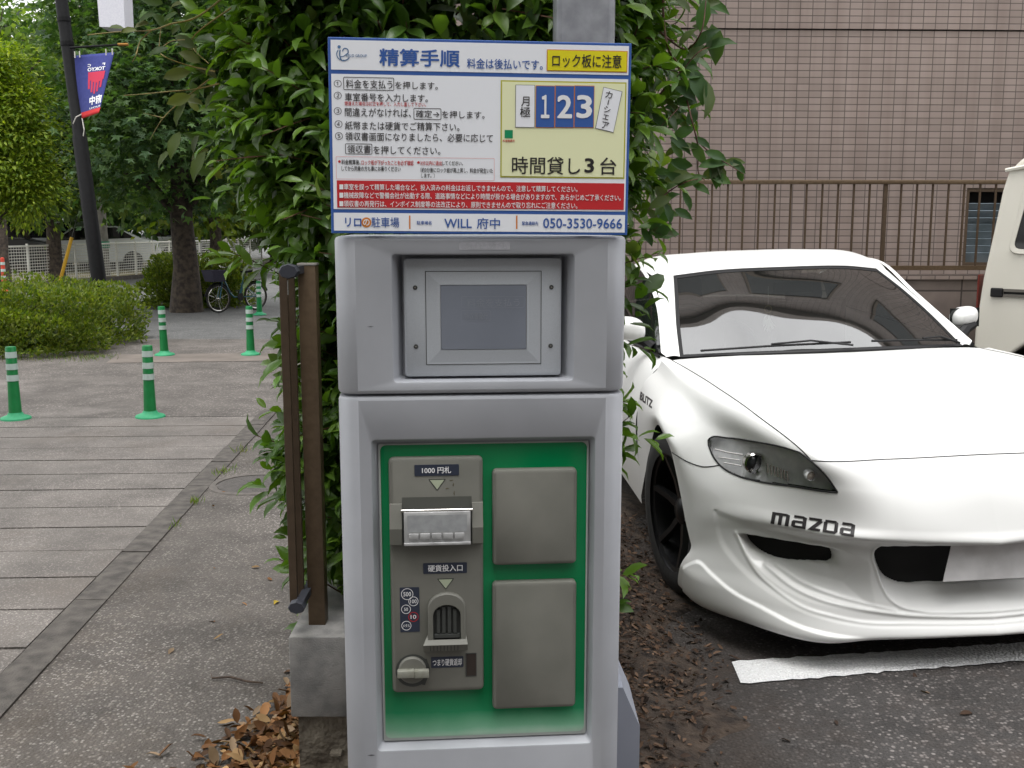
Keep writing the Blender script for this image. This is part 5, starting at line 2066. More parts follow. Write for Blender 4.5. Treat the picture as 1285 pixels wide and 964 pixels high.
# ================================================================== lamp post with lantern, banner
LY = 13.9
l0 = at(124, 352, LY); l1 = at(77, 0, LY)
dirv = (l1 - l0) / (l1.z - l0.z)
lb = l0 - dirv * l0.z
lt = lb + dirv * 5.6
root = empty('street_lamp', tuple(lb), label='slim black leaning lamp post with white lantern above the large bush', cat='street lamp')
mb = MB()
mb.tube([lb - dirv * .05, lb + dirv * 2.6, lb + dirv * 2.62, lt], [.098, .092, .080, .076], n=14)
mb.build('pole', M['lamp_black'], root, world=True, smooth=True, sharp=40)
mb = MB()
for z in (4.08, 3.78):
    c_ = lb + dirv * z
    mb.tube([c_ - dirv * .025, c_ + dirv * .025], .086, n=14)
mb.build('clamp', M['lamp_black'], root, world=True)
la = at(144, -60, LY)
mb = MB()
mb.tube([lt - dirv * .1, lt + Vector((.2, 0, .12)), Vector((la.x, LY, la.z + .25))], .03, n=8)
mb.build('arm', M['lamp_black'], root, world=True)
q0, q1, q2, q3 = at(127, -12, LY), at(160, -16, LY), at(162.5, 38, LY), at(131, 36.5, LY)
mb = MB()
d = .16
V = []
for p in (q0, q1, q2, q3):
    V += [Vector((p.x, LY - d, p.z)), Vector((p.x, LY + d, p.z))]
mb.add(V, [(0, 2, 4, 6), (1, 7, 5, 3), (0, 1, 3, 2), (2, 3, 5, 4), (4, 5, 7, 6), (6, 7, 1, 0)])
lan = mb.build('lantern', M['lantern'], root, world=True, fix=True)
mb = MB()
mb.box(q0.x - .03, LY - d - .02, q0.z, q1.x + .03, LY + d + .02, q0.z + .05)
mb.tube([((q0.x + q1.x) / 2, LY, q0.z + .05), ((q0.x + q1.x) / 2, LY, la.z + .26)], .03, n=8)
mb.build('lantern_cap', M['lamp_black'], root, world=True)
b0, b1 = at(88, 60, LY - .1), at(154, 56, LY - .1)
mb = MB()
mb.tube([b0, b1], .014, n=8)
bk = mb.build('banner_bracket', M['lamp_black'], root, world=True)
mb = MB()
mb.tube([b1 - Vector((.06, 0, 0)), b1 + Vector((.07, 0, 0))], .02, n=8)
mb.build('bracket_tip', mat('brass_tip', S(150, 106, 48), None, rough=.4, metallic=.6), bk)
# banner: cloth swinging so that its lower half turns edge-on
root = empty('banner', tuple(at(118, 150, LY - .1)), label='navy and red team banner hanging from the black lamp post, seen from behind', cat='banner')
TLp, TRp, BRp, BLp = (93.5, 70), (143.5, 66), (124.5, 141.5), (103.2, 149)
NU, NV = 14, 22


def bpt(s, t, off=0.0):
    px = (TLp[0] * (1 - s) + TRp[0] * s) * (1 - t) + (BLp[0] * (1 - s) + BRp[0] * s) * t + 1.6 * math.sin(t * 3.1) * (1 - s) * -0.8
    py = (TLp[1] * (1 - s) + TRp[1] * s) * (1 - t) + (BLp[1] * (1 - s) + BRp[1] * s) * t
    Y = LY - .1 - (.10 + .32 * t) * s + .03 * math.sin(5 * s + 3 * t) - off
    return at(px, py, Y)


V = [bpt(i / NU, j / NV) for j in range(NV + 1) for i in range(NU + 1)]
F = [(j * (NU + 1) + i, (j + 1) * (NU + 1) + i, (j + 1) * (NU + 1) + i + 1, j * (NU + 1) + i + 1) for j in range(NV) for i in range(NU)]
mi = [1 if j >= NV - 2 else 0 for j in range(NV) for i in range(NU)]
cl = link('cloth', np_mesh('cloth', V, F, True, mi), [M['banner'], mat('banner_red', S(206, 34, 40), None, rough=.7)], root, world=True)
sm = cl.modifiers.new('thickness', 'SOLIDIFY'); sm.thickness = .004; sm.offset = 1


def bwrite(body, s0, s1, t0, t1, bold, mb):
    Vt, Ft = text_geo(body, bold)
    # seen from behind: mirrored left to right
    P = [bpt(s0 + (1 - v[0]) * (s1 - s0), t1 + v[1] * (t0 - t1), .012) for v in Vt]
    mb.add(P, [tuple(reversed(f)) for f in Ft])


mb = MB()
bwrite('F', .74, .82, .155, .195, .03, mb)
bwrite('C', .34, .43, .155, .2, .03, mb)
bwrite('TOKYO', .34, .84, .215, .275, .04, mb)
bwrite('府中', .42, .95, .68, .83, .05, mb)
bwrite('FUCHU', .42, .95, .865, .895, .03, mb)
mb.build('writing', M['white_ink'], root, world=True)
mb = MB()
for k in range(5):
    s0 = .36 + .1 * k
    t1 = (.56, .62, .65, .62, .56)[k]
    n_ = 4
    for j in range(n_):
        ta, tb_ = .29 + (t1 - .29) * j / n_, .29 + (t1 - .29) * (j + 1) / n_
        wv = .1005 if j < 2 else .066
        mb.add([bpt(s0, ta, .011), bpt(s0, tb_, .011), bpt(s0 + wv, tb_, .011), bpt(s0 + wv, ta, .011)], [(0, 1, 2, 3)])
mb.build('crest', mat('crest_red', S(190, 36, 72), None, rough=.7), root, world=True)
mb = MB()
for s, t in ((.02, .0), (.14, .0), (.8, 0), (.96, 0)):
    p = bpt(s, t)
    mb.tube([p - Vector((0, .012, .03)), p + Vector((0, -.012, .05))], .008, n=5)
p = bpt(.02, .93)
mb.tube([p, p + Vector((-.07, -.02, -.04)), p + Vector((-.12, 0, -.12))], .007, n=5)
mb.tube([p + Vector((0, 0, -.05)), p + Vector((.03, -.03, -.2)), p + Vector((.01, -.02, -.28))], .007, n=5)
mb.build('tie', M['white_steel'], root, world=True)

# ================================================================== pale utility pole with wires, yellow guy cover
UY = 30.0
u0_ = at(128, 300, UY)
root = empty('utility_pole', (u0_.x, UY, 0), label='pale concrete utility pole with green band behind the black lamp post', cat='utility pole')
mb = MB()
mb.tube([(u0_.x, UY, -.05), (u0_.x - .15, UY, 9)], [.19, .13], n=14)
mb.build('pole', M['pole_conc'], root, world=True, smooth=True, sharp=40)
mb = MB()
z1_, z0_ = at(128, 303, UY).z, at(128, 311, UY).z
mb.tube([(u0_.x, UY, z0_), (u0_.x, UY, z1_)], .2, n=14)
mb.build('band', mat('green_band', S(40, 130, 100), None, rough=.5), root, world=True)
for nm, pts in (('a', [(-40, 8), (0, 30), (45, 52), (90, 76)]), ('b', [(-40, 22), (0, 40), (40, 68), (90, 100)]), ('c', [(-40, 112), (0, 120), (40, 132), (90, 146)])):
    mb = MB()
    Q = [at(px, py, 22 + k * 2.0) for k, (px, py) in enumerate(pts)]
    mb.tube(Q, .035 if nm != 'b' else .028, n=6)
    mb.build('wire', mat('grey_wire', S(72, 72, 70), None, rough=.6), root, world=True)
g0, g1 = at(77, 347, 26.5), at(90, 298, 26.5)
root = empty('guy_cover', (g0.x, 26.5, 0), label='thin slanted yellow guy wire cover behind the mesh fence', cat='guy cover')
mb = MB()
dg = (g1 - g0) / (g1.z - g0.z)
mb.tube([g0 - dg * g0.z, g1], .045, n=10)
mb.build('sleeve', M['yellow'], root, world=True)
mb = MB()
mb.tube([g1, g1 + dg * 3.0], .008, n=5)
mb.build('wire', mat('guy_wire', S(90, 90, 88), None, rough=.5), root, world=True)
d0 = at(4, 340, 23)
root = empty('delineator_post', (d0.x, 23, 0), label='red and white striped marker post at the left end of the fence', cat='marker post')
mb = MB()
zt = at(4, 313 + 29, 23).z + .02
mb.lathe([(.12, 0), (.12, .02), (.05, .04), (.04, .75), (.0001, .77)], n=16, loc=(d0.x, 23, 0), cap=False)
mb.build('post', mat('red_post', S(196, 66, 46), None, rough=.5), root, world=True, smooth=True)
mb = MB()
for z in (.3, .45, .6):
    mb.lathe([(.048, z), (.047, z + .06)], n=16, loc=(d0.x, 23, 0), cap=False)
mb.build('band', M['post_band'], root, world=True)

# ================================================================== white mesh fence
fa, fb = Vector((-12.6, 23.0, 0)), Vector((-9.6, 40.0, 0))
fdir = (fb - fa).normalized()
root = empty('mesh_fence', tuple(fa), label='long low white wire mesh fence along the car park', cat='fence')
nP = 17
FH = .95
Ltot = (fb - fa).length
ts = [i * Ltot / nP for i in range(-5, nP + 1)]
nrm = Vector((-fdir.y, fdir.x, 0))
for s in ts:
    p = fa + fdir * s
    mb = MB()
    mb.tube([p - Vector((0, 0, .05)), p + Vector((0, 0, FH + .06))], .032, n=8)
    mb.build('post', M['white_steel'], root, world=True)
mb = MB()
a, b = fa + fdir * ts[0], fa + fdir * ts[-1]
for k in range(13):
    z = .06 + (FH - .06) * k / 12
    r_ = .026 if k == 12 else .009
    mb.tube([a + Vector((0, 0, z)), b + Vector((0, 0, z))], r_, n=5)
s = ts[0]
while s < ts[-1]:
    p = fa + fdir * s
    mb.tube([p + Vector((0, 0, .06)), p + Vector((0, 0, FH))], .0055, n=3, cap=False)
    s += .1
mb.build('mesh_panel', M['white_steel'], root, world=True)
vg = mat('grassy_verge', S(86, 88, 58), S(120, 108, 84), scale=2.2, rough=1, bump=.6, bscale=20, detail=9)
V = [(-70, 20), (fa.x - 2.2, 17), (fa.x + .05, 23), (fb.x + .1, 40), (-8.5, 47), (-70, 47)]
sheet('verge', V, .004, vg)
mb = MB()
ka, kb = fa + fdir * 2 + Vector((.9, 0, 0)), fb + Vector((1.2, 0, 0))
mb.add([(ka.x, ka.y, -.02), (ka.x + .18, ka.y, -.02), (kb.x + .18, kb.y, -.02), (kb.x, kb.y, -.02), (ka.x, ka.y, .1), (ka.x + .18, ka.y, .1), (kb.x + .18, kb.y, .1), (kb.x, kb.y, .1)],
       [(0, 3, 2, 1), (4, 5, 6, 7), (0, 1, 5, 4), (1, 2, 6, 5), (2, 3, 7, 6), (3, 0, 4, 7)])
tag(mb.build('road_kerb', M['kerb']), kind='structure')
mb = MB()

# ================================================================== far parked cars
def far_car(label, px, Y, rz, body, kind, name='parked_car', group='cars parked beyond the mesh fence'):
    p = at(px, 300, Y)
    r_ = empty(name, (p.x, Y, 0), rz, label=label, cat='car', group=group)
    if kind == 'sedan':
        prof = [(-2.2, .25), (2.2, .25), (2.25, .6), (2.05, .82), (1.1, .95), (.45, 1.42), (-.9, 1.45), (-1.6, 1.05), (-2.15, .95), (-2.25, .6)]
        win = [(1.0, .97), (.42, 1.38), (-.88, 1.4), (-1.45, 1.05)]
    elif kind == 'wagon':
        prof = [(-2.1, .25), (2.1, .25), (2.15, .6), (1.95, .9), (1.15, 1.02), (.5, 1.62), (-1.8, 1.64), (-2.1, 1.0), (-2.12, .6)]
        win = [(1.05, 1.04), (.46, 1.56), (-1.7, 1.58), (-1.95, 1.05)]
    else:
        prof = [(-2.3, .35), (2.3, .35), (2.3, 1.1), (2.1, 1.3), (1.85, 1.98), (.75, 2.0), (.7, 1.0), (-2.3, 1.0)]
        win = [(2.08, 1.32), (1.82, 1.9), (.9, 1.9), (.9, 1.32)]
    mb = MB(); mb.prism(prof, -.85, .85)
    o = mb.build('body', body, r_, fix=True)
    bv = o.modifiers.new('edge', 'BEVEL'); bv.width = .07; bv.segments = 2
    mb = MB(); mb.prism(win, -.858, -.852); mb.prism(win, .852, .858)
    mb.build('window', M['glass_dark'], r_, fix=True)
    for x in (-1.35, 1.35):
        for y in (-.8, .8):
            mb = MB()
            mb.lathe([(.0001, -.1), (.2, -.1), (.31, -.08), (.31, .08), (.2, .1), (.0001, .1)], n=20, loc=(x, y, .31), M=Matrix.Rotation(R(90), 4, 'X'), cap=False)
            mb.build('wheel', M['rubber'], r_, fix=True)
    return r_


wp = mat('far_white_paint', S(224, 226, 228), None, rough=.3, coat=.5)
sp_ = mat('far_silver_paint', S(150, 156, 164), None, rough=.3, coat=.5, metallic=.3)
bp_ = mat('far_black_paint', S(30, 30, 34), None, rough=.3, coat=.5)
far_car('dark car with pale roof at the left edge beyond the fence', -12, 33, R(20), bp_, 'wagon')
far_car('white car beyond the fence, left of the yellow cover', 46, 36, R(175), wp, 'wagon')
far_car('silver white car close behind the yellow cover', 84, 38, R(165), sp_, 'sedan')
far_car('white sedan right behind the black lamp post', 112, 35, R(200), wp, 'sedan')
far_car('small white truck standing left of the thick trunk', 178, 44, R(185), wp, 'truck', 'parked_truck')
far_car('silver car half hidden behind the thick trunk', 215, 46, R(190), sp_, 'wagon')

# ================================================================== green flexible posts
def bollard(px, py, h, label):
    g = gnd(px, py)
    r_ = empty('flexible_post', (g.x, g.y + .1, 0), rz=px * .7, ry=R(rng.uniform(-1.2, 1.2)), label=label, cat='bollard', group='green flexible posts across the pavement')
    mb = MB()
    mb.lathe([(.112, 0), (.112, .012), (.104, .020), (.060, .036), (.050, .055), (.0001, .055)], n=28, cap=False)
    mb.build('flange', M['flange_green'], r_, smooth=True, sharp=50)
    mb = MB()
    mb.lathe([(.047, .05), (.039, h * .55), (.039, h - .012), (.035, h - .003), (.0001, h)], n=24, cap=False)
    mb.build('post', M['post_green'], r_, smooth=True, sharp=40)
    for k in (.613, .767, .927):
        z1_ = h * k
        mb = MB()
        mb.lathe([(.0402 + .008 * (1 - k), z1_ - .046), (.0402 + .008 * (1 - k) - .0008, z1_)], n=24, cap=False)
        mb.build('band', M['post_band'], r_, smooth=True, sharp=50)
    return r_


bollard(12, 529.5, .56, 'green flexible post with white bands at the left edge of the view')
bollard(183, 527, .56, 'green flexible post with white bands on the end slab, right of the left edge one')
bollard(203, 447.5, .56, 'green flexible post with white bands at the right end of the large bush')
bollard(312, 447, .56, 'green flexible post with white bands nearest the hedge, level with the bush end')
bollard(324, 396, .56, 'farthest green flexible post, standing behind the bicycle tail by the hedge')

# ================================================================== bicycle
bp = gnd(275, 393)
root = empty('bicycle', (bp.x, bp.y, 0), rz=R(52), label='blue bicycle with dark front basket parked beside the big tree', cat='bicycle')
RW = .30
root.scale = (.76, .76, .76)
fx, rx_ = 0.0, 1.02
blue = mat('teal_frame_paint', S(20, 84, 98), None, rough=.35, coat=.4)


def wheel(x, nm):
    mb = MB()
    mb2 = MB()
    n = 28
    pts = [(x + RW * math.cos(2 * math.pi * k / n), 0, RW + .02 + RW * math.sin(2 * math.pi * k / n)) for k in range(n + 1)]
    mb.tube(pts, .02, n=6, cap=False)
    w = mb.build('wheel', M['rubber'], root)
    mb = MB()
    pts = [(x + (RW - .03) * math.cos(2 * math.pi * k / n), 0, RW + .02 + (RW - .03) * math.sin(2 * math.pi * k / n)) for k in range(n + 1)]
    mb.tube(pts, .010, n=5, cap=False)
    for k in range(18):
        a = 2 * math.pi * k / 18
        mb.tube([(x, .02 * (-1) ** k, RW + .02), (x + (RW - .03) * math.cos(a), 0, RW + .02 + (RW - .03) * math.sin(a))], .0022, n=3, cap=False)
    mb.tube([(x, -.05, RW + .02), (x, .05, RW + .02)], .018, n=8)
    mb.build('rim', M['chrome'], w)
    mb = MB()
    pts = [(x + (RW + .045) * math.cos(R(a)), 0, RW + .02 + (RW + .045) * math.sin(R(a))) for a in range(20, 171, 15)]
    mb.tube(pts, .022, n=5)
    mb.build('mudguard', M['lamp_black'], w)


wheel(fx, 'front'); wheel(rx_, 'rear')
mb = MB()
ax = RW + .02
mb.tube([(.0, .05, ax), (.10, .03, .72), (.16, 0, .95)], .014, n=8)
mb.tube([(.0, -.05, ax), (.10, -.03, .72)], .014, n=8)
mb.tube([(.13, 0, .80), (.30, 0, .45), (.42, 0, .33), (.56, 0, .33), (.66, 0, .55)], .021, n=8)
mb.tube([(.56, 0, .33), (.70, 0, .78)], .018, n=8)
for s in (-.05, .05):
    mb.tube([(.56, s * .5, .33), (rx_, s, ax)], .012, n=6)
    mb.tube([(.66, s * .5, .62), (rx_, s, ax)], .010, n=6)
mb.build('frame', blue, root)
mb = MB()
mb.tube([(.32, -.26, 1.0), (.22, -.22, 1.03), (.16, -.08, 1.0), (.16, .08, 1.0), (.22, .22, 1.03), (.32, .26, 1.0)], .012, n=8)
mb.build('handlebar', M['chrome'], root)
for s in (-1, 1):
    mb = MB()
    mb.tube([(.34, s * .265, .995), (.24, s * .235, 1.03)], .017, n=8)
    mb.build('grip', M['black'], root)
mb = MB()
mb.tube([(.70, 0, .76), (.72, 0, .88)], .014, n=8)
mb.add([Vector((.60, 0, .92)), Vector((.70, .07, .90)), Vector((.88, .10, .93)), Vector((.90, 0, .94)), Vector((.88, -.10, .93)), Vector((.70, -.07, .90)),
        Vector((.62, 0, .87)), Vector((.72, .05, .86)), Vector((.87, .08, .87)), Vector((.87, -.08, .87)), Vector((.72, -.05, .86))],
       [(0, 1, 2, 3, 4, 5), (0, 6, 7, 1), (1, 7, 8, 2), (2, 8, 9, 4, 3), (4, 9, 10, 5), (5, 10, 6, 0), (6, 10, 9, 8, 7)])
mb.build('saddle', M['black'], root, fix=True)
mb = MB()
V = [(-.22, -.16, .70), (.10, -.16, .70), (.10, .16, .70), (-.22, .16, .70), (-.28, -.20, .95), (.12, -.20, .95), (.12, .20, .95), (-.28, .20, .95)]
mb.add(V, [(0, 3, 2, 1), (0, 1, 5, 4), (1, 2, 6, 5), (2, 3, 7, 6), (3, 0, 4, 7)])
o = mb.build('basket', mat('dark_basket', S(34, 34, 52), S(46, 42, 60), scale=40, rough=.7), root)
sm = o.modifiers.new('thickness', 'SOLIDIFY'); sm.thickness = .012
mb = MB()
mb.box(.80, -.08, .70, 1.28, .08, .715); mb.tube([(rx_, .07, ax), (1.1, .07, .70)], .006, n=5); mb.tube([(rx_, -.07, ax), (1.1, -.07, .70)], .006, n=5)
mb.build('carrier', M['lamp_black'], root)
mb = MB()
mb.tube([(.50, -.09, .33), (.50, -.09, .20)], .01, n=6); mb.tube([(.62, .09, .33), (.62, .09, .46)], .01, n=6); mb.box(.44, -.16, .19, .56, -.09, .205); mb.box(.56, .09, .455, .68, .16, .47)
mb.lathe([(.0001, -.01), (.085, -.01), (.085, .01), (.0001, .01)], n=18, loc=(.56, -.05, .33), M=Matrix.Rotation(R(90), 4, 'X'), cap=False)
mb.build('crank', M['black'], root, fix=True)


# unseen trees added beside and behind the viewer: their crowns shade the slabs
for k, (x, y, lab) in enumerate(((-5.2, 4.6, 'tall street tree spreading over the slab path at the side of the viewer'), (-3.2, -3.0, 'tall street tree rising over the footway behind the viewer'))):  # added unseen trees, their crowns shade the slabs
    bl = [(x + 1.6 * math.cos(a) * f, y + 1.8 * math.sin(a) * f, 6.6 + .5 * math.sin(a * 3), 1.7, 1.7, 1.1) for a, f in ((0, 1), (1.3, 1), (2.5, 1), (3.8, 1), (5, 1), (0, 0))]
    tree('unseen_tree', lab, (x - 3.4, y, 0) if k == 0 else (x, y, 0), .16, 6.4, bl, 5200, .2, TM, 'diamond', clump=.7, per=60, seed=40 + k, lean=(2.4, 0) if k == 0 else (0, 0))

# ================================================================== WHITE SPORTS CAR
TH, RO = R(3.7), R(1.8)
CN = Vector((1.6, 3.28, 0))
ax = Vector((math.cos(TH), math.sin(TH), 0)); ay = Vector((-math.sin(TH), math.cos(TH), 0)); az = Vector((0, 0, 1))
ax, az = ax * math.cos(RO) + az * math.sin(RO), az * math.cos(RO) - ax * math.sin(RO)
CR = Matrix((ax, ay, az)).transposed()
CM = Matrix.Translation(CN) @ CR.to_4x4()
CI = CM.inverted()
car = bpy.data.objects.new('sports_car', None)
COL.objects.link(car)
car.matrix_basis = CM
tag(car, 'low white sports car with black bumper lettering parked nose-out on the lot', 'car')
CMn = np.array(CM)
car2w = lambda P: np.asarray(P) @ CMn[:3, :3].T + CMn[:3, 3]
car_px = lambda P: to_px(car2w(P))


def car_ray(px, py):
    o = CI @ Vector((0, 0, EYE))
    d = (CI.to_3x3() @ ray(px, py)).normalized()
    return o, d


# control net, half of the body: rows from the windscreen foot over the bonnet and nose to the lip, columns from the middle to the side
NET = np.array([
 [(0, 1.40, .893), (.36, 1.43, .890), (.735, 1.53, .866), (.80, 1.54, .830), (.895, 1.56, .62), (.895, 1.52, .20)],
 [(0, 1.05, .878), (.35, 1.06, .876), (.735, 1.15, .868), (.825, 1.18, .820), (.925, 1.24, .66), (.915, 1.25, .43)],
 [(0, .72, .842), (.34, .73, .842), (.722, .78, .856), (.835, .90, .790), (.935, .93, .720), (.92, .99, .672)],
 [(0, .42, .785), (.33, .43, .783), (.680, .42, .815), (.81, .68, .745), (.925, .78, .680), (.918, .84, .655)],
 [(0, .135, .697), (.30, .15, .692), (.575, .13, .705), (.775, .53, .685), (.905, .66, .625), (.912, .735, .605)],
 [(0, .055, .600), (.31, .065, .600), (.53, .10, .620), (.765, .43, .600), (.885, .59, .545), (.906, .68, .535)],
 [(0, -.011, .462), (.31, .006, .465), (.54, .09, .490), (.755, .35, .510), (.87, .54, .465), (.897, .63, .440)],
 [(0, -.030, .425), (.31, -.006, .430), (.54, .066, .455), (.752, .32, .462), (.866, .52, .410), (.892, .60, .380)],
 [(0, .000, .408), (.31, .024, .412), (.54, .096, .432), (.752, .325, .415), (.864, .51, .360), (.886, .57, .330)],
 [(0, .030, .340), (.32, .05, .340), (.55, .11, .350), (.755, .315, .345), (.866, .50, .300), (.884, .545, .285)],
 [(0, .030, .260), (.33, .05, .260), (.56, .11, .265), (.762, .29, .270), (.880, .48, .240), (.912, .56, .232)],
 [(0, .000, .180), (.34, .025, .180), (.58, .08, .185), (.775, .26, .200), (.892, .47, .190), (.922, .575, .195)],
 [(0, -.030, .115), (.34, .000, .102), (.59, .06, .095), (.775, .25, .108), (.888, .48, .108), (.915, .62, .115)],
 [(0, .050, .100), (.34, .080, .085), (.56, .14, .075), (.74, .30, .080), (.85, .50, .085), (.875, .63, .100)]], float)
NET[:, :, 0] *= -1


def fit_z(i, j, line):
    lx, ly = [q[0] for q in line], [q[1] for q in line]
    for _ in range(30):
        x, y = car_px(NET[i, j])
        NET[i, j, 2] += (y - float(np.interp(x, lx, ly))) / 400.0


A_LINE = [(880, 622), (903, 640), (934.7, 651), (967, 658.7), (1009, 668), (1080, 676.4), (1160, 681), (1285, 683)]
L_LINE = [(862, 715), (874, 748), (910, 767), (959, 787.5), (1009, 800.6), (1047, 805), (1085, 803), (1180, 800), (1285, 796)]
for j in range(4):
    z0 = NET[7, j, 2]
    fit_z(7, j, A_LINE)
    NET[6, j, 2] += (NET[7, j, 2] - z0)
    NET[8, j, 2] += (NET[7, j, 2] - z0)
for j in range(4):
    z0 = NET[12, j, 2]
    fit_z(12, j, L_LINE)
    NET[13, j, 2] += NET[12, j, 2] - z0
print('NET7', NET[7].round(3).tolist(), 'NET12', NET[12].round(3).tolist())
#     # the camera sees the x<0 half; the other half is mirrored


def hermite(P, t, ts):
    """non-uniform Catmull-Rom along axis 0"""
    P = np.asarray(P, float)
    n = len(P)
    d = np.diff(t)
    sl = np.diff(P, axis=0) / d.reshape(-1, *([1] * (P.ndim - 1)))
    m = np.zeros_like(P)
    m[0], m[-1] = sl[0], sl[-1]
    for i in range(1, n - 1):
        m[i] = (sl[i - 1] * d[i] + sl[i] * d[i - 1]) / (d[i - 1] + d[i])
    i = np.clip(np.searchsorted(t, ts, side='right') - 1, 0, n - 2)
    h = d[i]
    u = (ts - t[i]) / h
    sh = (-1,) + (1,) * (P.ndim - 1)
    u = u.reshape(sh); h = h.reshape(sh)
    return (2 * u ** 3 - 3 * u ** 2 + 1) * P[i] + (u ** 3 - 2 * u ** 2 + u) * h * m[i] + (-2 * u ** 3 + 3 * u ** 2) * P[i + 1] + (u ** 3 - u ** 2) * h * m[i + 1]


def knots(P):
    d = np.linalg.norm(np.diff(P, axis=0), axis=-1)
    if d.ndim > 1: d = d.mean(1)
    return np.concatenate([[0], np.cumsum(np.maximum(d, 1e-4))])


def dense(t, seg):
    out = []
    for i in range(len(t) - 1):
        n = max(2, int(math.ceil((t[i + 1] - t[i]) / seg(i))))
        out += list(t[i] + (t[i + 1] - t[i]) * np.arange(n) / n)
    return np.array(out + [t[-1]])


tr_ = knots(NET)
tc_ = knots(NET.transpose(1, 0, 2))
rs = dense(tr_, lambda i: .014 if i < 3 else .0036)
cs = dense(tc_, lambda i: .0042)
G = hermite(NET, tr_, rs)
G = hermite(G.transpose(1, 0, 2), tc_, cs).transpose(1, 0, 2)
nr, nc = G.shape[:2]
ROW = np.interp(rs, tr_, np.arange(len(tr_)))[:, None] * np.ones((1, nc))
COLP = np.interp(cs, tc_, np.arange(len(tc_)))[None, :] * np.ones((nr, 1))


def grid_normals(G):
    du = np.gradient(G, axis=0); dv = np.gradient(G, axis=1)
    return norm(np.cross(du, dv))


Nb = grid_normals(G)
if Nb[nr // 8, nc // 4, 2] < 0: Nb = -Nb
PX = car_px(G.reshape(-1, 3)).reshape(nr, nc, 2)


def seg_dist(P, line):
    P = P.reshape(-1, 2)
    d = np.full(len(P), 1e9)
    for a, b in zip(line[:-1], line[1:]):
        a, b = np.array(a, float), np.array(b, float)
        ab = b - a
        t = np.clip(((P - a) @ ab) / (ab @ ab), 0, 1)
        d = np.minimum(d, np.linalg.norm(P - a - t[:, None] * ab, axis=1))
    return d


def inside(P, poly):
    P = P.reshape(-1, 2)
    r = np.zeros(len(P), bool)
    x, y = P[:, 0], P[:, 1]
    for (x0, y0), (x1, y1) in zip(poly, poly[1:] + poly[:1]):
        c = ((y0 > y) != (y1 > y)) & (x < (x1 - x0) * (y - y0) / (y1 - y0 + 1e-12) + x0)
        r ^= c
    return r


def smooth_line(L, n=6):
    L = np.array(L, float)
    t = knots(L)
    return [tuple(p) for p in hermite(L, t, dense(t, lambda i: (t[-1]) / (n * len(L))))]


sst = lambda a, b, x: (lambda u: u * u * (3 - 2 * u))(np.clip((x - a) / (b - a), 0, 1))
XM = car_px(np.array([[0, 0, .4]]))[0, 0] + 60
SM_OUT = smooth_line([(923, 668), (935, 694), (950, 718), (972, 739), (1009, 762), (1047, 774), (1088, 781)]) + smooth_line([(1128, 772), (1112, 752), (1103, 728), (1098, 704), (1094, 697)]) + [(1070, 692), (1020, 684), (960, 674)]
SM_IN = smooth_line([(934, 673), (940, 684), (950, 694), (963, 702), (990, 709.5), (1020, 711.5), (1043, 712.5)]) + smooth_line([(1049, 709.5), (1049.5, 704), (1045, 694), (1042, 691)]) + [(1000, 684), (960, 677)]
CT_OUT = smooth_line([(1104, 686), (1098, 690), (1096, 700), (1100, 714), (1108, 737), (1117, 752), (1129, 761), (1158, 768), (1214, 769), (1285, 766), (XM, 764)]) + [(XM, 682), (1285, 684), (1200, 685)]
CT_IN = smooth_line([(1106, 688), (1106, 700), (1110, 716.6), (1119, 731), (1133, 738.5), (1177, 740), (1230, 738), (1285, 734), (XM, 733)]) + [(XM, 685.5), (1285, 686.5), (1200, 687.5)]
low = (ROW > 4.6).ravel()
disp = np.zeros(nr * nc)
inner_masks = {}


def recess(outer, inner, D, extra, power=1.0):
    global disp
    io = inside(PX, outer) & low
    ii = inside(PX, inner) & low
    do = seg_dist(PX, outer + outer[:1]); di = seg_dist(PX, inner + inner[:1])
    t = do / (do + di + 1e-6)
    d = np.where(io, D * (t ** power) * sst(0, 4, do + 1.2), 0)
    d = np.where(ii, D + extra * sst(0, 1.3, di), d)
    disp = np.maximum(disp, d)
    return ii, di


E_LINE = smooth_line([(857, 710), (864, 706), (874, 702.5), (895, 719), (916, 737), (957, 760), (1009, 785.5), (1047, 795), (1090, 799)])
B_LINE = smooth_line([(893, 641), (897, 668), (904, 687), (916, 703.5), (940, 728), (972, 750.5), (1009, 771), (1047, 782.5), (1088, 789), (1160, 790), (XM, 788)])
D_LINE = smooth_line([(962, 712), (972, 720), (990, 734), (1009, 744.6), (1040, 756), (1080, 764.5), (1130, 771.5), (1200, 774.5), (XM, 772)])
D2_LINE = smooth_line([(975, 713), (1009, 734), (1040, 746), (1080, 757), (1125, 767)])
F_LINE = smooth_line([(957, 758), (965, 771), (1009, 783), (1047, 789), (1090, 795), (1180, 797), (XM, 795)])
# concave flank inside B
bl = B_LINE + [(XM, 690), (1100, 684), (1080, 678), (1009, 668), (967, 658.7), (934, 651), (903, 640)]
inB = inside(PX, bl) & low
dB = np.minimum(seg_dist(PX, B_LINE), seg_dist(PX, [(903, 640), (934, 651), (967, 658.7), (1009, 668), (1080, 678), (1100, 684), (XM, 690)]))
disp += np.where(inB, .006 * sst(0, 9, dB), 0)
i_s, d_s = recess(SM_OUT, SM_IN, .058, .05, 1.25)
i_c, d_c = recess(CT_OUT, CT_IN, .072, .06, 1.0)
for line, amp, sig in ((D_LINE, .0065, 2.6), (D2_LINE, .003, 1.8), (smooth_line([(923.5, 669), (934.7, 694), (949.6, 718), (972, 739), (1009, 763), (1047, 774.5), (1080, 781), (1150, 783), (XM, 781)]), .0045, 1.9)):
    d = seg_dist(PX, line)
    disp -= np.where(low & ~i_s & ~i_c, amp * np.exp(-(d / sig) ** 2), 0)
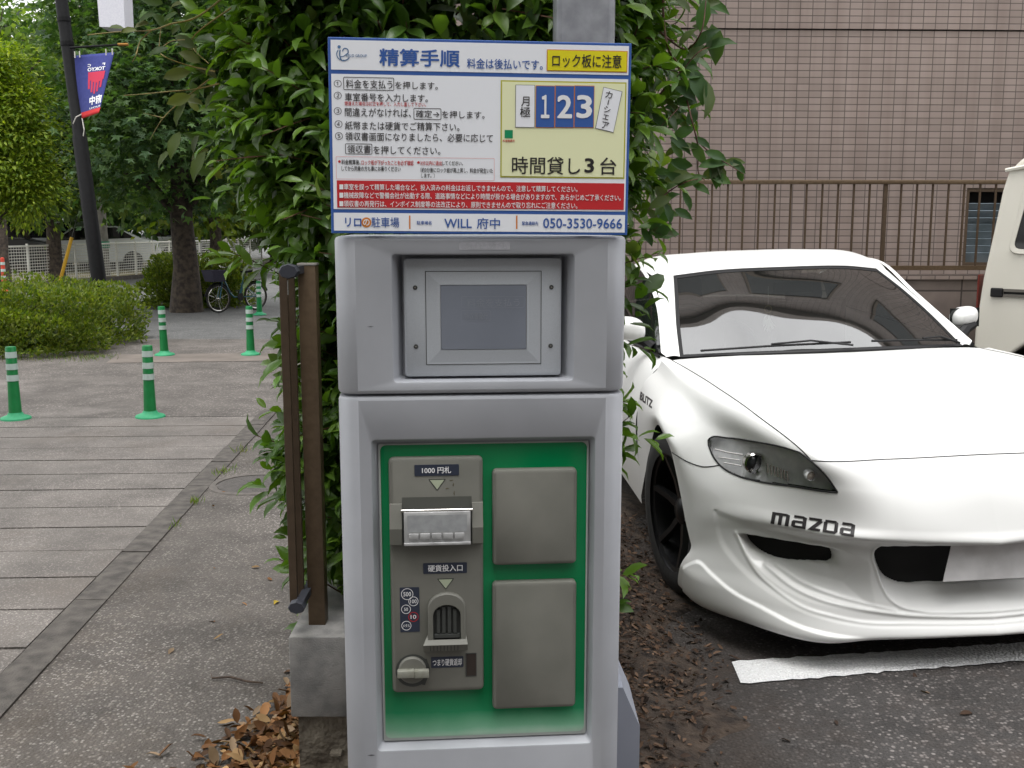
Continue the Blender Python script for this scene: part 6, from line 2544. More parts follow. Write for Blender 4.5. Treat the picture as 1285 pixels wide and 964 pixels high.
# winglet standing proud below the E line
below = E_LINE + [(1090, 840), (857, 840)]
inE = inside(PX, below) & low & (ROW.ravel() < 12.6)
dE = seg_dist(PX, E_LINE)
disp -= np.where(inE,   .015 * sst(0, 3.5, dE) * (1 - sst(1030, 1096, PX.reshape(-1, 2)[:, 0])), 0)
# centre rim bead
dr = seg_dist(PX, CT_OUT[:-3])
disp -= np.where(low & ~i_c, .004 * np.exp(-(dr / 1.6) ** 2), 0)
dirv = norm(np.stack([Nb.reshape(-1, 3)[:, 0] * -.35, np.full(nr * nc, .9), Nb.reshape(-1, 3)[:, 2] * -.15], 1))
Gd = (G.reshape(-1, 3) + dirv * disp[:, None])

idx = np.arange(nr * nc).reshape(nr, nc)
FA = np.stack([idx[:-1, :-1], idx[:-1, 1:], idx[1:, 1:], idx[1:, :-1]], -1).reshape(-1, 4)
fcR = ROW.ravel()[FA].mean(1); fcC = COLP.ravel()[FA].mean(1); fcP = PX.reshape(-1, 2)[FA].mean(1)
# outward winding
nn_ = np.cross(Gd[FA[:, 1]] - Gd[FA[:, 0]], Gd[FA[:, 3]] - Gd[FA[:, 0]])
if (nn_[(fcR < 2) & (fcC < 1.5)][:, 2]).mean() < 0:
    FA = FA[:, ::-1]
HEAD = smooth_line([(888.6, 553), (890.5, 550.6), (914, 549.8), (948.5, 554.6), (982.7, 561.4), (1003, 567.7)]) + smooth_line([(1010, 572.5), (1024, 584), (1039, 600), (1051, 617.7)]) + smooth_line([(1050, 618), (1034, 616.5), (1000, 611), (948.5, 603.4), (923, 596), (906, 586.3), (895, 573), (889.2, 559)])
inH = inside(fcP, HEAD) & (fcR > 2.2) & (fcR < 7) & (fcC > 1)
lb = np.interp(fcP[:, 0], [700, 836, 843, 864, 884.5, 902, 950, 1003, 1051], [560, 564, 567.5, 579.5, 586, 584, 582, 582, 617])
hood_m = (fcC <= 2) & (fcR <= 4)
bump_m = ~hood_m & ~inH & np.where(fcC <= 2, fcR > 4, (fcP[:, 1] > lb) & (fcR > 3.2))
fend_m = ~hood_m & ~inH & ~bump_m


def sub(mask, V):
    f = FA[mask]
    u, inv = np.unique(f.ravel(), return_inverse=True)
    return V[u], inv.reshape(f.shape)


def mirrored(V, F):
    W = V.copy(); W[:, 0] *= -1
    return W, F[:, ::-1]


def both(name, V, F, m, parent=car, smooth=True, join=False):
    W, H_ = mirrored(V, F)
    if join:
        me = np_mesh(name, np.concatenate([V, W]), np.concatenate([F, H_ + len(V)]), smooth)
        bm = bmesh.new(); bm.from_mesh(me)
        bmesh.ops.remove_doubles(bm, verts=[v for v in bm.verts if abs(v.co.x) < .0005], dist=.0008)
        bm.to_mesh(me); bm.free()
        return [link(name, me, m, parent)]
    return [link(name, np_mesh(name, V, F, smooth), m, parent), link(name, np_mesh(name, W, H_, smooth), m, parent)]


hood_o = both('bonnet', *sub(hood_m, Gd), M['car_white'], join=True)[0]
bump_o = both('bumper', *sub(bump_m, Gd), M['car_white'], join=True)[0]
fend_o = both('fender', *sub(fend_m, Gd), M['car_white'])

# dark openings
for nm, ii, di, off in (('intake_grille', i_s, d_s, .071), ('centre_grille', i_c, d_c, .087)):
    near = (ii | (di < 2.0)) & low
    msk = near[FA].all(1)
    Gg = G.reshape(-1, 3) + dirv * off
    V, F = sub(msk, Gg)
    if nm == 'centre_grille':
        both(nm, V, F, M['grille'], bump_o, join=True)
    else:
        both(nm, V, F, M['grille'], bump_o)

bvh_l = BVHTree.FromPolygons([tuple(p) for p in Gd], [tuple(int(i) for i in f) for f in FA])


def hit(px, py, off=0.0):
    o, d = car_ray(px, py)
    loc, nrm, i, dist = bvh_l.ray_cast(o, d)
    if loc is None: return None
    if nrm.dot(d) > 0: nrm = -nrm
    return loc + nrm * off


def strip(name, pts, rad, m, parent=car, off=0.0, both_sides=True, n=6):
    Q = [hit(*p, off) for p in pts]
    Q = [q for q in Q if q is not None]
    if len(Q) < 2: return
    for s in ((1, -1) if both_sides else (1,)):
        mb = MB()
        mb.tube([Vector((q.x * s, q.y, q.z)) for q in Q], rad, n=n)
        mb.build(name, m, parent, fix=True)


# panel joints
def rowcol_line(rowv=None, colv=None, lo=0, hi=99):
    if colv is not None:
        j = int(np.argmin(abs(COLP[0] - colv)))
        k = (ROW[:, 0] >= lo) & (ROW[:, 0] <= hi)
        return Gd.reshape(nr, nc, 3)[k, j][::3]
    i = int(np.argmin(abs(ROW[:, 0] - rowv)))
    k = (COLP[0] >= lo) & (COLP[0] <= hi)
    return Gd.reshape(nr, nc, 3)[i, k][::3]


jc = rowcol_line(colv=2, lo=0.0, hi=4)
jf = rowcol_line(rowv=4, lo=0, hi=2)
for s in (1, -1):
    mb = MB()
    mb.tube([(p[0] * s, p[1], p[2]) for p in jc], .0022, n=6)
    mb.tube([(p[0] * s, p[1], p[2]) for p in jf], .0022, n=6)
    mb.build('panel_joint', M['car_gap'], hood_o)
strip('panel_joint', smooth_line([(843.5, 568), (864, 580), (884.5, 586), (893, 585.5), (903, 584)]), .0024, M['car_gap'], bump_o)
# headlights
V, F = sub(inH, G.reshape(-1, 3) + Nb.reshape(-1, 3) * .001)
heads = both('headlight', V, F, M['lamp_glass'])
dirh = norm(np.stack([-Nb.reshape(-1, 3)[:, 0] * .4, np.full(nr * nc, .8), -Nb.reshape(-1, 3)[:, 2] * .4], 1))
V2, F2 = sub(inH, G.reshape(-1, 3) + dirh * .034)
for s, h_ in zip((1, -1), heads):
    V_, F_ = (V2, F2) if s == 1 else mirrored(V2, F2)
    link('housing', np_mesh('housing', V_, F_, True), M['lamp_house'], h_)
    mb = MB()
    Q = [hit(*p) for p in HEAD + HEAD[:1]]
    Q = [q for q in Q if q is not None]
    mb.tube([Vector((q.x * s, q.y, q.z)) for q in Q], .0034, n=6, cap=False)
    mb.build('gasket', M['black'], h_)

    def lamp(px, py, rad, m, deep, nm, lens=None):
        q = hit(px, py)
        c_ = q + Vector((0, deep, 0))
        mb = MB()
        Mr = Matrix.Rotation(R(90), 4, 'X')
        mb.lathe([(rad * 1.0, -.02), (rad * 1.0, .008), (rad * .86, .014), (rad * .80, .004)], n=28, loc=(c_.x * s, c_.y, c_.z), M=Mr, cap=False)
        o = mb.build(nm, m, h_, smooth=True, sharp=40)
        mb = MB()
        mb.lathe([(rad * .80, .003), (rad * .6, .010), (rad * .3, .015), (.0001, .017)], n=24, loc=(c_.x * s, c_.y, c_.z), M=Mr, cap=False)
        mb.build('lens', lens, o, smooth=True, sharp=60)
    lens_m = bpy.data.materials.get('lamp_lens') or mat('lamp_lens', (.02, .022, .024, 1), None, rough=.04)
    lamp(949, 583, .038, M['chrome'], .024, 'projector', lens_m)
    lamp(1019, 598, .019, M['lamp_house'], .016, 'turn_lamp', bpy.data.materials.get('turn_lens') or mat('turn_lens', S(170, 160, 150), None, rough=.1))
    for pts, w in ((((899, 565), (915, 569), (934, 572)), .0035), (((903, 575), (917, 577), (931, 579)), .0028), (((910, 582), (922, 584), (932, 586)), .0028)):
        Q = [hit(*p) for p in pts]
        mb = MB()
        mb.tube([Vector((q.x * s, q.y + .014, q.z)) for q in Q], w, n=6)
        mb.build('reflector', M['chrome'], h_)
    mb = MB()
    for k in range(7):
        q = hit(966 + k * 4.2, 584 + k * 1.6)
        r_ = hit(966 + k * 4.2, 596 + k * 1.6)
        mb.tube([Vector((q.x * s, q.y + .028, q.z)), Vector((r_.x * s, r_.y + .02, r_.z))], .0035, n=5)
    mb.build('inner_reflector', M['chrome'], h_)

# lettering on the bumper
STROKES = []


def bar(x0, y0, x1, y1): STROKES.append([(x0, y0), (x1, y0), (x1, y1), (x0, y1)])


def letter_a(x, w):
    t = .2
    bar(x + .02, .80, x + w - .04, 1.0)
    STROKES.append([(x + w - .05, .8), (x + w - .05, 1.0), (x + w, .9), (x + w, .8)])
    bar(x + w - .045, 0, x + w, .8)
    bar(x + .02, .40, x + w - .045, .58)
    bar(x + .03, 0, x + w - .045, .18)
    STROKES.append([(x, .12), (x + .03, 0), (x + .045, .18), (x + .045, .40), (x + .02, .58), (x, .46)])


def letter_m(x, w):
    bar(x, 0, x + .045, 1.0)
    bar(x + .045, .8, x + w - .045, 1.0)
    bar(x + w / 2 - .022, 0, x + w / 2 + .022, .8)
    STROKES.append([(x + w - .045, .8), (x + w - .045, 1.0), (x + w, .9), (x + w, .8)])
    bar(x + w - .045, 0, x + w, .8)


letter_m(0.0, .215)
letter_a(.245, .175)
bar(.445, .80, .60, 1.0)
STROKES.append([(.445, .0), (.56, .80), (.62, .80), (.505, .0)])
bar(.505, .0, .595, .18)
bar(.625, 0, .67, .82); bar(.64, .82, .77, 1.0); bar(.67, 0, .77, .18)
STROKES.append([(.77, 0), (.80, .15), (.80, .85), (.77, 1.0), (.757, .82), (.757, .18)])
letter_a(.825, .175)
TLc, TRc, BLc, BRc = (969.8, 642.5), (1073.5, 657.5), (967.2, 657), (1071.5, 674)


def quad_px(u, v):
    return ((TLc[0] * (1 - u) + TRc[0] * u) * v + (BLc[0] * (1 - u) + BRc[0] * u) * (1 - v), (TLc[1] * (1 - u) + TRc[1] * u) * v + (BLc[1] * (1 - u) + BRc[1] * u) * (1 - v))


mb = MB()
for poly in STROKES:
    n_ = 6 if len(poly) == 4 else 1
    if n_ > 1:
        a, b, c, d = [Vector(q) for q in poly]
        Q, F = [], []
        for r_ in range(n_ + 1):
            for k in range(n_ + 1):
                s_, t_ = k / n_, r_ / n_
                q = (a * (1 - s_) + b * s_) * (1 - t_) + (d * (1 - s_) + c * s_) * t_
                Q.append(hit(*quad_px(q.x, q.y), .0022))
        F = [(r_ * (n_ + 1) + k, r_ * (n_ + 1) + k + 1, (r_ + 1) * (n_ + 1) + k + 1, (r_ + 1) * (n_ + 1) + k) for r_ in range(n_) for k in range(n_)]
    else:
        Q = [hit(*quad_px(u, v), .0022) for u, v in poly]
        F = [tuple(range(len(Q)))]
    if all(q is not None for q in Q):
        mb.add(Q, F)
mb.build('lettering', M['black_ink'], bump_o, fix=False)
# number plate, blank
pl = []
o_ = .012
for px, py in ((1183, 730), (1199.5, 684)):
    o, d = car_ray(px, py)
    t = (o_ - o.y) / d.y
    pl.append(o + d * t)
xb, xt = abs(pl[0].x), abs(pl[1].x)
zb, zt = pl[0].z, pl[1].z
mb = MB()
mb.add([Vector((-xb, .01, zb)), Vector((xb, .01, zb)), Vector((xt, .03, zt + .02)), Vector((-xt, .03, zt + .02)), Vector((-xb, .013, zb)), Vector((xb, .013, zb)), Vector((xt, .033, zt + .02)), Vector((-xt, .033, zt + .02))],
       [(0, 1, 2, 3), (7, 6, 5, 4), (0, 4, 5, 1), (1, 5, 6, 2), (2, 6, 7, 3), (3, 7, 4, 0)])
mb.build('number_plate', M['plate'], car)


# ---- greenhouse
def loft(rows, ns=14, nt=10):
    A = np.array(rows, float)
    A = hermite(A, knots(A), dense(knots(A), lambda i: 1e9 if False else (knots(A)[-1] / ns)))
    B_ = A.transpose(1, 0, 2)
    k = knots(B_)
    B_ = hermite(B_, k, dense(k, lambda i: k[-1] / nt))
    return B_.transpose(1, 0, 2)


def grid_faces(n, m):
    i = np.arange(n * m).reshape(n, m)
    return np.stack([i[:-1, :-1], i[:-1, 1:], i[1:, 1:], i[1:, :-1]], -1).reshape(-1, 4)


def orient(V, F, ref):
    c = V[F].mean(1)
    nrm = np.cross(V[F[:, 1]] - V[F[:, 0]], V[F[:, 3]] - V[F[:, 0]])
    if (nrm * (c - np.array(ref))).sum() < 0: F = F[:, ::-1]
    return F


def sym(row):
    """mirror a half row (centre first, x>0) into a full one"""
    row = [tuple(p) for p in row]
    return [(-x, y, z) for x, y, z in reversed(row[1:])] + row


def panel(name, rows, m, parent=car, ns=14, nt=24, ref=(0, 2.5, .5), thick=0.0):
    Gp = loft(rows, ns, nt)
    n, k = Gp.shape[:2]
    V = Gp.reshape(-1, 3)
    F = orient(V, grid_faces(n, k), ref)
    o = link(name, np_mesh(name, V, F, True), m, parent)
    return o, Gp


WB = [(0, 1.385, .898), (.36, 1.425, .893), (.678, 1.60, .868)]
WM1 = [(0, 1.66, 1.030), (.35, 1.70, 1.022), (.640, 1.84, .995)]
WM2 = [(0, 1.93, 1.148), (.34, 1.965, 1.140), (.594, 2.075, 1.111)]
WT = [(0, 2.19, 1.242), (.33, 2.22, 1.236), (.549, 2.31, 1.210)]
ws, WG = panel('windscreen', [sym(WB), sym(WM1), sym(WM2), sym(WT)], M['glass'], ns=24, nt=40)
# black border printed on the glass
def border(Gp, wx, wz, off=.0015):
    n, m = Gp.shape[:2]
    Nn = grid_normals(Gp)
    if Nn[n // 2, m // 2, 2] < 0: Nn = -Nn
    E = Gp + Nn * off
    inner = []
    def lerp(a, b, t): return a * (1 - t) + b * t
    mb = MB()
    def ribbon(out, inn):
        V = [tuple(p) for p in out] + [tuple(p) for p in inn]
        k = len(out)
        mb.add(V, [(i, i + 1, k + i + 1, k + i) for i in range(k - 1)])
    def inset(p, q, w):
        d = q - p
        return p + d * (w / np.linalg.norm(d, axis=-1, keepdims=True))
    ribbon(E[0], inset(E[0], E[1], wz[0]) + Nn[0] * .0002)
    ribbon(E[-1], inset(E[-1], E[-2], wz[1]) + Nn[-1] * .0002)
    ribbon(E[:, 0], inset(E[:, 0], E[:, 1], wx)); ribbon(E[:, -1], inset(E[:, -1], E[:, -2], wx))
    return mb
border(WG, .014, (.022, .034)).build('border', M['black'], ws)
mb = MB()
mb.tube([tuple(p) for p in WG[0]], .010, n=6); mb.tube([tuple(p) for p in WG[-1]], .005, n=6)
mb.tube([tuple(p) for p in WG[:, 0]], .006, n=6); mb.tube([tuple(p) for p in WG[:, -1]], .006, n=6)
mb.build('seal', M['black'], ws)
# roof
ro_edge = [(.640, 2.36, 1.205), (.668, 2.65, 1.245), (.660, 3.05, 1.235), (.625, 3.40, 1.165)]
RT = [[(0, 2.195, 1.246), (.33, 2.225, 1.240), (.553, 2.315, 1.214), (.636, 2.37, 1.200)],
      [(0, 2.40, 1.290), (.33, 2.42, 1.284), (.565, 2.49, 1.262), (.664, 2.52, 1.232)],
      [(0, 2.65, 1.316), (.33, 2.66, 1.311), (.58, 2.68, 1.288), (.682, 2.70, 1.248)],
      [(0, 3.00, 1.305), (.33, 3.00, 1.298), (.57, 3.00, 1.276), (.672, 3.00, 1.236)],
      [(0, 3.35, 1.225), (.32, 3.35, 1.216), (.54, 3.36, 1.195), (.64, 3.38, 1.160)]]
panel('roof', [sym(r_) for r_ in RT], M['car_white'], ns=30, nt=40)
panel('rear_window', [sym([(0, 3.355, 1.223), (.32, 3.355, 1.214), (.54, 3.365, 1.193)]), sym([(0, 3.65, 1.11), (.34, 3.66, 1.10), (.57, 3.68, 1.07)]), sym([(0, 3.95, .975), (.36, 3.96, .967), (.60, 3.98, .945)])], M['glass_dark'], ns=10, nt=24)
panel('boot_lid', [sym([(0, 3.95, .970), (.36, 3.96, .962), (.62, 3.97, .938)]), sym([(0, 4.22, .945), (.36, 4.22, .938), (.66, 4.20, .905)]), sym([(0, 4.36, .93), (.36, 4.35, .92), (.68, 4.30, .88)])], M['car_white'], ns=8, nt=24)
panel('rear_bumper', [sym([(0, 4.36, .928), (.36, 4.35, .918), (.70, 4.28, .88), (.86, 4.02, .80)]), sym([(0, 4.42, .70), (.36, 4.41, .70), (.74, 4.33, .68), (.89, 4.05, .62)]), sym([(0, 4.43, .45), (.36, 4.42, .45), (.76, 4.33, .45), (.89, 4.04, .40)]), sym([(0, 4.36, .20), (.36, 4.35, .20), (.74, 4.28, .20), (.87, 4.02, .20)])], M['car_white'], ns=14, nt=24)
for s in (-1, 1):
    sx = lambda pts: [(s * x, y, z) for x, y, z in pts]
    rf = (0, 2.5, .6)
    # pillar beside the windscreen, running into the roof
    panel('pillar', [sx([(.681, 1.602, .872), (.700, 1.615, .876), (.742, 1.635, .868)]), sx([(.643, 1.842, .998), (.664, 1.856, 1.000), (.706, 1.885, .985)]), sx([(.597, 2.077, 1.114), (.622, 2.095, 1.113), (.668, 2.13, 1.095)]), sx([(.553, 2.315, 1.214), (.59, 2.335, 1.212), (.640, 2.37, 1.198)])], M['car_white'], ns=16, nt=6, ref=rf)
    belt = [(.765, 1.66, .868), (.800, 2.1, .880), (.812, 2.6, .892), (.795, 3.1, .915), (.75, 3.55, .95)]
    topg = [(.752, 1.675, .890), (.690, 2.12, 1.085), (.682, 2.52, 1.225), (.680, 3.02, 1.225), (.640, 3.42, 1.130)]
    top2 = [(.742, 1.640, .872), (.668, 2.13, 1.098), (.664, 2.52, 1.234), (.672, 3.00, 1.238), (.640, 3.38, 1.162)]
    midg = [tuple((np.array(a) + np.array(b)) / 2 + np.array([.012, 0, 0])) for a, b in zip(belt, topg)]
    panel('side_window', [sx(belt), sx(midg), sx(topg)], M['glass_dark'], ns=8, nt=20, ref=rf)
    mid2 = [tuple((np.array(a) + np.array(b)) / 2 + np.array([.012, 0, .006])) for a, b in zip(topg, top2)]
    panel('door_frame', [sx(topg), sx(mid2), sx(top2)], M['car_white'], ns=4, nt=20, ref=rf)
    side = [[(.735, 1.535, .866), (.802, 1.545, .828), (.896, 1.565, .62), (.898, 1.53, .38), (.885, 1.53, .19)],
            [(.800, 2.1, .878), (.842, 2.1, .835), (.898, 2.1, .65), (.892, 2.1, .40), (.880, 2.1, .19)],
            [(.812, 2.6, .890), (.850, 2.6, .845), (.900, 2.6, .65), (.892, 2.6, .40), (.880, 2.6, .19)],
            [(.795, 3.1, .913), (.850, 3.1, .87), (.905, 3.1, .68), (.905, 3.15, .45), (.885, 3.12, .19)],
            [(.74, 3.56, .945), (.83, 3.56, .90), (.915, 3.56, .74), (.915, 3.56, .70), (.912, 3.56, .68)],
            [(.66, 3.98, .94), (.80, 3.98, .875), (.90, 3.99, .66), (.905, 3.95, .45), (.88, 4.0, .22)],
            [(.62, 4.0, .938), (.78, 4.01, .87), (.89, 4.04, .64), (.892, 4.04, .42), (.87, 4.02, .20)]]
    panel('door_side', [sx(r_) for r_ in side], M['car_white'], ns=40, nt=24, ref=rf)
    mb = MB()
    mb.tube([(s * (x + .004), y, z) for x, y, z in belt], .007, n=6)
    mb.build('belt_trim', M['black'], car)
    # wing mirror
    bm = bmesh.new()
    bmesh.ops.create_icosphere(bm, subdivisions=4, radius=1)
    for v in bm.verts:
        x, y, z = v.co
        e = .75
        v.co = Vector((math.copysign(abs(x) ** e, x) * (.080 if s < 0 else .066), math.copysign(abs(y) ** .9, y) * .085 + (.02 * x * s), math.copysign(abs(z) ** e, z) * (.058 if s < 0 else .05) + .012 * x * s * (1)))
        if y > .3: v.co.y = min(v.co.y, .05)
    mc = Vector((s * .885, 1.84, .990)) if s < 0 else Vector((.838, 1.90, .978))
    for v in bm.verts: v.co += mc
    me = bpy.data.meshes.new('mirror'); bm.to_mesh(me); bm.free()
    me.polygons.foreach_set('use_smooth', np.full(len(me.polygons), True))
    mr = link('mirror', me, M['car_white'], car)
    mb = MB()
    mb.tube([(s * .775, 1.80, .895), (s * .81, 1.82, .925), (s * .86, 1.84, .945)], [.03, .026, .022], n=8)
    mb.box(mc.x - .075, 1.886, mc.z - .05, mc.x + .075, 1.893, mc.z + .045, mi=1)
    mb.build('mirror_foot', [M['black'], M['glass_dark']], mr)
    # wheel wells
    for yc in (.88, 3.56):
        mb = MB()
        n = 18
        V, F = [], []
        for xx in (.52, .835):
            for k in range(n + 1):
                a = R(-8 + 196 * k / n)
                V.append((s * xx, yc + .372 * math.cos(a), .335 + .372 * math.sin(a)))
        for k in range(n):
            F.append((k, k + 1, n + 2 + k, n + 1 + k))
        V.append((s * .52, yc, .335)); c_i = len(V) - 1
        for k in range(n):
            F.append((c_i, k + 1, k))
        mb.add(V, F)
        mb.build('wheel_well', M['grille'], car)

    def make_wheel(yc, steer, kid):
        Wm = Matrix.Translation((s * .790, yc, .335)) @ Matrix.Rotation(steer, 4, 'Z') @ Matrix.Rotation(R(90) * s, 4, 'Y')
        # lathe axis z -> outward
        mb = MB()
        mb.lathe([(.238, -.11), (.27, -.117), (.318, -.108), (.333, -.085), (.335, -.03), (.335, .03), (.333, .085), (.318, .108), (.27, .117), (.240, .110)], n=56, M=Wm, cap=False)
        w = mb.build('wheel', M['rubber'], car, smooth=True, sharp=50)
        mb = MB()
        rimm = bpy.data.materials.get('dark_alloy') or mat('dark_alloy', (.03, .03, .032, 1), None, rough=.3, metallic=.7)
        mb.lathe([(.241, .108), (.244, .100), (.228, .092), (.220, .03), (.21, -.10)], n=48, M=Wm, cap=False)
        for k in range(6):
            a = 2 * math.pi * k / 6 + .3
            ca, sa = math.cos(a), math.sin(a)
            def P(rad, wv, z): return Wm @ Vector((rad * ca - wv * sa, rad * sa + wv * ca, z))
            prof = [(.04, .026, .045), (.13, .020, .058), (.225, .018, .088)]
            V = []
            for rad, wv, z in prof:
                V += [P(rad, -wv, z - .01), P(rad, -wv * .6, z + .012), P(rad, wv * .6, z + .012), P(rad, wv, z - .01)]
            F = []
            for i in range(2):
                for j in range(3):
                    F.append((i * 4 + j, i * 4 + j + 1, i * 4 + j + 5, i * 4 + j + 4))
            mb.add(V, F)
        mb.lathe([(.055, .03), (.055, .06), (.03, .075), (.0001, .076)], n=20, M=Wm, cap=False)
        mb.build('rim', rimm, w, smooth=True, sharp=40, fix=False)
        mb = MB()
        mb.lathe([(.165, -.02), (.165, .0), (.06, .0)], n=32, M=Wm, cap=False)
        mb.build('brake_disc', M['grille'], w)
        if kid:
            mb = MB()
            for k in range(5):
                a0, a1 = R(200 + k * 9), R(209 + k * 9)
                for r0, r1 in ((.125, .185),):
                    if s < 0: a0_, a1_ = math.pi - a0, math.pi - a1
                    V = [Wm @ Vector((r0 * math.cos(a0), r0 * math.sin(a0), .03)), Wm @ Vector((r1 * math.cos(a0), r1 * math.sin(a0), .03)), Wm @ Vector((r1 * math.cos(a1), r1 * math.sin(a1), .03)), Wm @ Vector((r0 * math.cos(a1), r0 * math.sin(a1), .03))]
                    mb.add(V, [(0, 1, 2, 3)])
            mb.build('brake_caliper', bpy.data.materials.get('yellow_caliper') or mat('yellow_caliper', S(120, 120, 20), None, rough=.4), w)
    make_wheel(.88, R(7.0), True)
    make_wheel(3.56, 0.0, False)

dl = [o for o in car.children if o.name.startswith(('door_side', 'fender'))]
Vd, Fd = [], []
for o in dl:
    b_ = len(Vd)
    Vd += [tuple(v.co) for v in o.data.vertices]
    Fd += [tuple(i + b_ for i in f.vertices) for f in o.data.polygons]
door_bvh = BVHTree.FromPolygons(Vd, Fd)
Vt, Ft = text_geo('BLiTZ', .07)
Q = []
for u, v, _w in Vt:
    px = 802.6 + 15.5 * u + 1.2 * v
    py = 501.5 + 11.5 * u - 10.5 * v
    o, d = car_ray(px, py)
    loc, nrm, _i, _d = door_bvh.ray_cast(o, d)
    Q.append(None if loc is None else loc - d * .003)
if all(q is not None for q in Q):
    mb = MB(); mb.add(Q, Ft); mb.build('sticker', M['black_ink'], car)

# floor pan, cabin
mb = MB()
mb.box(-.70, .35, .13, .70, 4.2, .22)
mb.box(-.50, .12, .17, .50, .36, .24)
mb.build('underbody', M['grille'], car)
mb = MB()
mb.box(-.66, 1.50, .55, .66, 1.78, .845, bev=.03)
mb.add([(-.64, 1.44, .86), (.64, 1.44, .86), (.62, 1.80, .855), (-.62, 1.80, .855)], [(0, 1, 2, 3)])
mb.box(-.66, 1.2, .5, .66, 1.5, .80)
mb.build('dashboard', M['interior'], car)
for s in (-1, 1):
    mb = MB()
    mb.box(s * .36 - .23, 2.25, .35, s * .36 + .23, 2.75, .52, bev=.04)
    Mx = Matrix.Translation((s * .36, 2.72, .5)) @ Matrix.Rotation(R(-18), 4, 'X')
    mb.box(-.22, -.05, 0, .22, .07, .52, M=Mx, bev=.04)
    mb.box(-.11, -.04, .53, .11, .05, .70, M=Mx, bev=.03)
    mb.build('seat', M['interior'], car, smooth=True)
mb = MB()
Ms_ = Matrix.Translation((-.36, 1.98, .83)) @ Matrix.Rotation(R(66), 4, 'X')
mb.tube([Ms_ @ Vector((.18 * math.cos(2 * math.pi * k / 28), .18 * math.sin(2 * math.pi * k / 28), 0)) for k in range(29)], .014, n=8, cap=False)
mb.tube([Ms_ @ Vector((-.17, 0, 0)), Ms_ @ Vector((.17, 0, 0))], .016, n=6)
mb.tube([Ms_ @ Vector((0, 0, 0)), Ms_ @ Vector((0, -.05, -.22))], .025, n=8)
mb.build('steering_wheel', M['black'], car)
mb = MB()
mb.box(-.10, 2.02, 1.12, .10, 2.045, 1.18, bev=.008)
mb.tube([(0, 2.05, 1.16), (0, 2.10, 1.20)], .008, n=6)
mb.build('rear_view_mirror', M['black'], car, smooth=True)
mb = MB()
mb.box(-.70, 2.0, .22, .70, 3.6, .30)
mb.box(-.66, 3.0, .3, .66, 3.1, 1.0)
mb.build('cabin_floor', M['interior'], car)
# wipers
for pts in (((-.60, 1.535, .895), (-.30, 1.43, .918), (.06, 1.405, .924)), ((.16, 1.41, .925), (.42, 1.455, .915), (.64, 1.57, .894))):
    mb = MB()
    Q = [Vector(p) + Vector((0, .0, .010)) for p in pts]
    mb.tube(Q, .0055, n=6)
    mb.tube([Q[-1] + Vector((0, -.03, -.01)), (Q[-1] + Q[1]) / 2 + Vector((0, 0, .016)), Q[1] + Vector((0, 0, .008))], .005, n=6)
    mb.build('wiper', M['black'], car)
# hanging charm inside the windscreen
hx = Vector((-.13, 2.02, 1.10))
root = bpy.data.objects.new('hanging_charm', None)
COL.objects.link(root)
root.matrix_basis = CM @ Matrix.Translation(hx)
tag(root, 'small pale ring and feather charm hanging inside the car windscreen', 'charm')
mb = MB()
mb.tube([(0, 0, .06), (0, 0, -.04)], .0012, n=4)
mb.build('cord', M['white_steel'], root)
mb = MB()
mb.tube([(.018 * math.cos(2 * math.pi * k / 20), 0, -.058 + .018 * math.sin(2 * math.pi * k / 20)) for k in range(21)], .002, n=5, cap=False)
mb.build('ring', mat('straw_ring', S(170, 160, 110), None, rough=.6), root)
P = np.array([(rng.normal(0, .006), rng.normal(0, .006), -.085 - .002 * k) for k in range(28)])
leaves('feather', P, np.array([(rng.normal(0, .5), rng.normal(0, .4), -1) for _ in range(28)]), rand_dirs(28), .045, .006, np.full((28, 3), .72), M['leaf_dry'], 'diamond', root, world=False)

# ================================================================== WHITE VAN
VY = 6.9
vx = at(1222, 430, VY).x
vz = float(LOT(vx))
van = empty('van', (vx, VY, vz), rz=R(-45), label='white boxy van with dark rear side window parked beyond the white car', cat='van')
ZZ = lambda py: at(1222, py, VY).z - vz
VW = 1.42
arc_c, arc_r = (.50, ZZ(482)), .34
def arch_pts(xc, zc, r, n=14, z0=.22):
    a0 = math.asin(max(-1, min(1, (z0 - zc) / r)))
    return [(xc - r * math.cos(a0 + (math.pi - 2 * a0) * k / n), zc + r * math.sin(a0 + (math.pi - 2 * a0) * k / n)) for k in range(n + 1)]
rear = [(0, .30), (0, ZZ(415)), (.03, ZZ(350)), (.07, ZZ(300)), (.115, ZZ(240)), (.15, ZZ(212))]
front = [(2.75, ZZ(212)), (3.15, 1.25), (3.38, .95), (3.40, .25)]
fa_ = [(p[0], p[1]) for p in arch_pts(2.85, .40, .33)]
ra_ = arch_pts(arc_c[0], arc_c[1], arc_r)
outline = rear + front + list(reversed(fa_)) + list(reversed(ra_)) + [(0.02, .24)]
mb = MB()
mb.prism(outline, 0, VW)
body = mb.build('body', M['van_white'], van, fix=True)
bv = body.modifiers.new('edge', 'BEVEL'); bv.width = .02; bv.segments = 3; bv.limit_method = 'ANGLE'; bv.angle_limit = R(40)
mb = MB()
rz_ = ZZ(212)
mb.prism([(.12, rz_ - .01), (.22, rz_ + .085), (.5, rz_ + .11), (2.4, rz_ + .10), (2.78, rz_ - .01)], .05, VW - .05)
o = mb.build('roof', M['van_white'], van, fix=True)
bv = o.modifiers.new('edge', 'BEVEL'); bv.width = .05; bv.segments = 3; bv.limit_method = 'ANGLE'; bv.angle_limit = R(30)
mb = MB()
mb.tube([(.13, -.005, rz_ - .015), (.3, -.012, rz_ + .012), (2.7, -.012, rz_ + .012)], .014, n=6)
mb.build('roof_gutter', M['van_white'], van)
zb_, zt_ = ZZ(312), ZZ(224)
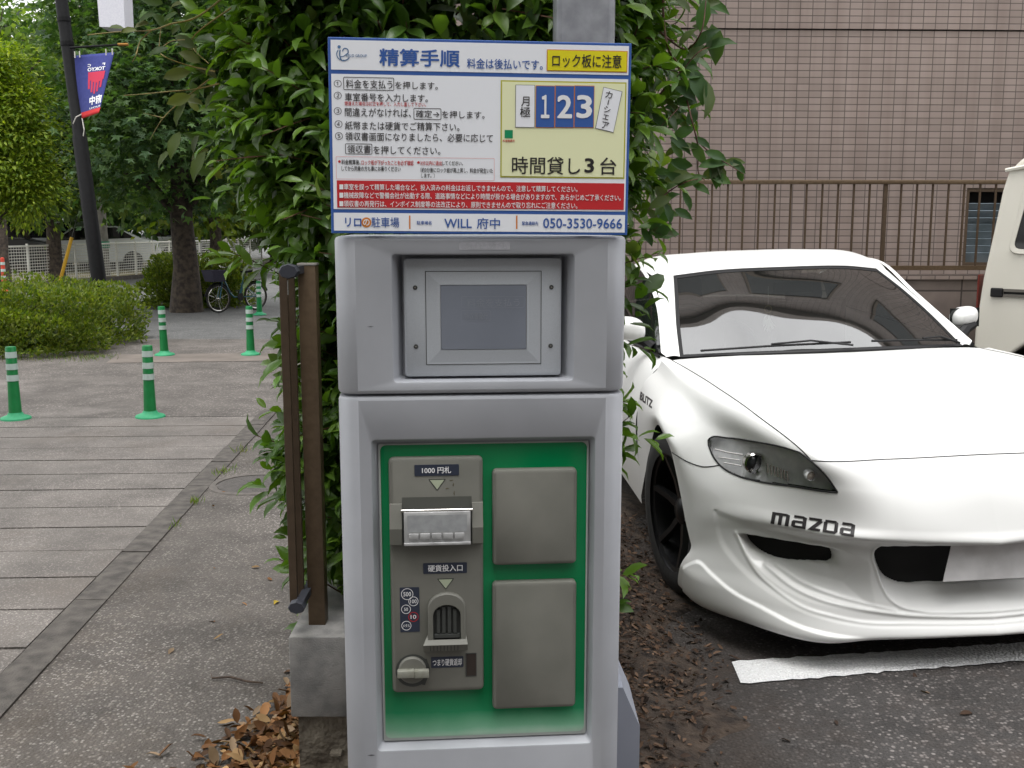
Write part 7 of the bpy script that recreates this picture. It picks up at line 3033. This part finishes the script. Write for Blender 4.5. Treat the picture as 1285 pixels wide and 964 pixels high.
for (xb0, xt0, x1, nm) in ((.21, .30, .98, 'rear_side_window'), (1.18, 1.2, 1.95, 'door_window')):
    pts = [(xb0, zb_), (x1, zb_), (x1, zt_), (xt0, zt_)]
    cxm, czm = sum(p[0] for p in pts) / 4, sum(p[1] for p in pts) / 4
    def rnd(pts, r=.05, n=5):
        out = []
        k = len(pts)
        for i in range(k):
            p, a, b = Vector(pts[i]), Vector(pts[i - 1]), Vector(pts[(i + 1) % k])
            u, v = (a - p).normalized(), (b - p).normalized()
            s_, e_ = p + u * r, p + v * r
            for j in range(n + 1):
                t = j / n
                out.append(tuple(s_ * (1 - t) ** 2 + p * 2 * t * (1 - t) + e_ * t * t))
        return out
    big = rnd([(p[0] + (.035 if p[0] > cxm else -.035), p[1] + (.035 if p[1] > czm else -.035)) for p in pts], .075)
    small = rnd(pts)
    mb = MB()
    n = len(big)
    V = [(x, -.003, z) for x, z in big] + [(x, -.014, z) for x, z in [(cxm + (q[0] - cxm) * .985, czm + (q[1] - czm) * .975) for q in big]] + [(x, -.012, z) for x, z in small] + [(x, .0, z) for x, z in small]
    mb.add(V, [(r_ * n + i, r_ * n + (i + 1) % n, (r_ + 1) * n + (i + 1) % n, (r_ + 1) * n + i) for r_ in range(3) for i in range(n)])
    wf = mb.build(nm, M['van_white'], van, smooth=True, sharp=50, fix=True)
    mb = MB()
    mb.add([(x, -.004, z) for x, z in small], [tuple(range(n))])
    mb.build('pane', mat('van_pane', (.012, .012, .012, 1), None, rough=.06) if not bpy.data.materials.get('van_pane') else bpy.data.materials['van_pane'], wf)
mb = MB()
zr = ZZ(366)
mb.box(.09, -.022, zr - .030, .17, -.002, zr + .030, bev=.008)
rl = mb.build('slide_rail', M['black'], van)
mb = MB()
mb.box(.171, -.014, zr - .026, 1.15, -.002, zr - .008); mb.box(.171, -.014, zr + .008, 1.15, -.002, zr + .026)
mb.box(.171, -.006, zr - .008, 1.15, -.002, zr + .008, mi=1)
mb.build('rail_track', [mat('rail_grey', S(110, 106, 100), None, rough=.4, metallic=.4), M['grille']], rl)
mb = MB()
mb.box(-.012, .02, ZZ(412), .0, .10, ZZ(345), bev=.004)
mb.build('tail_lamp', mat('tail_lamp_red', S(104, 34, 24), None, rough=.3), van)
mb = MB()
mb.box(1.13, -.0022, .3, 1.138, -.001, rz_ - .02); mb.box(1.98, -.0022, .3, 1.988, -.001, rz_ - .02)
mb.build('door_joint', M['car_gap'], van)
for xc, zc in ((arc_c[0], .29), (2.85, .29)):
    for yy in (.10, VW - .10):
        mb = MB()
        Mr = Matrix.Rotation(R(90), 4, 'X')
        mb.lathe([(.0001, -.07), (.18, -.07), (.27, -.08), (.29, -.06), (.29, .06), (.27, .08), (.18, .07), (.0001, .05)], n=32, loc=(xc, yy, .29), M=Mr, cap=False)
        w = mb.build('wheel', M['rubber'], van, smooth=True, sharp=40, fix=True)
        mb = MB()
        sgn = -1 if yy < 1 else 1
        mb.lathe([(.175, .0), (.17, .012), (.10, .008), (.05, .02), (.0001, .02)], n=28, loc=(xc, yy + sgn * .072, .29), M=Mr if sgn < 0 else Matrix.Rotation(R(-90), 4, 'X'), cap=False)
        mb.build('wheel_cover', M['steel'], w, smooth=True, sharp=40)
    mb = MB()
    n = 14
    V, F = [], []
    for yy in (.03, .30):
        for k in range(n + 1):
            a = R(-15 + 210 * k / n)
            V.append((xc + (arc_r - .004) * math.cos(a), yy, (arc_c[1] if xc < 1 else .40) + (arc_r - .012) * math.sin(a)))
    F = [(k, k + 1, n + 2 + k, n + 1 + k) for k in range(n)] + [tuple(n + 1 + k for k in range(n + 1))]
    mb.add(V, F)
    mb.build('wheel_well', M['grille'], van)
